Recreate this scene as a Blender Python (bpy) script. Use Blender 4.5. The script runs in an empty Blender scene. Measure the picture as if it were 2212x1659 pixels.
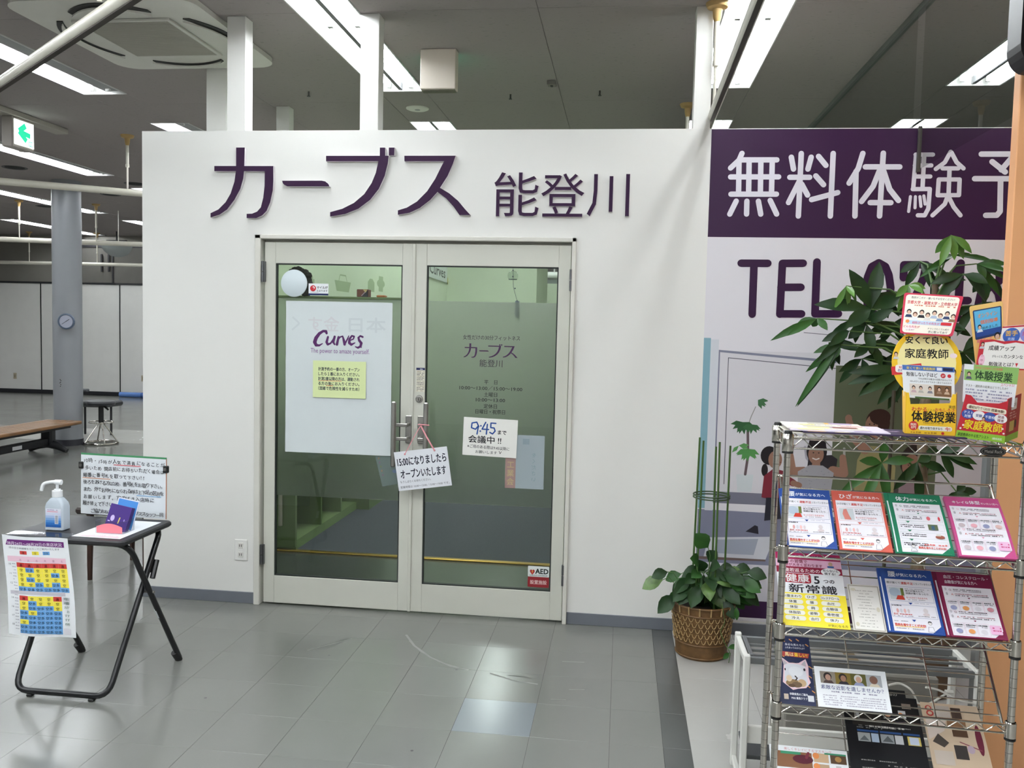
import bpy, math, random
from mathutils import Vector, Matrix
from mathutils.geometry import tessellate_polygon
random.seed(7)
SC = bpy.context.scene
COL = SC.collection
# ---------------------------------------------------------------- camera, world, exposure
F_PX, IMG_W, IMG_H = 1904.32, 2212, 1659
CR = Vector((0.9919, 0.1248, 0.0232)); CD = Vector((0.031, -0.0616, -0.9976)); CF = Vector((-0.1231, 0.9903, -0.0649))
CP = Vector((0.0029, -4.5626, 1.5559))
cam_d = bpy.data.cameras.new('camera'); cam = bpy.data.objects.new('camera', cam_d); COL.objects.link(cam)
cam_d.sensor_width = 36; cam_d.lens = F_PX / IMG_W * 36; cam_d.clip_start = .02; cam_d.clip_end = 80
mw = Matrix.Identity(4)
for i in range(3):
    mw[i][0] = CR[i]; mw[i][1] = -CD[i]; mw[i][2] = -CF[i]; mw[i][3] = CP[i]
cam.matrix_world = mw
SC.camera = cam
w = bpy.data.worlds.new('world'); SC.world = w; w.use_nodes = True
w.node_tree.nodes['Background'].inputs[0].default_value = (.8, .85, .85, 1)
w.node_tree.nodes['Background'].inputs[1].default_value = 0.0
SC.view_settings.view_transform = 'Standard'; SC.view_settings.look = 'None'
SC.view_settings.gamma = 1; SC.view_settings.use_curve_mapping = False
SC.view_settings.exposure = 0.62
SC.cycles.max_bounces = 6; SC.cycles.diffuse_bounces = 3; SC.cycles.glossy_bounces = 3; SC.cycles.transmission_bounces = 6
SC.cycles.use_light_tree = False
TUBE_POWER = 29.0


def at(px, py, ax, val):
    """the world point a photo pixel looks at, on the plane ax = val"""
    d = CR * ((px - IMG_W / 2) / F_PX) + CD * ((py - IMG_H / 2) / F_PX) + CF
    i = 'xyz'.index(ax)
    return CP + d * ((val - CP[i]) / d[i])

# ---------------------------------------------------------------- materials


def lin(h):
    h = h.lstrip('#'); c = [int(h[i:i + 2], 16) / 255 for i in (0, 2, 4)]
    return tuple(x / 12.92 if x <= .04045 else ((x + .055) / 1.055) ** 2.4 for x in c) + (1,)


MT = {}


def mat(name, hexc, rough=.5, metal=0., spec=.5, emit=0., var=0., vs=8., bump=0., bs=200., sheen=0., trans=0.):
    """a procedural Principled material, with optional noise tone variation and noise relief"""
    if name in MT: return MT[name]
    m = bpy.data.materials.new(name); m.use_nodes = True
    nt = m.node_tree; b = nt.nodes['Principled BSDF']
    c = lin(hexc)
    b.inputs['Base Color'].default_value = c
    b.inputs['Roughness'].default_value = rough; b.inputs['Metallic'].default_value = metal
    b.inputs['Specular IOR Level'].default_value = spec
    if trans: b.inputs['Transmission Weight'].default_value = trans
    if emit:
        b.inputs['Emission Color'].default_value = c; b.inputs['Emission Strength'].default_value = emit
    if var or bump:
        tc = nt.nodes.new('ShaderNodeTexCoord')
    if var:
        n = nt.nodes.new('ShaderNodeTexNoise'); n.inputs['Scale'].default_value = vs; n.inputs['Detail'].default_value = 5
        r = nt.nodes.new('ShaderNodeValToRGB'); e = r.color_ramp.elements
        e[0].position = .3; e[1].position = .7
        e[0].color = tuple(x * (1 - var) for x in c[:3]) + (1,); e[1].color = tuple(min(1, x * (1 + var)) for x in c[:3]) + (1,)
        nt.links.new(tc.outputs['Object'], n.inputs['Vector']); nt.links.new(n.outputs['Fac'], r.inputs[0]); nt.links.new(r.outputs[0], b.inputs['Base Color'])
    if bump:
        n2 = nt.nodes.new('ShaderNodeTexNoise'); n2.inputs['Scale'].default_value = bs; n2.inputs['Detail'].default_value = 3
        bp = nt.nodes.new('ShaderNodeBump'); bp.inputs['Strength'].default_value = bump; bp.inputs['Distance'].default_value = .002
        nt.links.new(tc.outputs['Object'], n2.inputs['Vector']); nt.links.new(n2.outputs['Fac'], bp.inputs['Height']); nt.links.new(bp.outputs[0], b.inputs['Normal'])
    MT[name] = m
    return m


def ink(hexc):
    return mat('ink_' + hexc.strip('#'), hexc, .45, 0, .3)


def glassmat(name, tint, ior=1.45, rough=0., extra=0.):
    """thin clear pane: transparent with a Fresnel mirror on top"""
    m = bpy.data.materials.new(name); m.use_nodes = True; nt = m.node_tree; nt.nodes.clear()
    o = nt.nodes.new('ShaderNodeOutputMaterial'); mx = nt.nodes.new('ShaderNodeMixShader')
    lw = nt.nodes.new('ShaderNodeLayerWeight'); lw.inputs[0].default_value = .5
    pw = nt.nodes.new('ShaderNodeMath'); pw.operation = 'POWER'; pw.inputs[1].default_value = 5
    fr = nt.nodes.new('ShaderNodeMath'); fr.operation = 'MULTIPLY_ADD'; f0 = ((ior - 1) / (ior + 1)) ** 2 * 1.8
    fr.inputs[1].default_value = 1 - f0; fr.inputs[2].default_value = f0
    nt.links.new(lw.outputs['Facing'], pw.inputs[0]); nt.links.new(pw.outputs[0], fr.inputs[0])
    t = nt.nodes.new('ShaderNodeBsdfTransparent'); t.inputs[0].default_value = lin(tint)
    g = nt.nodes.new('ShaderNodeBsdfGlossy'); g.inputs['Roughness'].default_value = rough
    nt.links.new(fr.outputs[0], mx.inputs[0]); nt.links.new(t.outputs[0], mx.inputs[1]); nt.links.new(g.outputs[0], mx.inputs[2])
    nt.links.new(mx.outputs[0], o.inputs[0]); MT[name] = m
    return m


def filmmat(name, trans, diff, clear, wt):
    """frosted film: translucent + a little diffuse + a little clear"""
    m = bpy.data.materials.new(name); m.use_nodes = True; nt = m.node_tree; nt.nodes.clear()
    o = nt.nodes.new('ShaderNodeOutputMaterial')
    a = nt.nodes.new('ShaderNodeBsdfTranslucent'); a.inputs[0].default_value = lin(trans)
    d = nt.nodes.new('ShaderNodeBsdfDiffuse'); d.inputs[0].default_value = lin(diff)
    t = nt.nodes.new('ShaderNodeBsdfTransparent'); t.inputs[0].default_value = lin(clear)
    m1 = nt.nodes.new('ShaderNodeMixShader'); m1.inputs[0].default_value = wt[0]
    m2 = nt.nodes.new('ShaderNodeMixShader'); m2.inputs[0].default_value = wt[1]
    nt.links.new(a.outputs[0], m1.inputs[1]); nt.links.new(d.outputs[0], m1.inputs[2])
    nt.links.new(m1.outputs[0], m2.inputs[1]); nt.links.new(t.outputs[0], m2.inputs[2])
    nt.links.new(m2.outputs[0], o.inputs[0]); MT[name] = m
    return m


# ---------------------------------------------------------------- mesh builder
WL = {}


class MB:
    def __init__(s):
        s.v = []; s.f = []; s.m = []; s.s = []; s.T = None

    def add(s, vs, fs, mi=0, smooth=False):
        b = len(s.v)
        for p in vs:
            p = Vector(p)
            s.v.append(s.T @ p if s.T is not None else p)
        for f in fs:
            s.f.append([i + b for i in f]); s.m.append(mi); s.s.append(smooth)
        return s

    def box(s, x0, x1, y0, y1, z0, z1, mi=0, bev=0.):
        if bev:
            return s.rbox(x0, x1, y0, y1, z0, z1, bev, mi)
        vs = [(x, y, z) for z in (z0, z1) for y in (y0, y1) for x in (x0, x1)]
        return s.add(vs, [(0, 2, 3, 1), (4, 5, 7, 6), (0, 1, 5, 4), (2, 6, 7, 3), (0, 4, 6, 2), (1, 3, 7, 5)], mi)

    def rbox(s, x0, x1, y0, y1, z0, z1, b, mi=0):
        """box with chamfered edges"""
        X = (x0, x1); Y = (y0, y1); Z = (z0, z1); vs = []; idx = {}
        for i in (0, 1):
            for j in (0, 1):
                for k in (0, 1):
                    sx, sy, sz = 1 - 2 * i, 1 - 2 * j, 1 - 2 * k
                    for a in range(3):
                        q = [X[i] + sx * b, Y[j] + sy * b, Z[k] + sz * b]
                        q[a] = (X[i], Y[j], Z[k])[a]
                        idx[i, j, k, a] = len(vs); vs.append(q)
        I = lambda i, j, k, a: idx[i, j, k, a]
        fs = []
        for i in (0, 1):
            fs.append([I(i, 0, 0, 0), I(i, 1, 0, 0), I(i, 1, 1, 0), I(i, 0, 1, 0)][::1 if i else -1])
            fs.append([I(0, i, 0, 1), I(1, i, 0, 1), I(1, i, 1, 1), I(0, i, 1, 1)][::-1 if i else 1])
            fs.append([I(0, 0, i, 2), I(1, 0, i, 2), I(1, 1, i, 2), I(0, 1, i, 2)][::1 if i else -1])
        for i in (0, 1):
            for j in (0, 1):
                fs.append([I(i, j, 0, 0), I(i, j, 1, 0), I(i, j, 1, 1), I(i, j, 0, 1)])
                fs.append([I(i, 0, j, 0), I(i, 1, j, 0), I(i, 1, j, 2), I(i, 0, j, 2)])
                fs.append([I(0, i, j, 1), I(1, i, j, 1), I(1, i, j, 2), I(0, i, j, 2)])
                for k in (0, 1):
                    fs.append([I(i, j, k, 0), I(i, j, k, 1), I(i, j, k, 2)])
        return s.add(vs, fs, mi)

    def tube(s, pts, r, n=8, mi=0, closed=False, caps=True, smooth=True):
        P = [Vector(p) for p in pts]; N = len(P); rs = r if isinstance(r, (list, tuple)) else [r] * N
        vs = []; up = None
        for i in range(N):
            if closed: d = (P[(i + 1) % N] - P[i - 1])
            elif i == 0: d = P[1] - P[0]
            elif i == N - 1: d = P[-1] - P[-2]
            else: d = (P[i + 1] - P[i]).normalized() + (P[i] - P[i - 1]).normalized()
            if d.length < 1e-9: d = Vector((0, 0, 1))
            d.normalize()
            if up is None: up = Vector((0, 0, 1)) if abs(d.z) < .9 else Vector((1, 0, 0))
            a = d.cross(up)
            if a.length < 1e-6: a = d.orthogonal()
            a.normalize(); b = a.cross(d); up = b
            for k in range(n):
                t = 2 * math.pi * k / n
                vs.append(P[i] + a * (math.cos(t) * rs[i]) + b * (math.sin(t) * rs[i]))
        fs = []
        for i in range(N if closed else N - 1):
            j = (i + 1) % N
            for k in range(n):
                l = (k + 1) % n
                fs.append((i * n + k, i * n + l, j * n + l, j * n + k))
        if caps and not closed:
            s.add(vs, fs, mi, smooth)
            b = len(s.v) - len(vs)
            s.f.append([b + k for k in range(n)][::-1]); s.m.append(mi); s.s.append(False)
            s.f.append([b + (N - 1) * n + k for k in range(n)]); s.m.append(mi); s.s.append(False)
            return s
        return s.add(vs, fs, mi, smooth)

    def lathe(s, prof, c=(0, 0, 0), n=24, mi=0, smooth=True, sx=1., sy=1.):
        vs = []; fs = []; m = len(prof)
        for k in range(n):
            t = 2 * math.pi * k / n
            for r, z in prof: vs.append((c[0] + r * math.cos(t) * sx, c[1] + r * math.sin(t) * sy, c[2] + z))
        for k in range(n):
            l = (k + 1) % n
            for i in range(m - 1): fs.append((k * m + i, l * m + i, l * m + i + 1, k * m + i + 1))
        return s.add(vs, fs, mi, smooth)

    def prism(s, poly, d0, d1, fn, mi=0, mside=None):
        """extruded 2-D polygon (concave allowed); fn(a, b, d) -> 3-D point"""
        n = len(poly)
        tri = tessellate_polygon([[Vector((a, b, 0)) for a, b in poly]])
        vs = [fn(a, b, d0) for a, b in poly] + [fn(a, b, d1) for a, b in poly]
        s.add(vs, [tuple(t) for t in tri] + [tuple(i + n for i in t) for t in tri], mi)
        b = len(s.v) - 2 * n
        for i in range(n):
            j = (i + 1) % n
            s.f.append([b + i, b + j, b + n + j, b + n + i]); s.m.append(mi if mside is None else mside); s.s.append(False)
        return s

    def sphere(s, c, r, n=12, mi=0, sz=1.):
        prof = [(max(1e-5, r * math.sin(math.pi * i / (n // 2))), -r * sz * math.cos(math.pi * i / (n // 2))) for i in range(n // 2 + 1)]
        return s.lathe(prof, c, n, mi)

    def build(s, name, mats, parent=None, label=None, cat=None, group=None, kind=None, base=True):
        if not isinstance(mats, (list, tuple)): mats = [mats]
        lo = [min(p[i] for p in s.v) for i in range(3)]; hi = [max(p[i] for p in s.v) for i in range(3)]
        o0 = Vector(((lo[0] + hi[0]) / 2, (lo[1] + hi[1]) / 2, lo[2] if base else (lo[2] + hi[2]) / 2))
        me = bpy.data.meshes.new(name)
        me.from_pydata([tuple(p - o0) for p in s.v], [], s.f)
        for m in mats: me.materials.append(m)
        me.polygons.foreach_set('material_index', s.m)
        me.polygons.foreach_set('use_smooth', s.s)
        me.update()
        if any(s.s):
            try: me.set_sharp_from_angle(angle=math.radians(40))
            except Exception: pass
        return put(name, me, o0, parent, label, cat, group, kind)


def tag(o, label=None, cat=None, group=None, kind=None):
    if label: o['label'] = label
    if cat: o['category'] = cat
    if group: o['group'] = group
    if kind: o['kind'] = kind
    return o


def put(name, data, loc, parent=None, label=None, cat=None, group=None, kind=None):
    o = bpy.data.objects.new(name, data); COL.objects.link(o)
    WL[o.name] = Vector(loc)
    if parent is not None:
        o.parent = parent; o.location = Vector(loc) - WL[parent.name]
    else: o.location = loc
    return tag(o, label, cat, group, kind)


def thing(name, loc, label, cat, group=None, kind=None):
    return put(name, None, loc, None, label, cat, group, kind)


def copy_tree(o, loc, label=None, parent=None):
    c = o.copy(); COL.objects.link(c); WL[c.name] = Vector(loc)
    c.location = Vector(loc) if parent is None else o.location
    if parent is not None: c.parent = parent; WL[c.name] = WL[parent.name] + o.location
    if label: c['label'] = label
    for ch in o.children:
        copy_tree(ch, (0, 0, 0), None, c)
    return c


# ---------------------------------------------------------------- flat print: shapes and lettering laid on a surface
GC = {}


def glyphs(t, wgt=0.):
    k = t
    if k not in GC:
        c = bpy.data.curves.new('tmp', 'FONT'); c.body = t; c.size = 1; c.resolution_u = 2
        o = bpy.data.objects.new('tmp', c); me = o.to_mesh()
        vs = [(v.co.x, v.co.y) for v in me.vertices]; fs = [tuple(p.vertices) for p in me.polygons]
        o.to_mesh_clear(); bpy.data.objects.remove(o); bpy.data.curves.remove(c)
        GC[k] = (vs, fs)
    return GC[k]


class Art(MB):
    """2-D drawing (a right, b up) mapped to 3-D by fn(a, b, lift)"""
    def __init__(s, fn, step=.00015):
        MB.__init__(s); s.fn = fn; s.mats = []; s.mid = {}; s.lay = 0; s.step = step; s.k = 0

    def mi(s, h):
        if h not in s.mid:
            s.mid[h] = len(s.mats); s.mats.append(h if not isinstance(h, str) else ink(h))
        return s.mid[h]

    def raw(s, vs, fs, h):
        s.k += 1; lf = s.lay * s.step + s.k * 7e-6   # every piece a hair above the last, so no two faces coincide
        s.add([s.fn(a, b, lf) for a, b in vs], fs, s.mi(h)); return s

    def L(s, n): s.lay = n; return s

    def rect(s, a0, b0, a1, b1, h, nx=1, ny=1):
        vs = [(a0 + (a1 - a0) * i / nx, b0 + (b1 - b0) * j / ny) for j in range(ny + 1) for i in range(nx + 1)]
        fs = [(j * (nx + 1) + i, j * (nx + 1) + i + 1, (j + 1) * (nx + 1) + i + 1, (j + 1) * (nx + 1) + i) for j in range(ny) for i in range(nx)]
        return s.raw(vs, fs, h)

    def poly(s, pts, h):
        tri = tessellate_polygon([[Vector((a, b, 0)) for a, b in pts]])
        return s.raw(pts, [tuple(t) for t in tri], h)

    def ell(s, a, b, ra, rb, h, n=20):
        return s.raw([(a + ra * math.cos(2 * math.pi * k / n), b + rb * math.sin(2 * math.pi * k / n)) for k in range(n)], [tuple(range(n))], h)

    def rrect(s, a0, b0, a1, b1, r, h, n=4):
        pts = []
        for (ca, cb, t0) in ((a1 - r, b1 - r, 0), (a0 + r, b1 - r, 90), (a0 + r, b0 + r, 180), (a1 - r, b0 + r, 270)):
            for k in range(n + 1):
                t = math.radians(t0 + 90 * k / n); pts.append((ca + r * math.cos(t), cb + r * math.sin(t)))
        return s.raw(pts, [tuple(range(len(pts)))], h)

    def frame(s, a0, b0, a1, b1, t, h):
        s.rect(a0, b0, a1, b0 + t, h); s.rect(a0, b1 - t, a1, b1, h); s.rect(a0, b0, a0 + t, b1, h); return s.rect(a1 - t, b0, a1, b1, h)

    def stroke(s, pts, wd, h, cap=True):
        """polyline of width wd (number or per-point list) with round caps and joints"""
        W = wd if isinstance(wd, (list, tuple)) else [wd] * len(pts)
        for i in range(len(pts) - 1):
            (a, b), (c, d) = pts[i], pts[i + 1]; l = math.hypot(c - a, d - b)
            if l < 1e-9: continue
            na, nb = -(d - b) / l, (c - a) / l
            p, q = W[i] / 2, W[i + 1] / 2
            s.raw([(a - na * p, b - nb * p), (c - na * q, d - nb * q), (c + na * q, d + nb * q), (a + na * p, b + nb * p)], [(0, 1, 2, 3)], h)
        if cap:
            for (a, b), q in zip(pts, W): s.ell(a, b, q / 2, q / 2, h, 12)
        return s

    def text(s, t, a, b, size, h, al='l', wgt=0., wid=None, shear=0., rot=0., jit=0., mirror=False, ang=0.):
        """lettering: (a, b) is the baseline start / middle / end; wid squeezes or stretches to a width"""
        if jit:
            x = 0.; tot = sum(.55 if ord(ch) < 256 else 1. for ch in t); sc = (wid / tot) if wid else size
            rnd = random.Random(len(t) * 31 + int(abs(a) * 1e4))
            st = a - (tot * sc / 2 if al == 'c' else 0)
            for ch in t:
                if ch != ' ':
                    s.text(ch, st + x * sc, b + rnd.uniform(-jit, jit) * size, size * rnd.uniform(.85, 1.05), h, 'l', wgt, None, rnd.uniform(-.12, .12), rnd.uniform(-.09, .09))
                x += .55 if ord(ch) < 256 else 1.
            return s
        vs, fs = glyphs(t, wgt)
        if not vs: return s
        x0 = min(v[0] for v in vs); x1 = max(v[0] for v in vs)
        sx = size if wid is None else wid / max(1e-6, x1 - x0)
        off = {'l': 0 if wid is None else x0, 'c': (x0 + x1) / 2, 'r': x1}[al]
        ca, sa = math.cos(rot), math.sin(rot)
        out = []
        for x, y in vs:
            u_ = (x - off) * sx + shear * y * size; v_ = y * size
            if mirror: u_ = -u_
            out.append((a + u_ * ca - v_ * sa, b + u_ * sa + v_ * ca))
        if wgt > .004:      # heavier face: the same lettering laid again with small shifts
            e = min(wgt, .04) * .62 * size
            for da, db in ((-e, 0), (e, 0)) if wgt < .015 else ((-e, -e), (e, -e), (-e, e), (e, e)):
                s.raw([(p + da, q + db) for p, q in out], fs, h)
        return s.raw(out, fs, h)

    def ticks(s, a0, a1, b, hh, h, seed=0):
        """a line of print too small to read: a row of short dashes"""
        r = random.Random(seed); a = a0
        while a < a1:
            w_ = hh * r.uniform(.5, 1.6)
            if r.random() < .86: s.rect(a, b, min(a1, a + w_), b + hh * r.uniform(.7, 1), h)
            a += w_ + hh * r.uniform(.15, .5)
        return s

    def done(s, name, parent=None, **k):
        return s.build(name, s.mats, parent, **k)


def plane_y(x0, z0, y, sgn=-1):
    """drawing on a wall-parallel plane facing the camera"""
    return lambda a, b, l: (x0 + a, y + sgn * l, z0 + b)


def plane_m(origin, ua, ub):
    """drawing on any plane: origin, unit right, unit up"""
    o = Vector(origin); A = Vector(ua).normalized(); B = Vector(ub).normalized(); N = A.cross(B)
    return lambda a, b, l: o + A * a + B * b + N * l


def arc(p, q, r_, n=5):
    return [p + (q - p) * (i / n) for i in range(n + 1)]


def bend(pts, r, n=5):
    """round the inner corners of a polyline"""
    P = [Vector(p) for p in pts]; out = [P[0]]
    for i in range(1, len(P) - 1):
        a = (P[i - 1] - P[i]); b = (P[i + 1] - P[i]); d = min(r, a.length * .49, b.length * .49)
        p = P[i] + a.normalized() * d; q = P[i] + b.normalized() * d
        for k in range(n + 1):
            t = k / n; out.append(p * (1 - t) ** 2 + P[i] * (2 * t * (1 - t)) + q * t * t)
    out.append(P[-1]); return out
# ================================================================ materials of the setting
WHITE = mat('wall_paint', '#e6e5e0', .55, 0, .3, var=.012, vs=3, bump=.05, bs=420)
WHITE2 = mat('post_paint', '#e9e8e3', .5, 0, .3, var=.01, vs=5)
BASEB = mat('baseboard_vinyl', '#6d7178', .45, 0, .4, var=.05, vs=6)
CREAM = mat('door_enamel', '#c9c9be', .38, 0, .45, var=.02, vs=4)
TRIMM = mat('door_frame_enamel', '#d3d1c8', .4, 0, .4, var=.02, vs=4)
BLACKM = mat('black_rubber', '#151514', .6)
DARKGAP = mat('dark_joint', '#2c2c2b', .9, 0, .1)
STEEL = mat('brushed_steel', '#9a9894', .32, 1, .5, var=.06, vs=30)
HINGE = mat('hinge_steel', '#6b6c6e', .4, .9)
CHROME = mat('chrome', '#c6c2ba', .16, 1, .5, var=.05, vs=12)
GREENW = mat('green_wall_paper', '#dbe7cd', .6, 0, .3, var=.02, vs=3, bump=.08, bs=180)
GREENC = mat('green_cabinet', '#6f8058', .5, 0, .3, var=.03, vs=4)
HALLW = mat('hall_panel', '#ecebe6', .45, 0, .35, var=.02, vs=4)
SOFFIT = mat('hall_soffit', '#8d8a83', .7, 0, .2, var=.04, vs=3)
PAPER = mat('white_paper', '#eceef0', .55, 0, .3, var=.01, vs=12)
PIPEM = mat('ivory_rail', '#d8d4c6', .3, 0, .5, var=.03, vs=8)
SLOTM = mat('rail_slot', '#3a332c', .7)
ROSE = mat('aged_ceiling_rose', '#b99a63', .5, 0, .4, var=.12, vs=20)
GREYP = mat('grey_column_paint', '#8b8e92', .35, 0, .5, var=.02, vs=4)
GLASS = glassmat('door_glass', '#dfe8df')
GLASSB = glassmat('smoke_barrier_glass', '#dfe3e0', 1.5)
ACRYL = glassmat('clear_acrylic', '#f2f4f4', 1.4, .05)


def tilemat(name, hexc, rough, var, glossvar=.1):
    m = mat(name, hexc, rough, 0, .5); nt = m.node_tree; b = nt.nodes['Principled BSDF']
    oi = nt.nodes.new('ShaderNodeObjectInfo'); tc = nt.nodes.new('ShaderNodeTexCoord')
    ge = nt.nodes.new('ShaderNodeNewGeometry')
    n = nt.nodes.new('ShaderNodeTexNoise'); n.inputs['Scale'].default_value = 2.2; n.inputs['Detail'].default_value = 8; n.inputs['Roughness'].default_value = .62
    nt.links.new(ge.outputs['Position'], n.inputs['Vector'])
    hs = nt.nodes.new('ShaderNodeHueSaturation'); hs.inputs['Color'].default_value = lin(hexc)
    ma = nt.nodes.new('ShaderNodeMath'); ma.operation = 'MULTIPLY_ADD'; ma.inputs[1].default_value = var; ma.inputs[2].default_value = 1 - var / 2
    nt.links.new(oi.outputs['Random'], ma.inputs[0])
    mb = nt.nodes.new('ShaderNodeMath'); mb.operation = 'MULTIPLY_ADD'; mb.inputs[1].default_value = .12; mb.inputs[2].default_value = -.06
    nt.links.new(n.outputs['Fac'], mb.inputs[0])
    ad = nt.nodes.new('ShaderNodeMath'); ad.operation = 'ADD'; nt.links.new(ma.outputs[0], ad.inputs[0]); nt.links.new(mb.outputs[0], ad.inputs[1])
    nt.links.new(ad.outputs[0], hs.inputs['Value']); nt.links.new(hs.outputs[0], b.inputs['Base Color'])
    mr = nt.nodes.new('ShaderNodeMath'); mr.operation = 'MULTIPLY_ADD'; mr.inputs[1].default_value = glossvar; mr.inputs[2].default_value = rough - glossvar / 2
    nt.links.new(n.outputs['Fac'], mr.inputs[0]); nt.links.new(mr.outputs[0], b.inputs['Roughness'])
    n3 = nt.nodes.new('ShaderNodeTexNoise'); n3.inputs['Scale'].default_value = 26; n3.inputs['Detail'].default_value = 2
    nt.links.new(ge.outputs['Position'], n3.inputs['Vector'])
    bp = nt.nodes.new('ShaderNodeBump'); bp.inputs['Strength'].default_value = .05; bp.inputs['Distance'].default_value = .003
    nt.links.new(n3.outputs['Fac'], bp.inputs['Height']); nt.links.new(bp.outputs[0], b.inputs['Normal'])
    return m


TILE = tilemat('vinyl_floor_tile', '#757671', .2, .04)
TILEB = tilemat('bluish_floor_tile', '#7c8287', .18, .01)
TILED = tilemat('dark_border_tile', '#535553', .24, .04)
TILEW = tilemat('pale_floor_tile', '#aeada8', .26, .03)
CARPET = mat('grey_carpet', '#595c63', .95, 0, .1, var=.35, vs=420, bump=.6, bs=500)
GOLD = mat('brass_strip', '#c9a24a', .3, .9)

# ceiling board: pale grey with fissures
CEIL = mat('fissured_ceiling_board', '#c9c7c1', .9, 0, .1)
nt = CEIL.node_tree; b_ = nt.nodes['Principled BSDF']
ge_ = nt.nodes.new('ShaderNodeNewGeometry'); mp_ = nt.nodes.new('ShaderNodeMapping'); mp_.inputs['Scale'].default_value = (28, 75, 1)
n_ = nt.nodes.new('ShaderNodeTexNoise'); n_.inputs['Scale'].default_value = 1; n_.inputs['Detail'].default_value = 3
r_ = nt.nodes.new('ShaderNodeValToRGB'); r_.color_ramp.elements[0].position = .30; r_.color_ramp.elements[1].position = .36
r_.color_ramp.elements[0].color = lin('#8a8883'); r_.color_ramp.elements[1].color = lin('#9c9593')
nt.links.new(ge_.outputs['Position'], mp_.inputs[0]); nt.links.new(mp_.outputs[0], n_.inputs['Vector']); nt.links.new(n_.outputs['Fac'], r_.inputs[0]); nt.links.new(r_.outputs[0], b_.inputs['Base Color'])

# ================================================================ floor: base slab with vinyl tiles
floor = MB().box(-14, 5, -9, 12, -.06, -.004).build('floor', DARKGAP, kind='structure')
TS = .303; G = .0004


def tilemesh(w_, d_, m):
    b = MB(); b.rbox(-w_ / 2 + G, w_ / 2 - G, -d_ / 2 + G, d_ / 2 - G, -.004, 0, .0005)
    me = bpy.data.meshes.new('tile'); me.from_pydata([tuple(p) for p in b.v], [], b.f); me.materials.append(m); return me


tm = tilemesh(TS, TS, TILE); tmb = tilemesh(TS, TS, TILEB); tmc = tilemesh(.2, TS, TILE)
tmd = tilemesh(.103, TS, TILED); tmw = tilemesh(TS, TS, TILEW)
Y0 = -1.0123   # a cross joint of the grid
slots = []
for j in range(-7, 5):
    yc = Y0 + (j + .5) * TS
    if yc > .18: continue
    for i in range(-9, 0):
        slots.append((i, j, (i + .5) * TS, yc))
for j in range(4, 14):
    yc = Y0 + (j + .5) * TS
    for i in range(-17, -9):
        slots.append((i, j, (i + .5) * TS, yc))
for j in range(-2, 4):
    for i in range(-16, -9):
        slots.append((i, j, (i + .5) * TS, Y0 + (j + .5) * TS))
done_ = set()
for (i, j, xc, yc) in slots:
    done_.add((i, j))
    put('tile', tmb if (i, j) == (-2, -1) else tm, (xc, yc, 0), floor)
for j in range(-7, 4):
    yc = Y0 + (j + .5) * TS
    if yc > .18: continue
    put('tile', tmc, (.1, yc, 0), floor)
    put('border_tile', tmd, (.2515, yc, 0), floor)
    for i in range(0, 4):
        put('tile', tmw, (.303 + (i + .5) * TS, yc + .09, 0), floor)
rest = MB()
for j in range(-27, 43):
    yc = Y0 + (j + .5) * TS
    for i in range(-46, 0):
        if (i, j) in done_ or (yc > .02 and i >= -9) or yc > 11.8: continue
        xc = (i + .5) * TS
        rest.add([(xc - .151, yc - .151, 0), (xc + .151, yc - .151, 0), (xc + .151, yc + .151, 0), (xc - .151, yc + .151, 0)], [(0, 1, 2, 3)], 1 if 5.75 < yc < 6.9 else 0)
rest.build('tile_field', [TILE, TILEW], floor, kind='stuff')
MB().box(.304, 5, -9, -3.1, -.004, 0).box(1.516, 5, -3.1, 0, -.004, 0).box(0, .304, -9, -3.2, -.004, 0).build('tile_sheet', TILEW, floor)
# floor inside the glass doors
MB().box(-2.6, .4, .02, 1.1, -.004, 0).build('entry_sheet', mat('entry_vinyl', '#4c504e', .22, 0, .5, var=.03), floor)
MB().box(-2.6, .4, 1.1, 9.2, -.004, .006).build('carpet', CARPET, floor)
MB().box(-2.3, .4, 1.085, 1.125, 0, .012, bev=.003).build('trim_2', GOLD, kind='structure')

# ================================================================ ceiling with boards, open strips for the lamps
CZ = 3.165
ROWS = [2.17, .62, -1.57, -3.76, -5.95, -8.14, -10.33]
ROWX = [-.475, -2.665, -4.855]      # lamp rows added unseen behind the camera for more frontal light on the wall
LEN = 2.52; PER = 3.43; YE = 1.5
ceiling = MB().box(-14, 5, -9, 12, CZ + .11, CZ + .2).build('ceiling', DARKGAP, kind='structure', base=False)
cols = [(2.335, 3.6), (3.6, 5), (.785, 1.395), (1.395, 2.005)]
for a, b in zip(ROWS[1:], ROWS[2:]):
    m_ = (a + b) / 2; cols += [(b + .165, m_), (m_, a - .165)]
cols += [(-12.2, -10.495), (-14, -12.2)]
pcache = {}


def cpanel(x0, x1, y0, y1):
    k = (round(x1 - x0, 3), round(y1 - y0, 3))
    if k not in pcache:
        b = MB().rbox(-k[0] / 2 + .001, k[0] / 2 - .001, -k[1] / 2 + .001, k[1] / 2 - .001, 0, .012, .0015)
        me = bpy.data.meshes.new('ceiling_panel'); me.from_pydata([tuple(p) for p in b.v], [], b.f); me.materials.append(CEIL); pcache[k] = me
    put('ceiling_panel', pcache[k], ((x0 + x1) / 2, (y0 + y1) / 2, CZ), ceiling)


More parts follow.
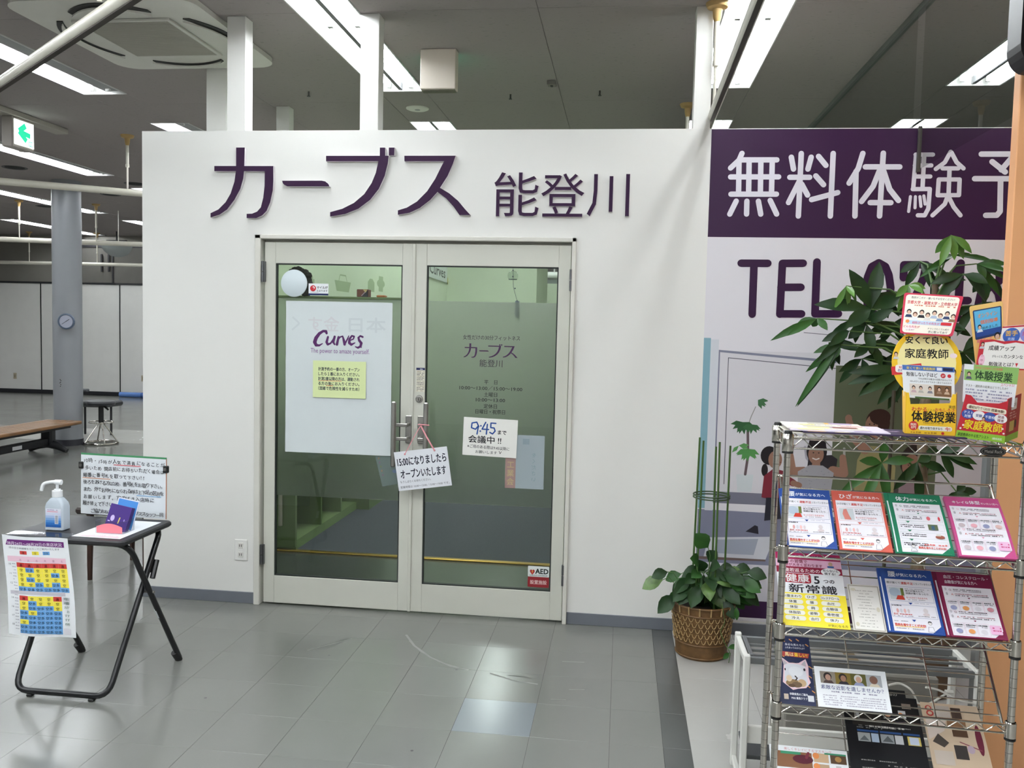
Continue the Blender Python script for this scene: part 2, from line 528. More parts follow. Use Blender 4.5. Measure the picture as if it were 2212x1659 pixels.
for x0, x1 in cols:
    y = -.02 - 1.82 * 5
    while y < 11.9:
        segs = [(x0, x1)]
        if y < -1.9:
            for r in ROWX:
                segs = [q for a_, b_ in segs for q in ([(a_, min(b_, r - .165)), (max(a_, r + .165), b_)] if a_ < r + .165 and b_ > r - .165 else [(a_, b_)]) if q[1] - q[0] > .01]
        for a_, b_ in segs: cpanel(a_, b_, max(y, -9), min(y + 1.82, 12))
        y += 1.82
for r in ROWS + ROWX:
    for k in range(-3, 4 if r in ROWS else -1):
        y0 = YE + PER * k; y1 = y0 + PER - LEN
        if y0 > 11.5: continue
        cpanel(r - .165, r + .165, max(-9, y0), min(12, y1))
for r in ROWX: cpanel(r - .165, r + .165, -1.93, -1.84)

# ================================================================ walls
DX0, DX1, DZ = -1.966, -.247, 2.016
wf = MB()
wf.box(-2.615, DX0, 0, .1, 0, 2.5655).box(DX1, 4.9, 0, .1, 0, 2.5655).box(DX0, DX1, 0, .1, DZ, 2.5655)
wf.build('wall_front', WHITE, kind='structure')
MB().box(-2.615, -2.515, .1, 9.3, 0, 2.5655).build('wall_side', WHITE, kind='structure')
MB().box(-14, 5, 11.9, 12, 0, CZ).build('wall_far', SOFFIT, kind='structure')
MB().box(-14.1, -14, -9, 12, 0, CZ).build('wall_left', HALLW, kind='structure')
MB().box(4.9, 5, -9, 12, 0, CZ).build('wall_right', HALLW, kind='structure')
MB().box(-14, 5, -9.1, -9, 0, CZ).build('wall_back', HALLW, kind='structure')
# baseboards
MB().box(-2.62, DX0, -.006, 0, 0, .063, bev=.002).build('baseboard_left', BASEB, kind='structure')
MB().box(DX1, 4.9, -.006, 0, 0, .063, bev=.002).build('baseboard_right', BASEB, kind='structure')
# far hall panels
far = bpy.data.objects['wall_far']
for k in range(5):
    x = -9.9 - 1.69 * k
    MB().box(x - 1.685, x - .005 + .0, 11.86, 11.9, .07, 2.2, bev=.004).build('wall_panel', HALLW, far)
MB().box(-9.895, -8.2, 11.86, 11.9, .07, 2.2, bev=.004).build('wall_panel', HALLW, far)
MB().box(-14, -8, 11.84, 11.9, 0, .07).build('baseboard_far', mat('dark_base', '#26272b', .5), kind='structure')
MB().box(-14, -8, 11.84, 11.9, 2.2, 2.235).build('trim_3', mat('dark_rail', '#232327', .5), kind='structure')
for k in range(6):
    x = -9.9 - 1.69 * (k - 1) - .0; MB().box(x - .009, x + .009, 11.852, 11.9, .07, 2.2).build('joint_strip', DARKGAP, far)
win = MB().box(-10.7, -9.37, 11.87, 11.9, 2.235, 2.93).build('window_1', mat('dark_pane', '#6f6d68', .12, 0, .6, var=.1, vs=2), kind='structure')
wfm = MB(); DK = mat('dark_window_frame', '#2b2a2e', .5)
wfm.box(-10.74, -10.7, 11.85, 11.9, 2.235, 2.97).box(-9.37, -9.32, 11.85, 11.9, 2.235, 2.97).box(-10.7, -9.37, 11.85, 11.9, 2.93, 2.97).box(-10.06, -10.03, 11.85, 11.9, 2.235, 2.93)
wfm.build('window_frame', DK, win)
for x in (-10.27, -10.12):
    MB().box(x - .02, x + .02, 11.83, 11.85, 2.45, 2.8, bev=.008).build('window_handle', DK, win)
for x, z in ((-12.17, .33), (-9.42, .36)):
    t = thing('wall_socket', (x, 11.86, z - .06), 'beige socket plate on the far wall panel ' + ('at the left photo edge' if x < -11 else 'beside the white shop wall'), 'socket', 'sockets on the far wall')
    MB().box(x - .035, x + .035, 11.85, 11.86, z - .06, z + .06, bev=.004).build('plate', mat('beige_plate', '#b9ae97', .5), t)
    MB().box(x - .015, x + .015, 11.846, 11.852, z - .03, z + .03, bev=.003).build('outlet', mat('beige_plate2', '#9d927c', .5), t)

# posts between the partition top and the ceiling
for (x0, x1, y0, y1, lab) in ((-2.134, -2.032, .005, .1, 'white square post on the shop wall, leftmost of the front row'),
                              (-1.402, -1.303, .005, .1, 'white square post above the lettering, in front of the twin tube lamp'),
                              (.318, .402, .005, .095, 'white square post on the shop wall beside the hanging rail'),
                              (-2.667, -2.533, .85, .93, 'white square post behind, on the side wall below the air conditioner'),
                              (-2.632, -2.53, 1.9, 1.99, 'short white post far behind, between the two front posts')):
    t = thing('ceiling_post', ((x0 + x1) / 2, (y0 + y1) / 2, 2.5655), lab, 'post', 'posts above the shop partition')
    MB().box(x0, x1, y0, y1, 2.5655, CZ, bev=.002).build('shaft', WHITE2, t)
    MB().box(x0 - .0015, x1 + .0015, y0 - .0015, y1 + .0015, 2.5655, 2.569).build('foot_plate', WHITE2, t)
# inner green walls of the entry
MB().box(-2.4, -2.155, 1.1, 6.1, 1.0, 2.5).box(-2.515, -2.4, .1, 9.2, 0, 2.5).box(-2.4, -2.155, 3.02, 6.1, 0, 1.0).build('wall_entry', GREENW, kind='structure')
MB().box(-2.155, -1.05, 6.1, 7.6, 0, 2.55).build('wall_inner', GREENW, kind='structure')
MB().box(-2.4, .4, 9.1, 9.2, 0, 2.25).build('wall_rear', GREENW, kind='structure')
MB().box(.37, .42, .1, 9.2, 0, 2.5).build('wall_entry_right', GREENW, kind='structure')
# ================================================================ door frame and the two leaves
fr = MB()
fr.box(DX0, DX0 + .033, -.02, .1, 0, DZ, bev=.003).box(DX1 - .022, DX1, -.02, .1, 0, DZ, bev=.003).box(DX0, DX1, -.02, .1, DZ - .022, DZ, bev=.003)
fr.box(DX0 + .033, DX1 - .022, .05, .1, 1.965, 1.995)
fr.build('trim_1', TRIMM, kind='structure')
FILM = mat('frosted_film', '#d2d4d0', .42, 0, .5, trans=1.)
LY0, LY1 = .004, .044
GASK = mat('glass_gasket', '#1c211e', .6)


def leaf(name, x0, x1, gx0, gx1, hinge_left):
    d = put(name, None, (x0 if hinge_left else x1, .024, .01), kind='structure')
    z0, z1, g0, g1 = .011, 1.979, .163, 1.866
    MB().box(x0, gx0, LY0, LY1, z0, z1, bev=.0025).build('stile', CREAM, d)
    MB().box(gx1, x1, LY0, LY1, z0, z1, bev=.0025).build('stile', CREAM, d)
    MB().box(gx0, gx1, LY0 + .0005, LY1, g1, z1, bev=.002).build('top_rail', CREAM, d)
    MB().box(gx0, gx1, LY0 + .0005, LY1, z0, g0, bev=.002).build('bottom_rail', CREAM, d)
    gk = MB(); t = .006
    gk.box(gx0, gx0 + t, .008, .03, g0, g1).box(gx1 - t, gx1, .008, .03, g0, g1).box(gx0 + t, gx1 - t, .008, .03, g0, g0 + t).box(gx0 + t, gx1 - t, .008, .03, g1 - t, g1)
    gk.build('gasket', GASK, d)
    pane = MB().add([(gx0, .02, g0), (gx1, .02, g0), (gx1, .02, g1), (gx0, .02, g1)], [(0, 1, 2, 3)]).build('pane', GLASS, d)
    MB().box(gx0 + t, gx1 - t, .0225, .0255, .607, 1.682).build('frosted_film', FILM, pane)
    for zc in (1.82, .28) if hinge_left else (1.80, .26):
        xh = x0 - .004 if hinge_left else x1 + .002
        h = MB()
        h.tube([(xh, -.014, zc - .055), (xh, -.014, zc - .002)], .0075, 10).tube([(xh, -.014, zc + .002), (xh, -.014, zc + .055)], .0075, 10)
        h.box(xh - .003, xh + (.012 if hinge_left else .003), -.012, .006, zc - .054, zc + .054)
        h.build('hinge', HINGE, d)
    return d


door1 = leaf('door_1', -1.9185, -1.0985, -1.857, -1.16, True)
door2 = leaf('door_2', -1.0935, -.2725, -1.029, -.336, False)
MB().box(-1.106, -1.089, -.004, .004, .011, 1.979, bev=.002).build('astragal', CREAM, door1)
MB().box(-1.0955, -1.0945, .01, .04, .011, 1.979).build('door_gap_strip', BLACKM, door1)


def handle(par, bx, pxc):
    b = MB().rbox(bx - .0125, bx + .0125, -.075, -.055, .803, 1.15, .006)
    hd = b.build('pull_handle', STEEL, par)
    MB().rbox(pxc - .017, pxc + .017, -.008, .004, .925, 1.072, .003).build('back_plate', STEEL, hd)
    lo, hi = min(bx, pxc), max(bx, pxc)
    for z in (1.026, .953):
        MB().rbox(lo - .005, hi + .008, -.066, -.056, z - .009, z + .009, .003).rbox(pxc - .007, pxc + .007, -.06, -.006, z - .009, z + .009, .003).build('handle_arm', STEEL, hd)


handle(door1, -1.178, -1.112)
handle(door2, -1.006, -1.046)
lk = MB()
lk.T = Matrix.Translation((-1.059, .004, 1.161)) @ Matrix.Rotation(math.radians(90), 4, 'X')
lk.lathe([(.0001, .016), (.011, .016), (.013, .008), (.019, .007), (.021, 0)], n=20)
lock = lk.build('lock_cylinder', STEEL, door2, base=False)
MB().box(-1.0605, -1.0575, -.0135, -.011, 1.154, 1.168).build('key_slot', BLACKM, lock)

# lettering on the right pane
PUR = '#3b2840'
a = Art(plane_y(0, 0, .0185))
a.text('女性だけの30分フィットネス', -.681, 1.485, .027, PUR, 'c', .012, .302)
a.text('能登川', -.68, 1.345, .042, PUR, 'c', .004, .122)
for t, zz, wd in (('平　日', 1.252, .07), ('10:00～13:00／15:00～19:00', 1.219, .334), ('土曜日', 1.186, .07), ('10:00～13:00', 1.158, .155), ('定休日', 1.124, .07), ('日曜日・祝祭日', 1.095, .157)):
    a.text(t, -.679, zz, .026, '#2e2733', 'c', .012, wd)
KANA = [[(-2.07, 2.473), (-2.022, 2.473), (-2.024, 2.376), (-1.863, 2.376), (-1.862, 2.302), (-1.865, 2.248), (-1.879, 2.186), (-1.899, 2.14), (-1.923, 2.116), (-1.956, 2.102), (-2.01, 2.102), (-2.01, 2.124), (-1.98, 2.125), (-1.952, 2.136), (-1.931, 2.159), (-1.918, 2.209), (-1.911, 2.271), (-1.91, 2.349), (-2.025, 2.349), (-2.03, 2.309), (-2.046, 2.255), (-2.079, 2.197), (-2.12, 2.146), (-2.161, 2.119), (-2.213, 2.103), (-2.213, 2.126), (-2.169, 2.146), (-2.128, 2.185), (-2.1, 2.231), (-2.079, 2.293), (-2.071, 2.349), (-2.192, 2.349), (-2.192, 2.376), (-2.07, 2.376)], [(-1.814, 2.299), (-1.597, 2.3), (-1.577, 2.296), (-1.56, 2.283), (-1.554, 2.27), (-1.785, 2.27), (-1.801, 2.277), (-1.81, 2.286)], [(-1.574, 2.429), (-1.284, 2.429), (-1.284, 2.471), (-1.256, 2.471), (-1.255, 2.429), (-1.236, 2.429), (-1.241, 2.386), (-1.256, 2.326), (-1.287, 2.258), (-1.333, 2.201), (-1.396, 2.155), (-1.467, 2.127), (-1.549, 2.113), (-1.549, 2.136), (-1.483, 2.154), (-1.42, 2.185), (-1.365, 2.231), (-1.326, 2.288), (-1.304, 2.341), (-1.291, 2.401), (-1.574, 2.401)], [(-1.236, 2.471), (-1.206, 2.471), (-1.207, 2.431), (-1.236, 2.431)], [(-1.153, 2.429), (-0.882, 2.429), (-0.896, 2.386), (-0.922, 2.326), (-0.961, 2.265), (-0.912, 2.237), (-0.865, 2.199), (-0.826, 2.155), (-0.798, 2.126), (-0.856, 2.126), (-0.888, 2.169), (-0.927, 2.21), (-0.974, 2.244), (-1.012, 2.202), (-1.066, 2.161), (-1.12, 2.136), (-1.183, 2.125), (-1.183, 2.148), (-1.136, 2.162), (-1.082, 2.194), (-1.029, 2.247), (-0.987, 2.311), (-0.961, 2.364), (-0.942, 2.401), (-1.152, 2.401)]]


def kana_small(ar, x0, z0, wd, h):
    xs = [p[0] for g in KANA for p in g]; zs = [p[1] for g in KANA for p in g]
    k = wd / (max(xs) - min(xs))
    for g in KANA: ar.poly([(x0 + (p[0] - min(xs)) * k, z0 + (p[1] - min(zs)) * k) for p in g], h)


kana_small(a, -.826, 1.388, .286, '#4a2a52')
a.done('pane_lettering', door2)

# ---------------------------------------------------------------- shop name: raised letters on the wall
PURM = mat('purple_acrylic', '#361c3c', .55, 0, .2, var=.02)
EDGE = mat('letter_edge', '#e4dfe2', .5)
sg = thing('shop_name_lettering', (-1.1, -.01, 2.1), 'large raised purple lettering on the white wall above the glass doors', 'sign')
fY = lambda p, q, d: (p, d, q)
for gi, g in enumerate(KANA):
    MB().prism(g, -.022, -.001, fY, 0, 1).build('letter', [PURM, EDGE], sg)
for ch, (x0, z0, x1, z1) in (('能', (-.677, 2.122, -.446, 2.346)), ('登', (-.434, 2.122, -.214, 2.340)), ('川', (-.199, 2.125, .014, 2.338))):
    vs, fs = glyphs(ch, .004)
    xa = min(v[0] for v in vs); xb = max(v[0] for v in vs); ya = min(v[1] for v in vs); yb = max(v[1] for v in vs)
    mp = lambda v: (x0 + (v[0] - xa) / (xb - xa) * (x1 - x0), z0 + (v[1] - ya) / (yb - ya) * (z1 - z0))
    b = MB(); n = len(vs)
    P = [mp(v) for v in vs]
    b.add([(p, -.018, q) for p, q in P], fs, 0)
    ec = {}
    for f in fs:
        for i in range(len(f)):
            e = (f[i], f[(i + 1) % len(f)]); ec[tuple(sorted(e))] = ec.get(tuple(sorted(e)), 0) + 1
    b.add([(p, d, q) for d in (-.018, -.001) for p, q in P], [(i, j, j + n, i + n) for (i, j), c in ec.items() if c == 1], 1)
    b.build('letter', [PURM, EDGE], sg)

# ---------------------------------------------------------------- wall socket by the doors
so = thing('wall_socket', (-2.043, 0, .24), 'white double socket on the shop wall left of the glass doors', 'socket')
MB().rbox(-2.079, -2.007, -.008, 0, .238, .355, .003).build('plate', mat('white_plastic', '#e8e7e2', .35), so)
for zc in (.322, .272):
    o = MB().rbox(-2.058, -2.028, -.011, -.007, zc - .016, zc + .016, .002).build('outlet', mat('white_plastic2', '#dcdad3', .4), so)
    MB().box(-2.05, -2.047, -.0115, -.0105, zc - .007, zc + .007).box(-2.039, -2.036, -.0115, -.0105, zc - .007, zc + .007).build('slot', BLACKM, o)

# ================================================================ papers on the doors


def wavy(x0, z1, y, amp, ph):
    return lambda p, q, l: (x0 + p, y - l - amp * (1 + math.sin(q * 14 + ph) * .6 + math.sin(q * 31 + p * 5 + ph) * .4), z1 + q)


fn = wavy(-1.80, .849, .012, .0015, .6)
t = thing('door_poster', (-1.505, .01, .849), 'big white paper poster taped over the left glass door', 'poster')
Art(fn).rect(0, 0, .587, .818, mat('poster_paper', '#d2d9da', .55, 0, .3, var=.01, vs=12), 10, 40).done('sheet', t)
a = Art(fn); a.L(2)
gh = '#c8cfd1'
a.text('本日', .45, .665, .085, gh, 'c', .03, .2, mirror=True).text('金す', .21, .665, .085, '#cdcdd0', 'c', .02, .17, mirror=True).text('く', .055, .665, .085, gh, 'c', .02, mirror=True)
a.L(4)
LOGO = '#54245e'
P0 = lambda X, Y: ((X / 3.606 + 540, Y / 3.606 + 500))


def L_(pts, wd):
    q = []
    for X, Y in pts:
        v = at(*P0(X, Y), 'y', .01); q.append((v.x + 1.80, v.z - .849))
    a.stroke(q, [k_ * 1.35 / 3.606 * .00245 for k_ in wd], LOGO)


L_([(597, 793), (592, 778), (570, 776), (540, 796), (515, 830), (505, 862), (515, 885), (540, 888), (566, 873)], [14, 16, 14, 18, 22, 22, 18, 12, 5])
L_([(608, 822), (598, 862), (606, 880), (628, 872), (648, 845), (660, 820)], [12, 16, 14, 10, 10, 10])
L_([(660, 820), (650, 862), (660, 880)], [14, 14, 10])
L_([(690, 822), (678, 880)], [12, 16]); L_([(684, 850), (700, 824), (722, 816)], [8, 9, 8])
L_([(722, 816), (732, 850), (738, 880)], [8, 15, 15]); L_([(738, 880), (758, 842), (770, 814)], [10, 9, 6])
L_([(774, 852), (806, 838), (812, 818), (794, 813), (776, 838), (774, 868), (790, 882), (818, 868)], [6, 8, 10, 10, 14, 16, 14, 6])
L_([(878, 822), (860, 814), (845, 828), (852, 850), (868, 870), (862, 895), (842, 906), (822, 898)], [12, 10, 12, 15, 16, 14, 12, 6])
a.ell(*(lambda v: (v.x + 1.80, v.z - .849))(at(*P0(868, 903), 'y', .01)), .003, .003, LOGO)
a.text('The power to amaze yourself.', .302, .543, .036, '#8b5f98', 'c', .0, .325)
a.done('print', t)

t = thing('notice_card', (-1.498, .0, 1.152), 'pale yellow notice taped on the big white door poster', 'notice')
fn = plane_y(-1.645, 1.152, .0055)
Art(fn).rect(0, 0, .293, .198, ink('#d9e5ab'), 4, 4).done('sheet', t)
a = Art(fn); a.L(3)
for i, s_ in enumerate(('計測予約の一番の方、オープン', 'したら１番にお入りください。', '計測2番以降の方は、運動され', 'る方の後にお入りください。', '（混雑で危険性を減らすため）')):
    a.text(s_, .03, .146 - i * .026, .021, '#1d2a44', 'l', .02, .228)
a.L(2).rect(.03, .089, .16, .0915, '#e08a6a').rect(.072, .063, .112, .0655, '#d8553e')
a.done('print', t)

t = thing('paper_disc', (-1.759, .012, 1.689), 'plain round white disc stuck in the top left corner of the left door', 'disc')
b = MB(); b.T = Matrix.Translation((-1.7585, .019, 1.7615)) @ Matrix.Rotation(math.radians(90), 4, 'X')
b.lathe([(.0001, .008), (.069, .007), (.073, .004), (.073, 0)], n=40).build('disc', mat('pale_blue_card', '#d3dee2', .5), t, base=False)

t = thing('sticker', (-1.623, .018, 1.699), 'small white sticker with a red emblem right of the white disc', 'sticker')
fn = plane_y(-1.678, 1.699, .018)
Art(fn).rect(0, 0, .11, .063, ink('#e9ecef')).done('sheet', t)
a = Art(fn); a.L(2).rect(0, 0, .11, .010, '#1f2c5c').ell(.025, .037, .0165, .0165, '#c62430').text('マイルが', .046, .036, .016, '#16161a', 'l', .03, .06).text('たまります', .046, .02, .012, '#16161a', 'l', .02, .058)
a.L(3).ell(.027, .040, .0075, .0075, '#e9ecef').ell(.0235, .037, .004, .0075, '#c62430').rect(.01, .0155, .055, .017, '#8f949c').stroke([(.028, .04), (.03, .035)], .003, '#c62430')
a.done('print', t)

t = thing('black_ornament', (-1.73, .06, 1.69), 'crumpled black ornament half hidden behind the white disc on the door', 'ornament')
b = MB(); rr = random.Random(3)
for k in range(11):
    an = math.radians(-50 + k * 17); q = .062 + rr.uniform(0, .012)
    b.sphere((-1.752 + math.cos(an) * q, .05, 1.762 + math.sin(an) * q), .018 + rr.uniform(0, .008), 8)
b.box(-1.7, -1.685, .045, .06, 1.69, 1.76).build('petals', mat('black_lace', '#26221f', .8, var=.5, vs=60), t)

t = thing('meeting_notice', (-.677, .012, .866), 'white notice with blue 9:45 handwriting on the right glass door', 'notice')
tl, tr, bl = Vector((-.818, .013, 1.074)), Vector((-.53, .013, 1.066)), Vector((-.823, .013, .872))
fn = plane_m((bl.x, .0145, bl.z), tr - tl, tl - bl)
Art(fn).rect(0, 0, .289, .202, ink('#f0efe9'), 4, 4).done('sheet', t)
a = Art(fn); a.L(2)
BL_, BK = '#1e4a94', '#16161a'
a.stroke([(.082, .155), (.07, .178), (.045, .172), (.043, .147), (.065, .14), (.08, .16), (.074, .115)], .007, BL_)
a.ell(.093, .16, .0045, .0045, BL_).ell(.091, .132, .0045, .0045, BL_)
a.stroke([(.118, .18), (.1, .143), (.135, .143)], .007, BL_).stroke([(.127, .17), (.124, .118)], .007, BL_)
a.stroke([(.172, .178), (.146, .178), (.146, .154), (.164, .153), (.17, .137), (.157, .121), (.142, .128)], .007, BL_)
a.text('まで', .185, .122, .026, BK, 'l', .03, .045).text('会議中', .03, .072, .042, BK, 'l', .02, .14, shear=-.05).text('!!', .185, .072, .042, BK, 'l', .02)
a.text('※ご用のある際は9:45以降に', .025, .042, .02, '#26262a', 'l', .01, .225, rot=-.015).text('お願いします', .07, .015, .018, '#26262a', 'l', .01, .115)
a.stroke([(.196, .032), (.202, .018), (.208, .03)], .0025, '#26262a')
a.done('print', t)

t = thing('hanging_sign', (-1.012, -.085, .69), 'white opening-time sign hung by a pink ribbon from the door handle', 'sign')
A_ = Vector((.9885, 0, .151)); B_ = Vector((-.151, 0, .9885)); O_ = Vector((-1.139, -.084, .68))
fn = plane_m(O_, A_, B_)
b = MB(); q = [fn(p_, r_, -.0008 if k else 0) for k in (0, 1) for p_, r_ in ((0, 0), (.286, 0), (.286, .206), (0, .206))]
b.add(q, [(0, 1, 2, 3), (4, 5, 6, 7), (0, 1, 5, 4), (1, 2, 6, 5), (2, 3, 7, 6), (3, 0, 4, 7)]).build('board', mat('laminated_sheet', '#e7e9ee', .25, 0, .5), t)
a = Art(fn); a.L(2)
NV = '#15172c'
a.text('15:00になりましたら', .012, .132, .052, NV, 'l', .022, .262).text('オープンいたします', .022, .066, .052, NV, 'l', .022, .243)
a.text('もうしばらくお待ちください。', .014, .04, .014, '#3a3d4a', 'l', 0, .165).text('営業時間は 10:00～13:00／15:00～19:00 です。', .012, .012, .014, '#3a3d4a', 'l', 0, .262)
a.done('print', t)
b = MB(); PK = mat('pink_ribbon', '#e79aa2', .6)
top = Vector((-1.03, -.078, 1.03))
for e in (fn(.058, .19, .001), fn(.218, .192, .001)):
    pts_ = [top, (top + e) / 2 + Vector((0, -.006, 0)), e]
    for p_, r_ in zip(pts_, pts_[1:]):
        n_ = Vector((.0032, 0, .002)); b.add([p_ - n_, p_ + n_, r_ + n_, r_ - n_, p_ - n_ + Vector((0, .0006, 0)), p_ + n_ + Vector((0, .0006, 0)), r_ + n_ + Vector((0, .0006, 0)), r_ - n_ + Vector((0, .0006, 0))], [(0, 1, 2, 3), (4, 7, 6, 5), (0, 3, 7, 4), (1, 5, 6, 2)])
    b.sphere(e, .005, 8)
b.tube([(top.x - .012, -.078, 1.034), (top.x, -.088, 1.036), (top.x + .03, -.082, 1.034), (top.x + .045, -.076, 1.032)], .003, 6)
b.build('ribbon', PK, t)

t = thing('sheet_behind_glass', (-.49, .05, .704), 'pale blue sheet with a pink edge stuck inside the right glass door', 'notice')
fn = plane_y(-.592, .704, .0195)
fm = filmmat('seen_through_film', '#a9b5ba', '#b4c0c6', '#ffffff', (.75, .0))
fp = filmmat('seen_through_film2', '#b39490', '#b59792', '#ffffff', (.75, .0))
Art(fn).rect(.055, 0, .205, .284, fm).rect(0, 0, .055, .284, fp).done('sheet', t)
a = Art(fn); a.L(2)
for i, s_ in enumerate('工業会'): a.text(s_, .028, .11 - i * .045, .04, '#c9b58c', 'c', .02, mirror=True)
for i, s_ in enumerate('をください'): a.text(s_, .15, .17 - i * .032, .026, '#8fa5ae', 'c', .01, mirror=True)
a.rect(.09, .235, .125, .265, '#93a3ac').done('print', t)

t = thing('sheet_behind_glass', (-1.24, .05, .70), 'blurred grey sheet inside the left door below the big poster', 'notice')
q = [at(810, 985, 'y', .0195), at(826, 1051, 'y', .0195), at(868, 1044, 'y', .0195), at(868, 985, 'y', .0195)]
b = MB().add(q, [(0, 1, 2, 3)]); b.build('sheet', filmmat('seen_through_film3', '#7f8b8c', '#84928f', '#ffffff', (.7, .1)), t)
a = Art(plane_y(0, 0, .0192)); a.L(1)
for i in range(5):
    v = at(818 + i * 2.3, 990 + i * 9, 'y', .0192); a.ell(v.x, v.z, .004, .006, ('#a5846a', '#8a6f86', '#7c8a66')[i % 3], 8)
v = at(853, 1018, 'y', .0192); a.ell(v.x, v.z, .014, .01, '#6f7f9b').done('print', t)

t = thing('emergency_sticker', (-.392, .01, .18), 'white and red AED sticker in the bottom corner of the right door', 'sticker')
fn = plane_y(-.458, .18, .0175)
Art(fn).rrect(0, .056, .113, .113, .004, ink('#dfe2df')).rrect(0, 0, .113, .056, .004, ink('#8f2a2f')).done('sheet', t)
a = Art(fn); a.L(2).text('AED', .04, .073, .038, '#15201d', 'l', .045, .068).text('設置施設', .057, .018, .024, '#d8b7b4', 'c', .03, .088).text('（自動体外式除細動器）', .057, .06, .009, '#56605c', 'c', .01, .098)
a.poly([(.0235, .066), (.012, .08), (.0105, .089), (.015, .094), (.02, .093), (.0235, .089), (.027, .093), (.032, .094), (.0365, .089), (.035, .08)], '#b02a30')
a.L(3).poly([(.026, .094), (.019, .082), (.024, .083), (.021, .072), (.03, .086), (.025, .085)], '#e8b04a')
a.done('print', t)

t = thing('caution_label', (-1.053, .003, 1.199), 'narrow caution label above the door lock', 'label')
fn = plane_y(-1.077, 1.199, .0035)
Art(fn).rect(0, 0, .047, .128, ink('#d9d5c6')).done('sheet', t)
a = Art(fn); a.L(2).rect(0, .116, .047, .128, '#1d2350')
for i in range(13): a.ticks(.004, .043, .004 + i * .0085, .0045, '#6d6a66' if i % 3 else '#a49a86', i + 5)
a.L(3).ticks(.012, .036, .119, .005, '#d9dce8', 2).done('print', t)
SIGN_KANJI = [[(0.563, 2.443), (0.55, 2.41), (0.51, 2.371)], [(0.55, 2.411), (0.733, 2.411)], [(0.512, 2.327), (0.745, 2.328)], [(0.517, 2.242), (0.738, 2.243)], [(0.55, 2.41), (0.554, 2.244)], [(0.599, 2.41), (0.603, 2.245)], [(0.656, 2.41), (0.66, 2.245)], [(0.711, 2.41), (0.714, 2.245)], [(0.544, 2.208), (0.515, 2.143)], [(0.596, 2.208), (0.597, 2.144)], [(0.652, 2.208), (0.666, 2.144)], [(0.709, 2.212), (0.743, 2.145)], [(0.802, 2.424), (0.815, 2.366)], [(0.897, 2.424), (0.884, 2.366)], [(0.849, 2.442), (0.848, 2.136)], [(0.799, 2.326), (0.894, 2.326)], [(0.846, 2.308), (0.798, 2.202)], [(0.857, 2.293), (0.888, 2.239)], [(0.932, 2.428), (0.969, 2.384)], [(0.923, 2.333), (0.962, 2.29)], [(0.908, 2.217), (1.031, 2.252)], [(1.001, 2.442), (1.001, 2.137)], [(1.141, 2.442), (1.123, 2.37), (1.083, 2.298)], [(1.113, 2.355), (1.118, 2.138)], [(1.156, 2.377), (1.317, 2.377)], [(1.237, 2.443), (1.234, 2.139)], [(1.222, 2.356), (1.197, 2.283), (1.146, 2.209)], [(1.243, 2.356), (1.275, 2.269), (1.319, 2.215)], [(1.187, 2.204), (1.284, 2.204)], [(1.39, 2.434), (1.385, 2.273)], [(1.388, 2.436), (1.468, 2.436)], [(1.387, 2.384), (1.463, 2.384)], [(1.387, 2.331), (1.461, 2.331)], [(1.428, 2.434), (1.428, 2.273)], [(1.383, 2.27), (1.462, 2.271), (1.46, 2.177), (1.445, 2.144), (1.413, 2.144)], [(1.374, 2.234), (1.369, 2.162)], [(1.397, 2.234), (1.398, 2.18)], [(1.418, 2.234), (1.425, 2.187)], [(1.436, 2.238), (1.444, 2.198)], [(1.549, 2.449), (1.525, 2.399), (1.485, 2.367)], [(1.553, 2.445), (1.579, 2.399), (1.612, 2.37)], [(1.516, 2.37), (1.588, 2.37)], [(1.501, 2.317), (1.597, 2.317), (1.598, 2.242), (1.5, 2.241), (1.501, 2.317)], [(1.548, 2.367), (1.55, 2.249)], [(1.55, 2.249), (1.535, 2.199), (1.481, 2.144)], [(1.55, 2.235), (1.577, 2.185), (1.61, 2.145)], [(1.69, 2.438), (1.842, 2.438), (1.785, 2.363)], [(1.741, 2.402), (1.803, 2.353)], [(1.666, 2.321), (1.902, 2.321), (1.867, 2.229)], [(1.784, 2.321), (1.79, 2.165), (1.777, 2.147), (1.726, 2.146)]]
SIGN_TEL = [[(0.58, 1.9), (0.71, 1.901)], [(0.643, 1.9), (0.644, 1.646)], [(0.781, 1.902), (0.881, 1.904)], [(0.781, 1.902), (0.779, 1.649)], [(0.779, 1.783), (0.875, 1.785)], [(0.78, 1.651), (0.884, 1.653)], [(0.947, 1.911), (0.949, 1.654), (1.061, 1.657)], [(1.241, 1.911), (1.209, 1.892), (1.192, 1.84), (1.187, 1.777), (1.199, 1.696), (1.223, 1.662), (1.254, 1.654), (1.284, 1.669), (1.3, 1.721), (1.303, 1.79), (1.291, 1.853), (1.273, 1.893), (1.241, 1.911)], [(1.361, 1.84), (1.36, 1.903), (1.464, 1.904), (1.454, 1.838), (1.42, 1.746), (1.409, 1.648)], [(1.624, 1.915), (1.547, 1.732), (1.666, 1.734)], [(1.624, 1.915), (1.622, 1.647)], [(1.771, 1.895), (1.74, 1.871), (1.742, 1.832), (1.776, 1.81), (1.807, 1.833), (1.804, 1.872), (1.771, 1.895)], [(1.776, 1.81), (1.724, 1.769), (1.716, 1.718), (1.751, 1.667), (1.794, 1.668), (1.818, 1.72), (1.805, 1.771), (1.776, 1.81)]]
# ================================================================ ceiling lamps (recessed troughs with tubes)
TROUGH = mat('lamp_reflector', '#cdcdca', .3, 0, .5)
TROUGHG = mat('lamp_cover_grey', '#8f908f', .45, 0, .4)
TUBE = mat('lit_tube', '#f5faff', .5, emit=TUBE_POWER)
TUBE1 = mat('lit_tube_single', '#f5faff', .5, emit=TUBE_POWER * 1.7)
SOCK = mat('lamp_socket', '#c9c9c6', .5)


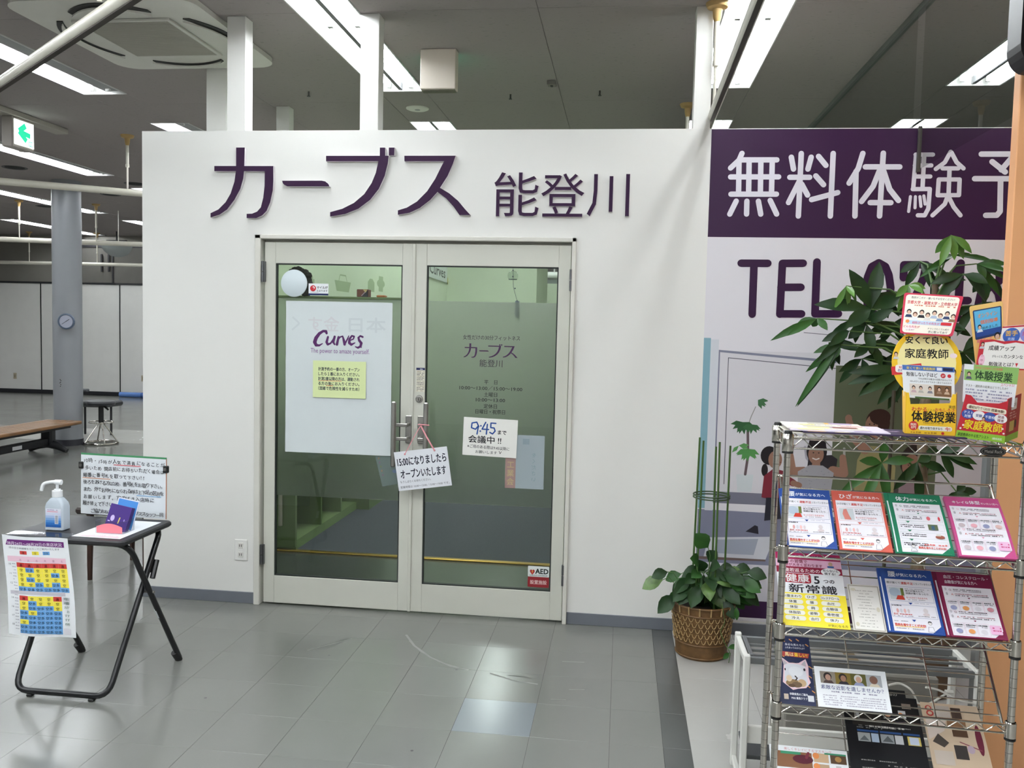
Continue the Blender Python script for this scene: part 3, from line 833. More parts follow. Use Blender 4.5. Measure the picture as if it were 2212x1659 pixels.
def lamp(twin):
    t = thing('ceiling_light', (0, 0, CZ), 'x', 'ceiling light')
    h = LEN / 2; b = MB(); W_ = .16; D_ = .085
    sec = [(-W_, -.004), (-W_ + .004, .0), (-.135, D_), (-.02, D_), (0, .045), (.02, D_), (.135, D_), (W_ - .004, 0), (W_, -.004)]
    n = len(sec)
    b.add([(x, y, z + CZ) for y in (-h, h) for x, z in sec], [(i, i + 1, n + i + 1, n + i) for i in range(n - 1)])
    for y in (-h, h):
        b.add([(x, y, z + CZ) for x, z in sec], [tuple(range(n))])
    b.build('reflector', TROUGH, t, base=False)
    for sx in ((-1, 1) if twin else (-1,)):
        for y0, y1 in ((-h + .05, -.02), (.02, h - .05)):
            MB().tube([(sx * .078, y0, CZ + .028), (sx * .078, y1, CZ + .028)], .016, 8, caps=False).build('tube', TUBE if twin else TUBE1, t, base=False)
            for y in (y0 - .012, y1 + .012):
                MB().box(sx * .078 - .014, sx * .078 + .014, y - .01, y + .01, CZ + .01, CZ + .084).build('socket', SOCK, t)
    if not twin:
        MB().box(.012, .15, -h + .02, h - .02, CZ + .012, CZ + .02).build('cover', TROUGHG, t)
        for y in (-h + .08, h - .08): MB().box(.06, .09, y - .012, y + .012, CZ - .004, CZ + .012).build('socket', SOCK, t)
    if twin: MB().box(-.013, .013, -h + .01, h - .01, CZ + .002, CZ + .046).build('divider', mat('lamp_divider', '#5a5b5c', .5), t)
    f_ = MB(); f_.box(-.166, -.158, -h - .004, h + .004, CZ - .005, CZ + .004).box(.158, .166, -h - .004, h + .004, CZ - .005, CZ + .004).box(-.158, .158, -h - .005, -h + .003, CZ - .005, CZ + .004).box(-.158, .158, h - .003, h + .005, CZ - .005, CZ + .004)
    f_.build('rim', TROUGH, t)
    return t


lampT = lamp(True); lampS = lamp(False)
usedT = usedS = False
LAB = {(.62, 0): 'bright twin tube ceiling lamp beside the hanging rail, right of the wall lettering', (-1.57, 0): 'bright twin tube ceiling lamp crossing behind the middle white post',
       (-3.76, 0): 'ceiling lamp with one lit tube passing under the diagonal rail at top left', (2.17, 0): 'twin tube ceiling lamp near the orange panel at top right',
       (-1.57, 1): 'twin tube lamp whose end shows just above the wall, near the round ceiling speaker', (.62, 1): 'twin tube lamp whose end shows above the corner of the purple sign',
       (2.17, 1): 'twin tube lamp whose end shows above the middle of the purple sign', (-3.76, 1): 'single tube lamp end showing above the left corner of the white wall',
       (-5.95, 1): 'long single tube lamp just below the green arrow sign', (-8.14, 2): 'single tube lamp reaching past the grey column below the second rail', (-10.33, 3): 'farthest single tube lamp left of the grey column',
       (-5.95, 2): 'short lamp end right of the grey column beside the white wall edge'}
NM = {}
for r in ROWS + ROWX:
    for k in range(-2, 4):
        yc = YE + PER * k - LEN / 2
        if yc > 11 or (r < -8 and k < 0) or (r not in ROWS and k > -1) or (r == 2.17 and k < 0) or (r > -3 and k > 1 and r != -1.57) or k > 3 or (r > -3 and k > 2) or (r < -4 and k < -1): continue
        tw = r > -3; lab = LAB.get((r, k))
        src = lampT if tw else lampS
        first = (tw and not usedT) or (not tw and not usedS)
        if first:
            o = src; o.location = (r, yc, CZ); WL[o.name] = Vector((r, yc, CZ))
            usedT = usedT or tw; usedS = usedS or (not tw)
        else: o = copy_tree(src, (r, yc, CZ))
        o['label'] = lab or ('twin tube ceiling lamp of the rows outside the picture, some rows added for frontal light' if tw else 'single tube ceiling lamp of the rows outside the picture, one row added for frontal light')
        o['group'] = 'tube lamps in the ceiling'

# ---------------------------------------------------------------- ceiling cassette air conditioner
acm = mat('cassette_plastic', '#d6d4cc', .45, 0, .4, var=.02); acd = mat('cassette_dark', '#3a3a38', .6)
cx, cy = -2.69, .24
t = thing('air_conditioner', (cx, cy, CZ), 'white ceiling cassette air conditioner with a square grille and curved vents', 'air conditioner')
b = MB(); zz = CZ - .03
P = []
for i, (sx, sy) in enumerate(((1, 1), (-1, 1), (-1, -1), (1, -1))):
    for k in range(7):
        an = math.radians(90 * i + 15 * k); P.append((cx + sx * .38 + .13 * math.cos(an), cy + sy * .46 + .13 * math.sin(an)))
b.prism(P, CZ - .028, CZ, lambda p, q, d: (p, q, d)); b.build('panel', acm, t, base=False)
g = MB(); x0, x1, y0, y1 = cx - .26, cx + .25, cy - .29, cy + .29
g.box(x0, x1, y0, y1, zz - .002, zz + .004).build('grille_back', acd, t)
g = MB()
for i in range(58):
    y = y0 + (i + .5) * (y1 - y0) / 58; g.box(x0, x1, y - .0035, y + .0018, zz - .008, zz - .002)
g.build('grille', mat('grille_grey', '#b5b1a6', .5), t, kind='stuff')
g = MB(); e = .022
g.box(x0 - e, x0, y0 - e, y1 + e, zz - .01, zz).box(x1, x1 + e, y0 - e, y1 + e, zz - .01, zz).box(x0, x1, y0 - e, y0, zz - .01, zz).box(x0, x1, y1, y1 + e, zz - .01, zz).build('grille_frame', acm, t)
for (ax_, s_) in (('x', -1), ('x', 1), ('y', -1), ('y', 1)):
    L2 = .3 if ax_ == 'x' else .22; off = .36 if ax_ == 'x' else .42
    N = 12; o_ = []; i_ = []
    for k in range(N + 1):
        q = -1 + 2 * k / N; bow = .11 * (1 - q * q)
        for lst, dd in ((o_, bow + .016), (i_, bow * .72 - .02)):
            lst.append((cx + s_ * (off + dd), cy + q * L2) if ax_ == 'x' else (cx + q * L2, cy + s_ * (off + dd)))
    MB().prism(o_ + i_[::-1], zz - .004, zz + .002, lambda p, q, d: (p, q, d)).build('vent_slot', acd, t)
    fo = [(p + (cx - p) * .05, q + (cy - q) * .05) for p, q in o_]; fi = [(p, q) for p, q in i_]
    MB().prism(fo + fi[::-1], zz - .02, zz - .012, lambda p, q, d: (p, q, d)).build('vent_flap', acm, t)

# ---------------------------------------------------------------- exit arrow sign, boxed sign, speaker, small ceiling things
GREENS = mat('sign_green', '#1fae82', .5, emit=1.2)
t = thing('exit_sign', (-4.85, 2.0, 2.87), 'lit green arrow exit sign hanging from the hall ceiling', 'exit sign')
hb = MB().rbox(-4.90, -4.805, 1.93, 2.19, 2.88, 3.12, .006).build('housing', mat('sign_housing', '#a9a29a', .5), t)
MB().rbox(-4.91, -4.79, 1.6, 2.62, 3.12, CZ, .006).build('ceiling_plate', mat('sign_plate', '#a7a399', .5), t)
MB().box(-4.805, -4.80, 1.948, 2.176, 2.905, 3.10).build('lit_face', mat('sign_white', '#f4fff8', .4, emit=1.6), t)
a = Art(plane_m((-4.80, 1.948, 2.905), (0, 1, 0), (0, 0, 1))); a.L(4)
a.stroke([(.05, .108), (.185, .092)], .04, GREENS, cap=False).stroke([(.13, .165), (.05, .108), (.14, .045)], .045, GREENS, cap=False)
a.frame(.165, .012, .212, .05, .006, GREENS).rect(.184, .018, .192, .04, GREENS).done('arrow', t)

t = thing('boxed_sign', (-1.117, .64, 2.93), 'plain white box sign hanging from the ceiling above the lettering', 'sign')
MB().rbox(-1.224, -1.012, .6, .68, 2.935, CZ, .004).build('box', mat('box_sign_plastic', '#ddd3c6', .5), t)
MB().box(-1.218, -1.018, .605, .675, 2.929, 2.936).build('bottom_edge', mat('box_sign_edge', '#5b5546', .6), t)
MB().box(-1.2, -1.03, .681, .683, 2.96, 3.13).build('lit_face', mat('sign_green_face', '#35d6a4', .5, emit=2.0), t)

t = thing('ceiling_speaker', (-1.57, 1.99, CZ - .012), 'round white speaker flush in the ceiling above the wall', 'speaker')
b = MB().lathe([(.0001, -.012), (.07, -.012), (.084, -.006), (.086, 0)], (-1.57, 1.99, CZ), 28); b.build('cover', acm, t)
MB().lathe([(.0001, -.015), (.018, -.0145), (.022, -.011)], (-1.57, 1.99, CZ), 16).build('centre', TROUGHG, t)
t = thing('ceiling_sensor', (-.511, 1.315, CZ - .03), 'small grey box sensor on the ceiling right of the boxed sign', 'sensor')
MB().rbox(-.54, -.482, 1.28, 1.35, CZ - .028, CZ, .004).build('case', mat('sensor_grey', '#75706a', .6), t)
MB().rbox(-.52, -.502, 1.3, 1.33, CZ - .034, CZ - .026, .003).build('eye', acd, t)
for i, (x, y) in enumerate(((-6.65, 4.45), (-6.72, 6.39), (-5.87, 5.52), (-7.58, 5.49), (-8.5, 7.6))):
    t = thing('downlight', (x, y, CZ - .01), ('dark round recessed downlight under the lit tube lamps at far left', 'dark round recessed downlight right of the grey column', 'dark round recessed downlight by the white wall edge', 'dark round recessed downlight at the left photo edge', 'dark recessed downlight low at the left photo edge')[i], 'downlight', 'unlit downlights in the hall')
    MB().lathe([(.1, 0), (.11, -.004), (.125, -.006), (.13, 0)], (x, y, CZ), 24).build('ring', mat('downlight_ring', '#3b3a39', .5), t)
    MB().lathe([(.0001, -.001), (.1, -.001)], (x, y, CZ), 24).build('well', mat('downlight_well', '#0f0f0f', .8), t)
for i, (px, py) in enumerate(((667, 198), (1103, 204), (1296, 196))):
    v = at(px, py, 'z', CZ)
    t = thing('sprinkler_head', (v.x, v.y, CZ - .03), ('small sprinkler head between the two left posts', 'small sprinkler head right of the boxed sign', 'small sprinkler head left of the right post')[i], 'sprinkler', 'sprinkler heads')
    MB().tube([(v.x, v.y, CZ), (v.x, v.y, CZ - .03)], .006, 8).build('stem', acd, t)
    MB().lathe([(.0001, -.034), (.012, -.034), (.012, -.031)], (v.x, v.y, CZ), 10).build('plate', acd, t)

# ---------------------------------------------------------------- hanging rails with drop rods


def rail(label, p, q, r, slot, rods):
    p = Vector(p); q = Vector(q); t = thing('hanging_rail', (p + q) / 2, label, 'rail', 'rails hung from the ceiling')
    MB().tube([p, q], r, 14).build('rail_tube', PIPEM, t, base=False)
    if slot:
        d = (q - p).normalized(); s_ = d.cross(Vector((0, 0, 1))).normalized() * (r * .42); dz = Vector((0, 0, -r * .9)); d2 = Vector((0, 0, -r * 1.12))
        MB().add([p - s_ + dz, p + s_ + dz, q + s_ + dz, q - s_ + dz, p - s_ + d2, p + s_ + d2, q + s_ + d2, q - s_ + d2], [(0, 1, 2, 3), (4, 5, 6, 7), (0, 4, 7, 3), (1, 5, 6, 2), (0, 1, 5, 4), (3, 2, 6, 7)]).build('slot', SLOTM, t, base=False)
    for (x, y) in rods:
        z = p.z + r * .5
        rd = MB().tube([(x, y, z), (x, y, z + .2)], .008, 8).tube([(x, y, z + .2), (x, y, CZ - .05)], .013, 10).tube([(x, y, z + .19), (x, y, z + .215)], .016, 10).build('drop_rod', PIPEM, t)
        MB().lathe([(.014, -.09), (.02, -.07), (.024, -.03), (.05, -.022), (.058, -.006), (.058, 0)], (x, y, CZ), 18).build('ceiling_rose', ROSE, rd)


rail('ivory hanging rail running from the camera to the corner of the purple sign', (.408, -2.6, 2.66), (.415, .004 + 2.2, 2.6), .022, True, ((.415, -.03), (.412, 1.93)))
pA = at(-60, 222, 'z', 2.6); pB = at(300, -22, 'z', 2.6)
rail('thick ivory rail crossing the top left corner diagonally', pA, pB, .026, True, ((at(215, 12, 'z', 2.6).x, at(215, 12, 'z', 2.6).y),))
pA = at(-40, 388, 'z', 2.68); pB = at(330, 420, 'z', 2.68)
rail('stained ivory rail crossing in front of the grey column', pA, pB, .03, False, ((-4.397, 2.864),))
pA = at(-40, 515, 'z', 2.62); pB = at(330, 529, 'z', 2.62)
rail('ivory rail in the hall just above the far window', pA, pB, .036, False, ((at(208, 524, 'z', 2.62).x, at(208, 524, 'z', 2.62).y), (at(42, 517, 'z', 2.62).x, at(42, 517, 'z', 2.62).y)))
pA = at(-40, 567, 'z', 2.57); pB = at(330, 575, 'z', 2.57)
rail('thin ivory rail along the far wall soffit', (pA.x, 11.2, 2.57), (pB.x, 11.5, 2.57), .034, False, ((at(67, 568, 'z', 2.57).x, 11.27), (at(220, 572, 'z', 2.57).x, 11.4)))

# ---------------------------------------------------------------- glass smoke barrier
t = thing('smoke_barrier', (1.4, -1.4, 2.37), 'clear glass smoke barrier hanging from the ceiling in front of the purple sign', 'glass barrier')
MB().add([(1.4, -1.42, 2.37), (1.4, -.004, 2.36), (1.4, -.004, CZ), (1.4, -1.42, CZ)], [(0, 1, 2, 3)]).build('pane', GLASSB, t)
MB().add([(1.4, .104, 2.57), (1.4, 7, 2.57), (1.4, 7, CZ), (1.4, .104, CZ)], [(0, 1, 2, 3)]).build('pane', GLASSB, t)
MB().box(1.385, 1.415, -1.42, 7, CZ - .03, CZ).build('top_channel', mat('channel_grey', '#6f7270', .5, .3), t)
MB().box(1.392, 1.408, -.02, -.004, 2.35, 2.57).build('end_channel', mat('channel_dark', '#4b4946', .4, .5), t)

# ================================================================ mural on the wall right of the doors
mu = thing('wall_mural', (1.4, -.002, .07), 'printed wall mural with a purple band, white lettering and a photo of an exercise room', 'mural')
MX = 2.3
MB().box(.411, MX, -.0018, 0, .075, 2.562).build('sheet', mat('mural_vinyl', '#dedbe0', .42, 0, .4), mu)
a = Art(plane_y(0, 0, -.0018)); a.L(1)
MP = '#33143a'
a.rect(.411, 2.029, MX, 2.562, MP).rect(.411, .093, MX, .182, MP)
a.L(3)
for i_, s_ in enumerate(SIGN_KANJI): a.stroke(s_, .0145 if 35 <= i_ <= 38 else .0205 if 29 <= i_ <= 45 else .0262, '#dcd9e2')
for s_ in SIGN_TEL: a.stroke(s_, .0375, MP)
a.done('lettering', mu)
a = Art(plane_y(0, 0, -.0018)); a.L(1)
X = lambda px, py: (lambda v: (v.x, v.z))(at(px, py, 'y', -.003))
a.rect(.411, .185, MX, .37, '#cfccd4').poly([(.411, .37), (MX, .37), (MX, .62), (.411, .645)], '#7f8196').poly([(.411, .68), (MX, .68), (MX, .735), (.411, .74)], '#757584')
a.rect(.411, .74, 1.062, 1.46, '#d2cfd4').poly([(1.062, .74), (MX, .74), (MX, 1.42), (1.062, 1.40)], '#5f664f').rect(1.56, .5, MX, 1.42, '#c3bfc4')
a.L(2)
a.rect(.411, .65, .446, 1.522, '#7fa6b3').rect(.446, .64, .486, 1.515, '#cdd0d6').poly([(.487, .74), (.494, .74), (.494, 1.463), (.487, 1.463)], '#7d7f92')
a.poly([(.487, 1.463), (1.062, 1.425), (1.062, 1.412), (.487, 1.452)], '#7d7f92').stroke([(.538, .78), (.536, 1.424), (1.06, 1.385)], .0035, '#4a4a55').stroke([(.9, 1.56), (1.02, 1.552)], .003, '#5c5c66')
a.poly([(.45, .40), (.47, .50), (.80, .52), (.76, .40)], '#c9cbd2').poly([(.50, .42), (.51, .49), (.72, .505), (.70, .42)], '#9fa5b4').poly([(.411, .385), (.76, .39), (.76, .4), (.411, .4)], '#6d5c58')
# printed plant in a white pot
a.L(3).poly([(.597, .832), (.683, .834), (.676, .745), (.606, .742)], '#c8cfd2').stroke([(.642, .834), (.652, .93), (.645, 1.08)], .013, '#66565a').stroke([(.645, 1.08), (.66, 1.13), (.68, 1.18)], .004, '#8b8a86')
rr = random.Random(5)
for cx_, cy_, n_, l_, c_ in ((.69, 1.215, 6, .05, '#3f6a44'), (.62, 1.1, 9, .062, '#2f5a36'), (.665, 1.09, 7, .05, '#38653d'), (.65, .965, 8, .065, '#4f8a4a'), (.605, .98, 4, .05, '#5c9456')):
    for k in range(n_):
        an = math.radians(200 + 140 * k / max(1, n_ - 1) + rr.uniform(-10, 10)) if n_ > 6 else math.radians(rr.uniform(170, 370))
        tx, ty = cx_ + l_ * math.cos(an), cy_ + l_ * math.sin(an); mx_, my_ = (cx_ + tx) / 2, (cy_ + ty) / 2; w_ = l_ * .2
        a.poly([(cx_, cy_), (mx_ - w_ * math.sin(an), my_ + w_ * math.cos(an)), (tx, ty), (mx_ + w_ * math.sin(an), my_ - w_ * math.cos(an))], c_)
# printed people exercising
SK, HR = '#94705f', '#231f22'
a.L(4)
a.poly([(.99, .45), (1.44, .45), (1.42, .72), (1.3, .99), (1.22, 1.0), (1.17, .75)], '#4a4340').poly([(1.165, .55), (1.185, .93), (1.22, 1.005), (1.33, 1.0), (1.37, .9), (1.36, .55)], '#8f875f')
a.stroke([(1.22, .985), (1.165, 1.04), (1.135, 1.13)], [.05, .04, .032], SK).ell(1.134, 1.137, .017, .02, SK).ell(1.275, 1.12, .058, .068, '#3a2622').ell(1.255, 1.105, .04, .055, SK).poly([(1.245, 1.02), (1.3, 1.02), (1.3, 1.08), (1.25, 1.07)], SK)
a.L(5).ell(1.285, 1.15, .05, .04, '#3a2622').ell(1.302, 1.11, .026, .055, '#3a2622'); a.L(6).ell(1.236, 1.112, .004, .0035, HR, 8).ell(1.258, 1.112, .004, .0035, HR, 8).stroke([(1.233, 1.085), (1.244, 1.08), (1.256, 1.085)], .005, '#d8c9c2').stroke([(1.244, 1.106), (1.24, 1.095)], .003, '#7d5c4e')
a.L(4).stroke([(.93, .985), (.94, .93), (.975, .89)], .012, '#a6a3ae').stroke([(1.12, .985), (1.125, .88), (1.085, .885)], .012, '#a9a8a5')
a.poly([(.94, .83), (1.08, .83), (1.09, .93), (1.06, .95), (.95, .94)], '#2e2a2e')
a.stroke([(.86, .94), (.872, .86), (.93, .86)], [.032, .042, .05], SK).stroke([(1.115, .94), (1.125, .86), (1.07, .87)], [.032, .042, .05], SK)
a.ell(.988, .965, .05, .062, HR).L(5).ell(.985, .95, .038, .05, SK).poly([(.965, .88), (1.01, .88), (1.005, .92), (.97, .92)], SK).poly([(.905, .73), (.9, .86), (.955, .895), (1.02, .895), (1.075, .86), (1.06, .72)], '#9c9ba0')
a.poly([(.84, .66), (.87, .74), (1.06, .72), (1.08, .66)], '#26252a').L(6).poly([(.94, .97), (.95, 1.02), (1.03, 1.02), (1.035, .965), (.985, .985)], HR).stroke([(.97, .93), (.986, .924), (1.0, .93)], .006, '#d8cfca').ell(.972, .958, .004, .003, HR, 8).ell(.998, .958, .004, .003, HR, 8).stroke([(.985, .952), (.983, .942)], .003, '#7d5c4e')
for k in range(26): a.ell(rr.uniform(.915, 1.06), rr.uniform(.735, .87), .004, .003, '#8f9096', 6)
a.L(4).ell(.757, .935, .043, .048, HR).ell(.737, .86, .016, .032, HR).L(5).ell(.787, .915, .034, .045, SK).poly([(.727, .72), (.735, .83), (.78, .87), (.83, .86), (.85, .8), (.84, .7)], '#7d2b38').stroke([(.83, .83), (.88, .8)], .035, '#7d2b38').stroke([(.88, .8), (.91, .79)], .028, SK).poly([(.745, .6), (.75, .72), (.85, .72), (.86, .62)], '#2a2a33')
a.L(4).ell(1.46, .93, .07, .09, '#2e2523').L(5).ell(1.445, .91, .045, .06, SK).poly([(1.38, .6), (1.39, .8), (1.45, .84), (1.52, .82), (1.54, .6)], '#8f7a80')
a.L(6).ell(.802, .925, .003, .003, HR, 8).stroke([(.806, .9), (.815, .903)], .004, '#7d4a44').stroke([(1.43, .885), (1.445, .88)], .004, '#7d4a44').ell(1.43, .915, .003, .003, HR, 8)
a.L(5).poly([(.655, .54), (.70, .575), (.715, .57), (.72, .53)], '#2b2a33')
a.done('photo_print', mu)

# ================================================================ orange shop panel on the right with its hanging sign
ORM = mat('orange_laminate', '#dfa473', .45, 0, .4, var=.03, vs=3)
t = thing('orange_partition', (1.7, -1.48, 0), 'tall orange partition panel at the right photo edge behind the wire rack', 'panel')
MB().box(1.243, 2.6, -1.5, -1.45, 0, 2.9, bev=.003).build('board', ORM, t)
MB().box(1.222, 1.243, -1.497, -1.453, 0, 1.24, bev=.002).build('wooden_jamb', mat('brown_wood', '#7d5a3c', .5, var=.15, vs=15), t)
MB().box(1.21, 1.222, -1.495, -1.455, 0, 1.24).build('metal_edge', mat('edge_aluminium', '#8d9090', .35, .8), t)
t = thing('framed_sign', (1.35, -1.6, 2.38), 'rounded black framed sign at the top right photo corner', 'sign')
o_ = []; i_ = []
for (ca, cb, t0) in ((1.53, 2.72, 0), (1.228, 2.72, 90), (1.228, 2.45, 180), (1.53, 2.45, 270)):
    for k in range(6):
        an = math.radians(t0 + 18 * k); o_.append((ca + .056 * math.cos(an), cb + .07 * math.sin(an))); i_.append((ca + .036 * math.cos(an), cb + .05 * math.sin(an)))
fz = lambda p, q, d: (p, d, q)
b = MB(); n = len(o_)
b.add([fz(p, q, d) for d in (-1.66, -1.56) for p, q in o_] + [fz(p, q, -1.66) for p, q in i_], [(k, (k + 1) % n, n + (k + 1) % n, n + k) for k in range(n)] + [(k, (k + 1) % n, 2 * n + (k + 1) % n, 2 * n + k) for k in range(n)])
b.build('frame', mat('gloss_black', '#101010', .35, 0, .25), t); MB().prism(i_, -1.652, -1.57, fz).build('face', mat('pale_face', '#d9ded6', .4), t)
MB().tube([(1.35, -1.61, 2.78), (1.35, -1.61, CZ)], .008, 8).build('hanger', BLACKM, t)

# ================================================================ behind the glass: cabinet, chime, small goods
t = thing('shoe_cabinet', (-2.28, 1.8, 0), 'low green cabinet with open niches inside the entry, left of the carpet', 'cabinet')
MB().box(-2.4, -2.155, 1.1, 1.13, .03, 1.0).build('end_panel', GREENC, t)
MB().box(-2.4, -2.16, 1.13, 2.5, 0, .07).build('plinth', mat('green_plinth', '#7f9463', .5), t)
MB().box(-2.4, -2.38, 1.13, 2.5, .07, 1.0).build('back_panel', GREENC, t)
for y in (1.62, 2.08, 2.48): MB().box(-2.38, -2.158, y, y + .025, .07, 1.0).build('divider', GREENC, t)
MB().box(-2.38, -2.16, 1.13, 2.5, .48, .5).build('shelf', GREENC, t)
MB().box(-2.4, -2.15, 1.1, 2.52, .985, 1.0).build('top', GREENC, t)
MB().box(-2.4, -2.05, 2.5, 3.02, 0, 1.0).build('end_unit', GREENC, t)
MB().tube([(-2.25, 1.075, .18), (-2.25, 1.07, .52)], .014, 10).build('handle', mat('cabinet_handle', '#a8a294', .4), t)
MB().sphere((-2.33, 1.08, .36), .02, 10).build('knob', STEEL, t)

CY = .085; cb_ = at(1108, 596, 'y', CY); ct_ = at(1117, 650, 'y', CY)
t = thing('wind_chime', (cb_.x, CY, ct_.z - .1), 'glass wind chime with a paper strip hanging behind the right door', 'wind chime')
b = MB(); prof = [(.028 * math.sin(math.radians(an)), -.028 * math.cos(math.radians(an))) for an in range(50, 176, 14)]
b.lathe(prof, cb_, 20).build('bell', glassmat('chime_glass', '#f2f6f3', 1.35), t)
MB().lathe([(.0216, -.019), (.023, -.0168), (.023, -.02)], cb_, 20).build('rim', mat('chime_rim', '#4c5a58', .3), t)
MB().tube([(cb_.x, CY, 1.966), (cb_.x, CY, cb_.z + .03), (cb_.x + .004, CY, cb_.z - .06), ct_], .0011, 6).build('string', mat('dark_string', '#3a4450', .7), t)
for f_ in (cb_ + Vector((0, 0, .029)), cb_ - Vector((0, 0, .004)), cb_ * .5 + ct_ * .5, ct_): MB().sphere(f_, .004, 8).build('bead', mat('blue_bead', '#263654', .3), t)
MB().box(ct_.x - .01, ct_.x + .012, CY - .001, CY + .001, ct_.z - .09, ct_.z).build('paper_strip', mat('grey_strip', '#7f8b95', .6), t)

dec = ink('#a9bb95')
a = Art(plane_m((-2.155, 0, 0), (0, 1, 0), (0, 0, 1))); a.L(3)


def D(px, py):
    v = at(px, py, 'x', -2.154); return (v.y, v.z)


c0 = D(741, 616); a.poly([(c0[0] - .2, c0[1] + .03), (c0[0] + .2, c0[1] + .03), (c0[0] + .15, c0[1] - .05), (c0[0] - .15, c0[1] - .05)], dec).stroke([(c0[0] - .1, c0[1] + .03), (c0[0] - .07, c0[1] + .075), (c0[0] + .07, c0[1] + .075), (c0[0] + .1, c0[1] + .03)], .012, dec)
c0 = D(802, 615); a.poly([(c0[0] - .1, c0[1] - .06), (c0[0] + .1, c0[1] - .06), (c0[0] + .1, c0[1] + .02), (c0[0] + .04, c0[1] + .05), (c0[0] - .04, c0[1] + .05), (c0[0] - .1, c0[1] + .02)], dec)
c0 = D(823, 613); a.ell(c0[0], c0[1], .13, .038, dec).rect(c0[0] - .07, c0[1] - .07, c0[0] + .07, c0[1] + .065, dec)
c0 = D(673, 606); a.rect(c0[0] - .06, c0[1] - .03, c0[0] + .06, c0[1] + .012, dec).rect(c0[0] - .03, c0[1] + .012, c0[0] + .03, c0[1] + .03, dec)
a.done('wall_decals', bpy.data.objects['wall_entry'])
t = thing('corner_banner', (-2.14, 5.3, 2.05), 'white banner high on the green wall inside the right door', 'banner')
q0, q1 = at(918, 570, 'x', -2.14), at(966, 606, 'x', -2.14)
fn = plane_m((-2.14, q0.y, 2.09), (0, 1, -.02), (0, 0, 1))
Art(fn).rect(0, 0, q1.y - q0.y, .5, ink('#dfe6e2')).done('sheet', t)
a = Art(fn); a.L(3).ell(.1, .02, .1, .1, '#9cc6da').ell(1.35, .03, .12, .06, '#d8cf6a')
a.text('Curves', (q1.y - q0.y) * .55, .05, .17, '#3a3a3a', 'c', .02, (q1.y - q0.y) * .7).done('print', t)
LZ = at(783, 642, 'y', .08).z
MB().box(-1.86, -1.157, .0445, .13, LZ - .012, LZ, bev=.002).build('inner_ledge', GREENC, door1)
for nm, (px, py), c_, lab, cat in (('gift_box', (783, 634), '#7a4438', 'small patterned brown box standing behind the left door glass', 'box'), ('orange_pouch', (822, 640), '#d8824a', 'small orange pouch lying behind the left door glass', 'pouch')):
    v = at(px, py, 'y', .06); t = thing(nm, (v.x, .085, LZ), lab, cat)
    if nm == 'gift_box':
        MB().rbox(v.x - .032, v.x + .032, .06, .115, LZ, LZ + .042, .003).build('carton', ink(c_), t)
        a = Art(plane_y(v.x - .032, LZ, .0595)); a.L(2).poly([(.028, .002), (.062, .002), (.062, .04)], '#2e2a3a').poly([(.034, .04), (.06, .04), (.05, .024)], '#cbb07a').stroke([(.028, .008), (.046, .026)], .004, '#b7a2b8').done('print', t)
    else:
        MB().rbox(v.x - .024, v.x + .024, .06, .11, LZ, LZ + .012, .005).build('pouch', ink(c_), t); MB().box(v.x - .024, v.x + .024, .0595, .1105, LZ + .007, LZ + .009).build('zip', ink('#b5652f'), t)
t = thing('inner_tube_lamp', (-1.0, 8.4, 2.3), 'white tube lamp seen far inside through the right door top', 'lamp')
MB().tube([(-1.3, 8.4, 2.32), (-.4, 8.4, 2.32)], .05, 12).build('shade', mat('white_lamp', '#f0f3ee', .4), t)
MB().box(-1.3, -.4, 8.42, 8.44, 2.2, 2.26).build('bar', mat('grey_bar', '#8d9691', .5), t); MB().tube([(-1.02, 8.4, 2.36), (-1.02, 8.4, CZ)], .012, 8).build('stem', TROUGH, t)
# ================================================================ hall: column, clock, bench, stool, mat, mirror
t = thing('column', (-6.65, 5.35, 0), 'round grey painted column in the hall with a wall clock', 'column')
MB().tube([(-6.65, 5.35, .07), (-6.65, 5.35, CZ)], .163, 40).build('shaft', GREYP, t)
MB().tube([(-6.65, 5.35, 0), (-6.65, 5.35, .075)], .167, 40).build('base_band', mat('dark_band', '#33343a', .5), t)
b = Art(lambda p, q, l: (-6.65 + (.1635 + l) * math.sin(p), 5.35 - (.1635 + l) * math.cos(p), q)); b.L(3)
for p, q in ((.05, .80), (.08, .77), (.03, .76), (.09, .74), (.06, .72), (.1, .79)): b.ell(p, q, .04, .006, '#3a2f2c', 8)
b.done('chipped_paint', t)
c = Vector((-6.55, 5.185, 1.495)); d = Vector((.25, -.97, 0)).normalized()
t = thing('wall_clock', c, 'round clock with a blue-grey rim on the column', 'clock')
R_ = Matrix.Translation(c) @ d.to_track_quat('Z', 'Y').to_matrix().to_4x4()
b = MB(); b.T = R_; b.lathe([(.075, .022), (.082, .03), (.094, .026), (.096, 0)], n=32).build('rim', mat('clock_rim', '#4f5d70', .35), t, base=False)
b = MB(); b.T = R_; b.lathe([(.0001, .02), (.077, .02)], n=32).build('dial', mat('clock_dial', '#a9adbd', .4), t, base=False)
b = MB(); b.T = R_
for an, l, w_ in ((35, .045, .006), (215, .06, .004)):
    b.T = R_ @ Matrix.Rotation(math.radians(an), 4, 'Z'); b.box(-.005, l, -w_ / 2, w_ / 2, .022, .024)
b.build('hands', BLACKM, t, base=False)

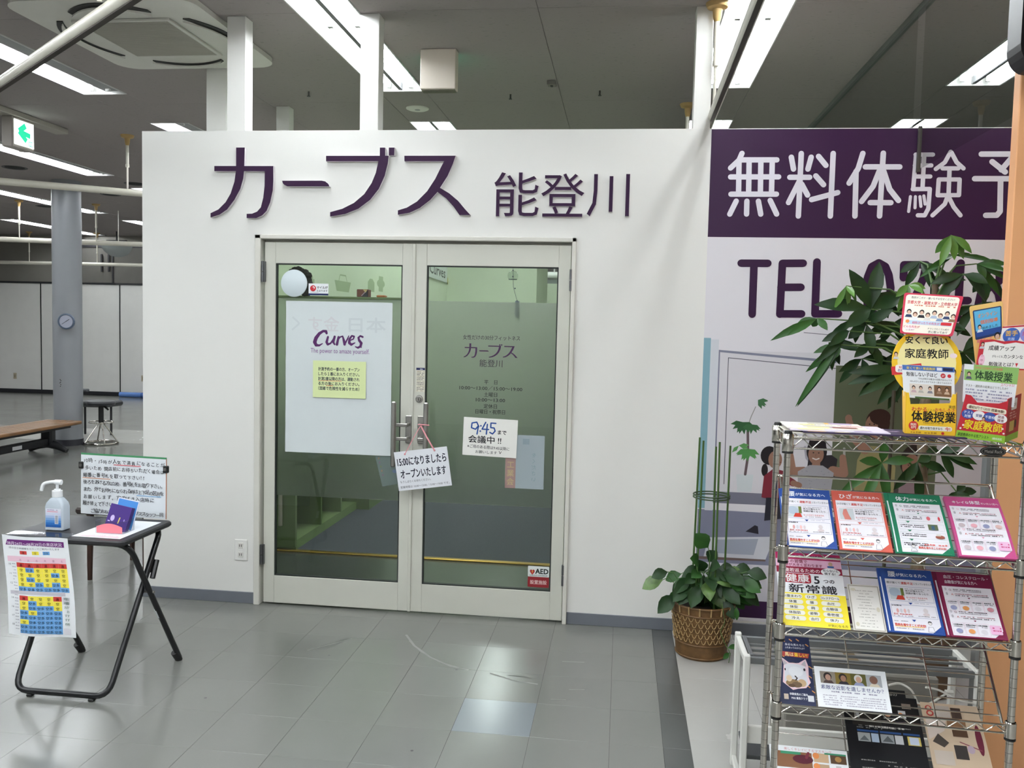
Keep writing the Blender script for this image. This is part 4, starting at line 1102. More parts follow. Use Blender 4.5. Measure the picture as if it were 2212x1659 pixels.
WOOD = mat('bench_wood', '#7d5a36', .35, 0, .5, var=.25, vs=5)
IRON = mat('cast_iron', '#1c1d20', .5)
t = thing('bench', (-6.5, 4.2, 0), 'low wooden slat bench on black cast feet beside the column', 'bench')
for k in range(5):
    x = -6.72 + k * .09; MB().rbox(x, x + .084, 2.6, 5.05, .295, .335, .008).build('slat', WOOD, t)
MB().rbox(-6.65, -6.35, 2.7, 4.95, .26, .295, .004).build('underframe', IRON, t)
MB().rbox(-6.535, -6.465, 2.9, 4.75, .08, .16, .006).build('stretcher', IRON, t)
for y in (4.75, 2.9):
    f_ = MB(); f_.rbox(-6.57, -6.43, y - .05, y + .05, .05, .27, .02)
    for s_ in (-1, 1): f_.tube(bend([(-6.5, y, .1), (-6.5 + s_ * .1, y, .075), (-6.5 + s_ * .23, y, .02)], .05), [.05, .05, .048, .045, .042, .04, .036, .03][:8], 10)
    f_.build('foot', IRON, t)
MB().box(-6.462, -6.46, 4.1, 4.25, .1, .14).build('sticker', PAPER, t)

t = thing('bar_stool', (-6.25, 5.55, 0), 'black swivel stool with a chrome ring base behind the column', 'stool')
sx, sy = -6.32, 5.5
MB().lathe([(.0001, .475), (.1, .475), (.16, .485), (.17, .51), (.16, .53), (.1, .54), (.0001, .54)], (sx, sy, 0), 28).build('seat', mat('black_vinyl', '#2a2c30', .4), t)
MB().tube([(sx, sy, .25), (sx, sy, .48)], .03, 14).build('gas_lift', BLACKM, t)
MB().tube([(sx + .05, sy - .02, .47), (sx + .12, sy - .04, .43)], .012, 8).build('lever', BLACKM, t)
MB().tube([(sx + .14 * math.cos(k * math.pi / 12), sy + .14 * math.sin(k * math.pi / 12), .27) for k in range(24)], .008, 8, closed=True).build('foot_ring', CHROME, t, base=False)
MB().tube([(sx + .19 * math.cos(k * math.pi / 12), sy + .19 * math.sin(k * math.pi / 12), .014) for k in range(24)], .013, 8, closed=True).build('base_ring', CHROME, t)
for k in range(4):
    an = math.pi / 4 + k * math.pi / 2; MB().tube([(sx + .02 * math.cos(an), sy + .02 * math.sin(an), .27), (sx + .19 * math.cos(an), sy + .19 * math.sin(an), .015)], .008, 8).build('strut', CHROME, t)
t = thing('chair_arm', (-6.38, 6.2, 0), 'dark armrest of a chair peeping out behind the column', 'chair')
MB().rbox(-7.1, -6.62, 6.1, 6.5, .38, .45, .02).build('seat', mat('black_vinyl2', '#26282b', .5), t)
v = at(186, 843, 'y', 6.2); MB().rbox(v.x - .12, v.x + .035, 6.17, 6.23, v.z - .02, v.z + .02, .012).build('armrest', mat('grey_arm', '#55585c', .5), t)
MB().tube([(v.x - .1, 6.2, .4), (v.x - .1, 6.2, v.z)], .012, 8).build('post', IRON, t)
for x in (-7.05, -6.68): MB().tube([(x, 6.3, 0), (x, 6.3, .39)], .015, 8).build('leg', IRON, t)
t = thing('exercise_mat', (-9.4, 11.6, 0), 'blue rolled mat lying along the far wall by the white wall edge', 'mat')
MB().tube([(-9.75, 11.6, .05), (-8.6, 11.6, .05)], .05, 14).build('roll', mat('blue_mat', '#5f86c8', .5), t); MB().tube([(-9.3, 11.6, .05), (-9.26, 11.6, .05)], .052, 14).build('strap', mat('blue_strap', '#3f62a0', .5), t)
c = Vector((-7.62, 8.0, 2.665)); d = Vector((.35, -.85, -.55)).normalized()
t = thing('convex_mirror', c, 'round convex mirror hanging below the hall rail right of the column', 'mirror')
R_ = Matrix.Translation(c) @ d.to_track_quat('Z', 'Y').to_matrix().to_4x4()
b = MB(); b.T = R_; 
rg = [(.0001, .05), (.08, .045), (.15, .032), (.2, .015), (.225, 0)]; nn = 17
b.add([(r_ * math.cos(math.pi + math.pi * k / (nn - 1)), r_ * math.sin(math.pi + math.pi * k / (nn - 1)), z_) for k in range(nn) for r_, z_ in rg], [(k * 5 + i, (k + 1) * 5 + i, (k + 1) * 5 + i + 1, k * 5 + i + 1) for k in range(nn - 1) for i in range(4)], 0, True)
b.build('mirror_dome', mat('mirror_grey', '#aab0b0', .15, .6), t, base=False)
b = MB(); b.T = R_; b.box(-.23, .23, -.01, .02, -.02, .01).build('top_bracket', mat('mirror_back', '#8b8f8f', .5), t, base=False)
MB().tube([c + Vector((0, .05, .0)), c + Vector((0, .05, CZ - c.z))], .006, 8).build('hanger', PIPEM, t)
v = at(252, 500, 'z', CZ)
t = thing('ceiling_bracket', (v.x, v.y, CZ - .2), 'small dark ceiling bracket above the convex mirror', 'bracket')
MB().tube([(v.x, v.y, CZ), (v.x, v.y, CZ - .16)], .015, 8).build('stem', acd, t); MB().box(v.x - .2, v.x + .2, v.y - .02, v.y + .02, CZ - .18, CZ - .16).build('bar', acd, t)

# ================================================================ brown stool behind the folding table
BRN = mat('dark_brown_wood', '#3d2a22', .45, 0, .4, var=.15, vs=10)
t = thing('wooden_stool', (-2.95, .5, 0), 'dark brown stool with tapered legs behind the folding table', 'stool')
MB().rbox(-3.15, -2.68, .18, .95, .40, .44, .012).build('seat', mat('brown_seat', '#2f2623', .5), t)
for x, y in ((-3.09, .235), (-2.74, .235), (-3.1, .9), (-2.74, .9), (-3.09, .69)):
    MB().tube([(x, y, 0), (x + .005, y, .4)], [.014, .022], 10).build('leg', BRN, t)

# ================================================================ folding table and what stands on it
BLKT = mat('black_laminate', '#2b2b2d', .45, 0, .4, var=.06, vs=20); BLKM = mat('black_enamel', '#161719', .3, 0, .5)
TX0, TX1, TY0, TY1, TZ = -2.478, -1.955, -1.3, -.9, .66
t = thing('folding_table', (-2.21, -1.08, 0), 'black folding tray table with crossed tube legs at the left', 'table')
b = MB(); P = []
for (ca, cb, t0) in ((TX1 - .03, TY1 - .03, 0), (TX0 + .03, TY1 - .03, 90), (TX0 + .03, TY0 + .03, 180), (TX1 - .03, TY0 + .03, 270)):
    for k in range(6):
        an = math.radians(t0 + 18 * k); P.append((ca + .03 * math.cos(an), cb + .03 * math.sin(an)))
n = len(P); cxx, cyy = (TX0 + TX1) / 2, (TY0 + TY1) / 2
sh_ = lambda p, d: (p[0] + (cxx - p[0]) * d / .25, p[1] + (cyy - p[1]) * d / .2)
rings = [[(*sh_(p, d), z) for p in P] for d, z in ((.006, TZ - .022), (0, TZ - .016), (0, TZ - .006), (.004, TZ))]
b.add([q for r in rings for q in r], [(i * n + k, i * n + (k + 1) % n, (i + 1) * n + (k + 1) % n, (i + 1) * n + k) for i in range(3) for k in range(n)] + [tuple(range(3 * n, 4 * n)), tuple(range(n))[::-1]])
b.build('tabletop', BLKT, t)
r = .0125
A1 = [(-2.0, -.93, .63), (-2.02, -1.31, .0225), (-2.43, -1.31, .0225), (-2.44, -.93, .63)]
MB().tube(bend([(-2.1, -.905, .632), A1[0], A1[1], A1[2], A1[3], (-2.34, -.905, .632)], .06), r, 12).build('leg_frame', BLKM, t)
for x in (-2.36, -2.09): MB().rbox(x - .012, x + .012, -1.322, -1.298, 0, .012, .003).build('foot_pad', BLACKM, t)
B1 = [(-1.965, -.835, .012), (-1.98, -1.22, .628), (-2.46, -1.22, .628), (-2.45, -.82, .012)]
lf = MB().tube(bend(B1, .07), r, 12).build('leg_frame', BLKM, t)
for x, y in ((-1.965, -.835), (-2.45, -.82)): MB().tube([(x, y, 0), (x - .0004 * 20, y - .03, .045)], .0155, 12).build('foot_cap', BLACKM, t)
MB().tube([(-1.99, -1.02, .43), (-1.992, -.98, .50)], .012, 8).build('folding_link', BLKM, t); MB().tube([(-2.015, -.97, .505), (-2.015, -1.0, .45)], .008, 8).build('folding_link', BLKM, t)
MB().tube([(-2.02, -1.065, .385), (-1.955, -1.065, .385)], .006, 8).build('pivot_bolt', STEEL, t)
MB().tube([(-1.9725, -.985, .253), (-1.9735, -1.01, .293)], .0133, 12).build('leg_label', PAPER, t)

# sheet on the table top
t = thing('table_sheet', (-2.1, -1.1, TZ), 'white paper sheet with pink print lying on the folding table', 'paper')
fn = plane_m((-2.206, -1.262, TZ + .0012), (1, -.02, 0), (0.02, 1, 0))
Art(fn).rect(0, 0, .215, .315, PAPER, 2, 2).done('sheet', t)
a = Art(fn); a.L(3).rect(.03, .008, .2, .03, '#f1c6cd').ticks(.05, .19, .035, .006, '#c9b7c4', 3).done('print', t)
t = thing('clear_sleeve', (-2.32, -1.27, TZ), 'clear plastic sleeve lying along the front edge of the folding table', 'sleeve')
MB().add([(-2.475, -1.295, TZ + .003), (-2.2, -1.295, TZ + .003), (-2.2, -1.24, TZ + .006), (-2.47, -1.235, TZ + .005)], [(0, 1, 2, 3)]).build('sheet', glassmat('sleeve_plastic', '#c9ccd2', 1.6, .12), t)

# hanging schedule
sx0, sz0, sw, sh2 = -2.468, .262, .287, .405
def curl(p, q, l):
    k = q / sh2; return (sx0 + p + .030 * (1 - k) * (1 if True else 0) + .006 * math.sin(k * 5), -1.318 - l - .006 * math.sin(k * 4.5 + 1) + .012 * (p / sw - .5) * (1 - k), sz0 + q - .006 * (p / sw) - .004 * math.sin(p * 18))
t = thing('schedule_sheet', (-2.34, -1.32, .228), 'weekly schedule sheet with red yellow and blue cells hanging off the table front', 'schedule')
Art(curl).rect(0, 0, sw, sh2, PAPER, 8, 16).done('sheet', t)
a = Art(curl); a.L(3)
a.poly([(.013, .365), (.022, .388), (.268, .388), (.268, .365)], '#6d2f76').rect(.015, .298, .268, .32, '#e8c4d2')
RD, YL, BU = '#c8443f', '#f0e052', '#6ea6dc'; CC = {'R': RD, 'Y': YL, 'B': BU}
for x, c_ in ((.072, RD), (.125, YL), (.172, BU)): a.rect(x, .332, x + .03, .346, c_)
top = ('RRRRRR', 'YBYYYY', 'YYYYBY', 'YBYYYY', 'YYBYBY', 'BBBBBB'); bot = ('RYYYR', 'YBYYY', 'YBBBY', 'BYBBB', 'BBBBB', 'YBBBB', 'BBBBB', 'BBBBB')
gx, cw, chh = .052, .0362, .0192
for j, rw in enumerate(top):
    for i, k in enumerate(rw): a.rect(gx + i * cw, .298 - (j + 1) * chh, gx + (i + 1) * cw - .0003, .298 - j * chh - .0003, CC[k])
zb = .298 - 6 * chh - .018
a.rect(.015, zb + .002, .25, zb + .016, '#c3c0c8')
for j, rw in enumerate(bot):
    for i, k in enumerate(rw): a.rect(gx + i * cw, zb - (j + 1) * chh, gx + (i + 1) * cw - .0003, zb - j * chh - .0003, CC[k])
a.rect(gx + 5 * cw + .004, zb - 8 * chh, .268, zb - .002, '#d7d5db')
a.L(6)
a.text('08月24日～08月29日の来店状況', .14, .3695, .015, '#e6d8ea', 'c', .02, .238).text('店の空き時間帯をカラーでご案内いたします', .137, .353, .009, '#5c5a62', 'c', 0, .22)
for i, s_ in enumerate('月火水木金土'): a.text(s_, gx + (i + .5) * cw, .304, .011, '#a86f8c', 'c')
for x, s_ in ((.087, '満'), (.14, '空'), (.187, '空多')): a.text(s_, x, .335, .01, '#3a2c22', 'c')
for rows_, z_ in ((top, .298), (bot, zb)):
    for j, rw in enumerate(rows_):
        for i, k in enumerate(rw): a.text({'R': '満', 'Y': '空', 'B': '空多'}[k], gx + (i + .5) * cw, z_ - (j + .8) * chh, .0125, '#22232e' if k != 'R' else '#571513', 'c', .01, .03 if k == 'B' else .013)
for j, s_ in enumerate(('10', '11', '12')): a.text(s_, .018, .285 - j * .038, .011, '#4c4a55')
for j, s_ in enumerate(('14', '16', '17', '18')): a.text(s_, .018, zb - .014 - j * .036, .011, '#4c4a55')
for j in range(22): a.ticks(.034, .049, .29 - j * .0125, .0035, '#a5a3ad', j)
for k, (s_, x) in enumerate((('お腹がおすすめ', .262), ('時時お すすめ', .252))):
    for i, ch in enumerate(s_): a.text(ch, x - .002, zb - .012 - i * .017, .013, '#2c5a44', 'c')
a.done('print', t)

# notice board with handwriting
t = thing('notice_board', (-2.21, -.86, TZ), 'white handwritten notice board with green tape standing at the back of the table', 'notice board')
p0 = Vector((-2.428, -.853, TZ)); A_ = Vector((.43, -.02, -.003)); fn = plane_m(p0 + Vector((0, -.0035, .0)), A_, (0, .02, 1))
b = MB(); q = [fn(p_, r_, l_) for l_ in (0, -.004) for p_, r_ in ((0, 0), (.425, .0), (.425, .277), (0, .277))]
b.add(q, [(0, 1, 2, 3), (4, 7, 6, 5), (0, 4, 5, 1), (1, 5, 6, 2), (2, 6, 7, 3), (3, 7, 4, 0)]).build('board', mat('white_board', '#dfe3e6', .4), t)
a = Art(fn); a.L(2).rect(0, .27, .425, .2785, '#4b8f63').rect(.4215, 0, .4255, .272, '#a8643c').done('tape', t)
a = Art(fn); a.L(4); K_ = '#23252b'
for i, (s_, x, w_) in enumerate((('10時・15時が人気で満員になることが', .012, .405), ('多いため 開店前にお待ちいただく場合は', .02, .395), ('順番に番号札を取って下さい!!', .012, .31), ('後ろをあける方は2枚、番号札をお取り下さい。', .012, .405), ('また、外でお待ちになられる時は上下足の区別を', .012, .4), ('お願いします。室内ばき入店時に', .014, .355), ('履き替えて下さい', .01, .15), ('ご協力おねがいします カーブススタッフ一同', .05, .36))):
    a.text(s_, x, .236 - i * .0325, .0225, K_, 'l', .012, w_, jit=.09)
a.L(3).rect(.165, .2305, .30, .2335, '#d8505a').rect(.01, .164, .15, .1665, '#dd8a55').rect(.28, .098, .40, .1005, '#5d9fd0').done('handwriting', t)
for p_, r_ in ((.002, .222), (.421, .225)):
    q = fn(p_, r_, 0); c_ = MB().rbox(q.x - .011, q.x + .011, q.y - .008, q.y + .01, q.z - .016, q.z + .016, .003).build('binder_clip', BLACKM, t)
    MB().rbox(q.x - .006, q.x + .006, q.y - .0095, q.y - .007, q.z - .006, q.z + .008, .002).build('clip_window', STEEL, c_)

# sanitizer bottle
bx, by = -2.331, -1.165
t = thing('sanitizer_bottle', (bx, by, TZ), 'clear pump bottle of hand sanitizer with a blue label on the folding table', 'bottle')
def rsq(hw, hd, r_, n_=5):
    o = []
    for (ca, cb, t0) in ((hw - r_, hd - r_, 0), (-hw + r_, hd - r_, 90), (-hw + r_, -hd + r_, 180), (hw - r_, -hd + r_, 270)):
        for k in range(n_ + 1):
            an = math.radians(t0 + 90 * k / n_); o.append((ca + r_ * math.cos(an), cb + r_ * math.sin(an)))
    return o
b = MB(); secs = [(.036, .022, .008, 0), (.042, .027, .009, .004), (.042, .027, .009, .1), (.038, .025, .011, .116), (.024, .02, .012, .134), (.017, .017, .0165, .14), (.016, .016, .0155, .146)]
R2 = [[(bx + x, by + y, TZ + z) for x, y in rsq(hw, hd, rr_)] for hw, hd, rr_, z in secs]; n = len(R2[0])
b.add([q for r_ in R2 for q in r_], [(i * n + k, i * n + (k + 1) % n, (i + 1) * n + (k + 1) % n, (i + 1) * n + k) for i in range(len(R2) - 1) for k in range(n)] + [tuple(range(n))[::-1]], 0, True)
b.build('body', mat('frosted_bottle', '#cfdae4', .25, 0, .5, trans=.25), t)
WP = mat('white_pump', '#e9ebec', .35)
cp = MB().tube([(bx, by, TZ + .14), (bx, by, TZ + .166)], .0205, 20).tube([(bx, by, TZ + .166), (bx, by, TZ + .172)], .013, 14).tube([(bx, by, TZ + .172), (bx, by, TZ + .196)], .006, 10).build('cap', WP, t)
MB().tube(bend([(bx + .02, by, TZ + .201), (bx - .02, by - .005, TZ + .203), (bx - .055, by - .012, TZ + .195), (bx - .062, by - .014, TZ + .165)], .012), [.011, .0095] + [.007] * 14 , 10).build('pump_head', WP, cp, base=False)
a = Art(plane_y(bx, TZ, by - .0272)); a.L(2)
bl_ = ('#d9dde6', '#d5d6e4', '#c9d0e2', '#a9bcdc', '#7fa3d2', '#4f86c6', '#2f6cb4', '#24589e')
for i, c_ in enumerate(bl_): a.rect(-.035, .094 - (i + 1) * .0098, .034, .094 - i * .0098, c_)
a.L(3).rect(-.028, .079, .02, .084, '#d9a9bc').rect(.006, .03, .022, .068, '#e3e6ee'); a.L(4)
for i in range(13): a.rect(.008, .033 + i * .0026, .02, .0342 + i * .0026, '#2b3140')
a.ticks(-.028, .02, .087, .003, '#8a6a9a', 4).done('label_print', t)

# card holder
hx, hy = -2.082, -1.15
t = thing('card_holder', (hx, hy, TZ), 'clear acrylic card holder with a pink arched label on the folding table', 'card holder')
zb_ = TZ + .002; hw, hd, hh = .062, .042, .05
b = MB(); cs = [(hx - hw, hy - hd), (hx + hw, hy - hd), (hx + hw, hy + hd), (hx - hw, hy + hd)]
b.add([(x, y, z) for z in (zb_, zb_ + hh) for x, y in cs], [(0, 1, 5, 4), (1, 2, 6, 5), (2, 3, 7, 6), (3, 0, 4, 7), (0, 3, 2, 1)])
for p_, q_ in zip(cs, cs[1:] + cs[:1]): b.tube([(*p_, zb_ + hh), (*q_, zb_ + hh)], .0012, 6)
b.build('tray', ACRYL, t)
pp = [(-.057, 0), (.057, 0), (.057, .026)] + [(.057 - .114 * k / 10, .026 + .014 * math.sin(math.pi * k / 10)) for k in range(1, 10)] + [(-.057, .026)]
a = Art(plane_y(hx, zb_ + .002, hy - hd - .0004)); a.L(1).poly(pp, '#e8838f').done('pink_label', t)


def card(name, lab, x, y, tilt, w_, h_, c_, th_=.0012, rotz=0, txt=None, edge='#e8e8f0', cat='card'):
    tt = thing(name, (x, y, zb_ + .003), lab, cat, 'cards in the acrylic holder')
    A = Vector((math.cos(rotz), math.sin(rotz), 0)); B = Vector((-math.sin(rotz) * math.sin(tilt) + .17 * math.cos(rotz), math.sin(tilt), math.cos(tilt))).normalized(); A = (A - B * A.dot(B)).normalized()
    f2 = plane_m((x, y, zb_ + .003), A, B); b = MB()
    q = [f2(p_, r_, l_) for l_ in (0, -th_) for p_, r_ in ((-w_ / 2, 0), (w_ / 2, 0), (w_ / 2, h_), (-w_ / 2, h_))]
    b.add(q, [(0, 1, 2, 3), (4, 7, 6, 5), (0, 4, 5, 1), (1, 5, 6, 2), (2, 6, 7, 3), (3, 7, 4, 0)], 0).build('card_body', ink(c_), tt)
    a = Art(f2); a.L(2)
    if txt: txt(a)
    else: a.frame(-w_ / 2, 0, w_ / 2, h_, .004, edge)
    a.done('print', tt)


def purple_print(a):
    a.text('1', .006, .033, .036, '#d8c86a', 'c', .03, shear=.1).ell(-.024, .05, .009, .013, '#c9b8e4').rect(-.042, .034, -.032, .038, '#c9b8e4').ell(.03, .05, .003, .005, '#8f7fc0')


card('number_card', 'stack of purple number cards showing a 1 in the acrylic holder', hx - .002, hy - .006, .30, .098, .108, '#47307c', .022, .0, purple_print)
card('blue_card', 'blue and white card behind the purple number cards', hx + .012, hy + .026, .22, .095, .128, '#4f8fd6', .0015, .05, None)
# ================================================================ plants
LEAFD = mat('dark_leaf', '#1f3b1b', .4, 0, .3, var=.35, vs=9)
LEAFM = mat('mid_leaf', '#2d5523', .4, 0, .3, var=.3, vs=9)
LEAFL = mat('young_leaf', '#578539', .35, 0, .5, var=.2, vs=9)
STEM = mat('green_stem', '#4c6b34', .5); BARK = mat('pale_bark', '#6d5f4c', .8, var=.2, vs=30)


def leaflet(b, p, q, wd, droop=.0, side=None, mi=0):
    """one lance-shaped blade from p to q with a folded midrib"""
    p = Vector(p); q = Vector(q); d = q - p; L_ = d.length
    if side is None: side = Vector((0, -1, .25))
    s_ = d.cross(side)
    if s_.length < 1e-5: s_ = d.orthogonal()
    s_.normalize(); nrm = s_.cross(d).normalized()
    prof = ((0, .03), (.12, .30), (.3, .78), (.5, 1.), (.7, .86), (.88, .42), (1, .0))
    vs = []; fs = []
    for i, (t_, w_) in enumerate(prof):
        c = p + d * t_ + nrm * (math.sin(t_ * math.pi) * L_ * .06) + Vector((0, 0, -droop * L_ * t_ * t_))
        h_ = wd * w_ / 2
        vs += [c - s_ * h_ + nrm * h_ * .28, c, c + s_ * h_ + nrm * h_ * .28]
        if i:
            k = i * 3; fs += [(k - 3, k - 2, k + 1, k), (k - 2, k - 1, k + 2, k + 1)]
    b.add(vs, fs, mi, True)


PY = -.55
pt = thing('money_tree', (1.33, PY, 0), 'tall leafy money tree with palm-like leaves behind the wire rack', 'plant')
MB().lathe([(.0001, 0), (.12, 0), (.15, .02), (.17, .36), (.175, .4), (.16, .4), (.15, .36), (.0001, .35)], (1.33, PY, 0), 28).build('pot', mat('brown_pot', '#5a4632', .6, var=.15, vs=10), pt)
tp = [(1.33, PY, .36), (1.32, PY - .01, .7), (1.315, PY, 1.1), (1.33, PY + .02, 1.5), (1.33, PY, 1.78)]
MB().tube(tp, [.028, .022, .02, .018, .012], 10).build('trunk', BARK, pt)
MB().tube([(1.3, PY + .03, .36), (1.335, PY - .02, .8), (1.3, PY + .02, 1.2), (1.34, PY - .02, 1.45)], [.022, .018, .017, .012], 10).build('trunk', BARK, pt)
MB().tube([(1.16, PY - .06, .36), (1.165, PY - .06, 1.32)], .008, 8).build('stake', mat('dark_stake', '#3b3527', .7), pt)
Lf = [  # hub pixel, tips, blade width in px, tone, depth offset
    ((2055, 508), ((2020, 545), (2030, 572), (2062, 560), (2082, 557), (2100, 545)), 22, 2, -.05),
    ((2062, 552), ((2000, 580), (1985, 597), (2105, 552), (2150, 562), (2030, 560)), 15, 1, .02),
    ((2082, 592), ((2132, 652), (2135, 610), (2040, 632), (2025, 645), (2010, 610)), 26, 0, -.04),
    ((2110, 570), ((2178, 568), (2172, 600), (2160, 635), (2178, 585), (2130, 600)), 20, 1, .03),
    ((1882, 668), ((1834, 576), (1758, 652), (1826, 705), (1945, 640), (1900, 560)), 40, 0, -.03),
    ((1828, 618), ((1802, 665), (1818, 655), (1832, 660), (1846, 640), (1850, 650)), 17, 2, -.07),
    ((1962, 615), ((1938, 672), (1955, 645), (1995, 632), (2000, 622), (1935, 640)), 20, 2, -.07),
    ((1872, 700), ((1885, 762), (1950, 712), (1832, 730), (1845, 690), (1930, 665)), 30, 0, .0),
    ((1765, 688), ((1664, 731), (1700, 722), (1788, 712), (1720, 700), (1755, 705)), 22, 1, -.02),
    ((1835, 715), ((1722, 870), (1762, 780), (1790, 745), (1826, 725), (1775, 735)), 26, 0, -.03),
    ((1815, 745), ((1718, 872), (1771, 778), (1740, 800), (1757, 760), (1800, 775)), 20, 1, -.05),
    ((1880, 742), ((1888, 768), (1925, 745), (1905, 790), (1845, 770), (1960, 760)), 26, 0, .02),
    ((1955, 800), ((1832, 800), (1830, 825), (1855, 850), (1895, 870), (1918, 880)), 30, 0, .03),
    ((1975, 640), ((1900, 655), (1940, 680), (1870, 640), (1990, 680), (2030, 670)), 24, 0, .05),
    ((2000, 770), ((1960, 850), (1990, 870), (2080, 800), (2090, 760), (1940, 830)), 28, 0, .06),
    ((2080, 760), ((2120, 720), (2130, 790), (2100, 820), (2060, 800), (2140, 750)), 24, 0, .06),
    ((1905, 1000), ((1856, 993), (1911, 948), (1975, 990), (1812, 1062), (1860, 1092), (1918, 1082)), 26, 1, -.12),
    ((1982, 998), ((1930, 1055), (1985, 1095), (2045, 1015), (2010, 985), (1955, 1040)), 26, 0, -.08),
    ((2030, 975), ((2112, 1000), (2105, 1012), (2060, 1030), (2000, 975), (2075, 965)), 24, 0, -.06),
    ((2066, 1062), ((2110, 1060), (2085, 1045), (2045, 1085), (2100, 1085), (2060, 1095)), 22, 0, -.04)]
rx = random.Random(21)
for hx_, hy_ in ((1900, 640), (1925, 700), (1862, 775), (1938, 760), (1900, 815), (2012, 602), (1988, 565), (2132, 592), (1960, 690), (1850, 690), (2040, 700), (2100, 660), (1790, 740)):
    tp_ = []
    for k in range(5):
        an = math.radians(rx.uniform(20, 200)); l_ = rx.uniform(45, 80); tp_.append((hx_ - l_ * math.cos(an), hy_ + l_ * math.sin(an) * .8 + 6))
    Lf.append(((hx_, hy_), tuple(tp_), 22, 0, .1))
for i, (hub, tips, wpx, tone, dy) in enumerate(Lf):
    h_ = at(*hub, 'y', PY + dy); b = MB(); S_ = (h_ - CP).length / F_PX
    rr = random.Random(i)
    for k, tq in enumerate(tips):
        e = at(*tq, 'y', PY + dy + rr.uniform(-.06, .06))
        leaflet(b, h_, e, wpx * .74 * S_, .05, Vector((rr.uniform(-.3, .3), -1, .35)))
    j = min(4, max(0, int((h_.z - .9) / .25)))
    z_ = max(.95, min(1.75, h_.z - .12)); base_ = Vector((1.325, PY, z_))
    lf = b.build('leaf', (LEAFD, LEAFM, LEAFL)[tone], pt, base=False)
    mid = (base_ + h_) / 2 + Vector((0, 0, .05))
    MB().tube([base_, mid, h_], [.006, .004, .003], 6).build('leaf_stalk', STEM, lf, base=False)

# ---------------------------------------------------------------- pothos in a basket with a ring of stakes
BX, BY = .425, -.3
bp = thing('basket_planter', (BX, BY, 0), 'woven bamboo basket planter standing before the white wall', 'basket')
BAM = mat('bamboo_weave', '#6a4d2c', .55, 0, .4, var=.3, vs=26, bump=.5, bs=140)
BAML = mat('light_cane', '#ab8f60', .5, var=.1)
MB().lathe([(.0001, 0), (.115, 0), (.12, .012), (.122, .02), (.128, .08), (.146, .24), (.15, .262), (.143, .262), (.13, .22), (.0001, .22)], (BX, BY, 0), 36).build('basket', BAM, bp)
for z, r in ((.012, .1225), (.075, .1295), (.218, .1455), (.258, .1515)):
    MB().tube([(BX + r * math.cos(k * math.pi / 16), BY + r * math.sin(k * math.pi / 16), z) for k in range(32)], .004, 6, closed=True).build('rim_band', BAM, bp)
for j in range(5):
    for k in range(14):
        a0 = math.radians(-178 + k * 12.4 + (6.2 if j % 2 else 0)); z0 = .088 + j * .026
        pts = [(BX + (.1325 + .0011 * ((z0 + dz_ - .08) / .01)) * math.cos(a0 + da), BY + (.1325 + .0011 * ((z0 + dz_ - .08) / .01)) * math.sin(a0 + da), z0 + dz_) for da, dz_ in ((-.085, .02), (-.04, .004), (0, 0), (.04, .004), (.085, .02))]
        MB().tube(pts, .0021, 5).build('cane_loop', BAML, bp, base=False)
for k in range(18):
    an = 2 * math.pi * k / 18; MB().tube([(BX + .148 * math.cos(an), BY + .148 * math.sin(an), .225), (BX + .153 * math.cos(an), BY + .153 * math.sin(an), .262)], .0035, 5).build('rim_binding', BAML, bp, base=False)
pp = thing('pothos', (BX, BY, .2), 'green pothos with trailing vines growing in the bamboo basket', 'plant')
MB().lathe([(.0001, .225), (.125, .224)], (BX, BY, 0), 20).build('soil', mat('soil', '#2a231c', .9), pp)
rr = random.Random(11)
VARI = mat('variegated_leaf', '#55713a', .35, 0, .5, var=.45, vs=25)
heads = [(1410, 1255), (1440, 1298), (1425, 1235), (1455, 1240), (1470, 1262), (1490, 1245), (1500, 1205), (1520, 1230), (1545, 1218), (1560, 1250), (1572, 1275), (1600, 1262), (1628, 1255), (1635, 1235), (1618, 1285), (1590, 1290), (1575, 1310), (1545, 1285), (1530, 1270), (1510, 1280), (1480, 1280), (1462, 1285), (1530, 1300), (1560, 1305), (1500, 1255), (1540, 1195), (1515, 1215), (1585, 1235), (1605, 1225), (1555, 1235), (1610, 1270), (1495, 1230), (1570, 1225)]
for k in range(52):
    an = rr.uniform(0, 2 * math.pi); q_ = math.sqrt(rr.random()); heads.append((1540 + 82 * q_ * math.cos(an), 1262 + 40 * q_ * math.sin(an)))
for i, (px, py) in enumerate(heads):
    dy = rr.uniform(-.16, .1); e = at(px, py, 'y', BY + dy * .7)
    root = Vector((BX + (e.x - BX) * .3, BY + dy * .3, .26)); knee = root + (e - root) * .55 + Vector((0, 0, .06))
    dirv = (e - knee); dirv.z *= .6; dirv = dirv.normalized() if dirv.length > .01 else Vector((1, 0, 0))
    ln = rr.uniform(.075, .105); b = MB()
    s_ = e - dirv * ln * .5; q_ = e + dirv * ln * .5 + Vector((0, -.01, -.02))
    leaflet(b, s_, q_, ln * .72, .1, Vector((rr.uniform(-.5, .5), -1, .8)))
    lf = b.build('leaf', VARI if i % 9 == 0 else (LEAFM if i % 3 == 0 else LEAFD), pp, base=False)
    MB().tube([root, knee, s_], .0022, 5).build('stalk', STEM, lf, base=False)
e = at(1505, 1165, 'y', BY - .03); b = MB(); leaflet(b, at(1530, 1183, 'y', BY - .03), at(1502, 1152, 'y', BY - .05), .085, 0, Vector((0, -1, .1))); lf = b.build('leaf', LEAFM, pp, base=False)
MB().tube([(BX + .01, BY - .02, .26), at(1534, 1200, 'y', BY - .03), at(1530, 1183, 'y', BY - .03)], .002, 5).build('stalk', STEM, lf, base=False)
vn = [at(x, y, 'y', BY - .14 - .0 * y) for x, y in ((1560, 1305), (1566, 1345), (1556, 1365), (1566, 1390), (1578, 1412), (1574, 1432))]
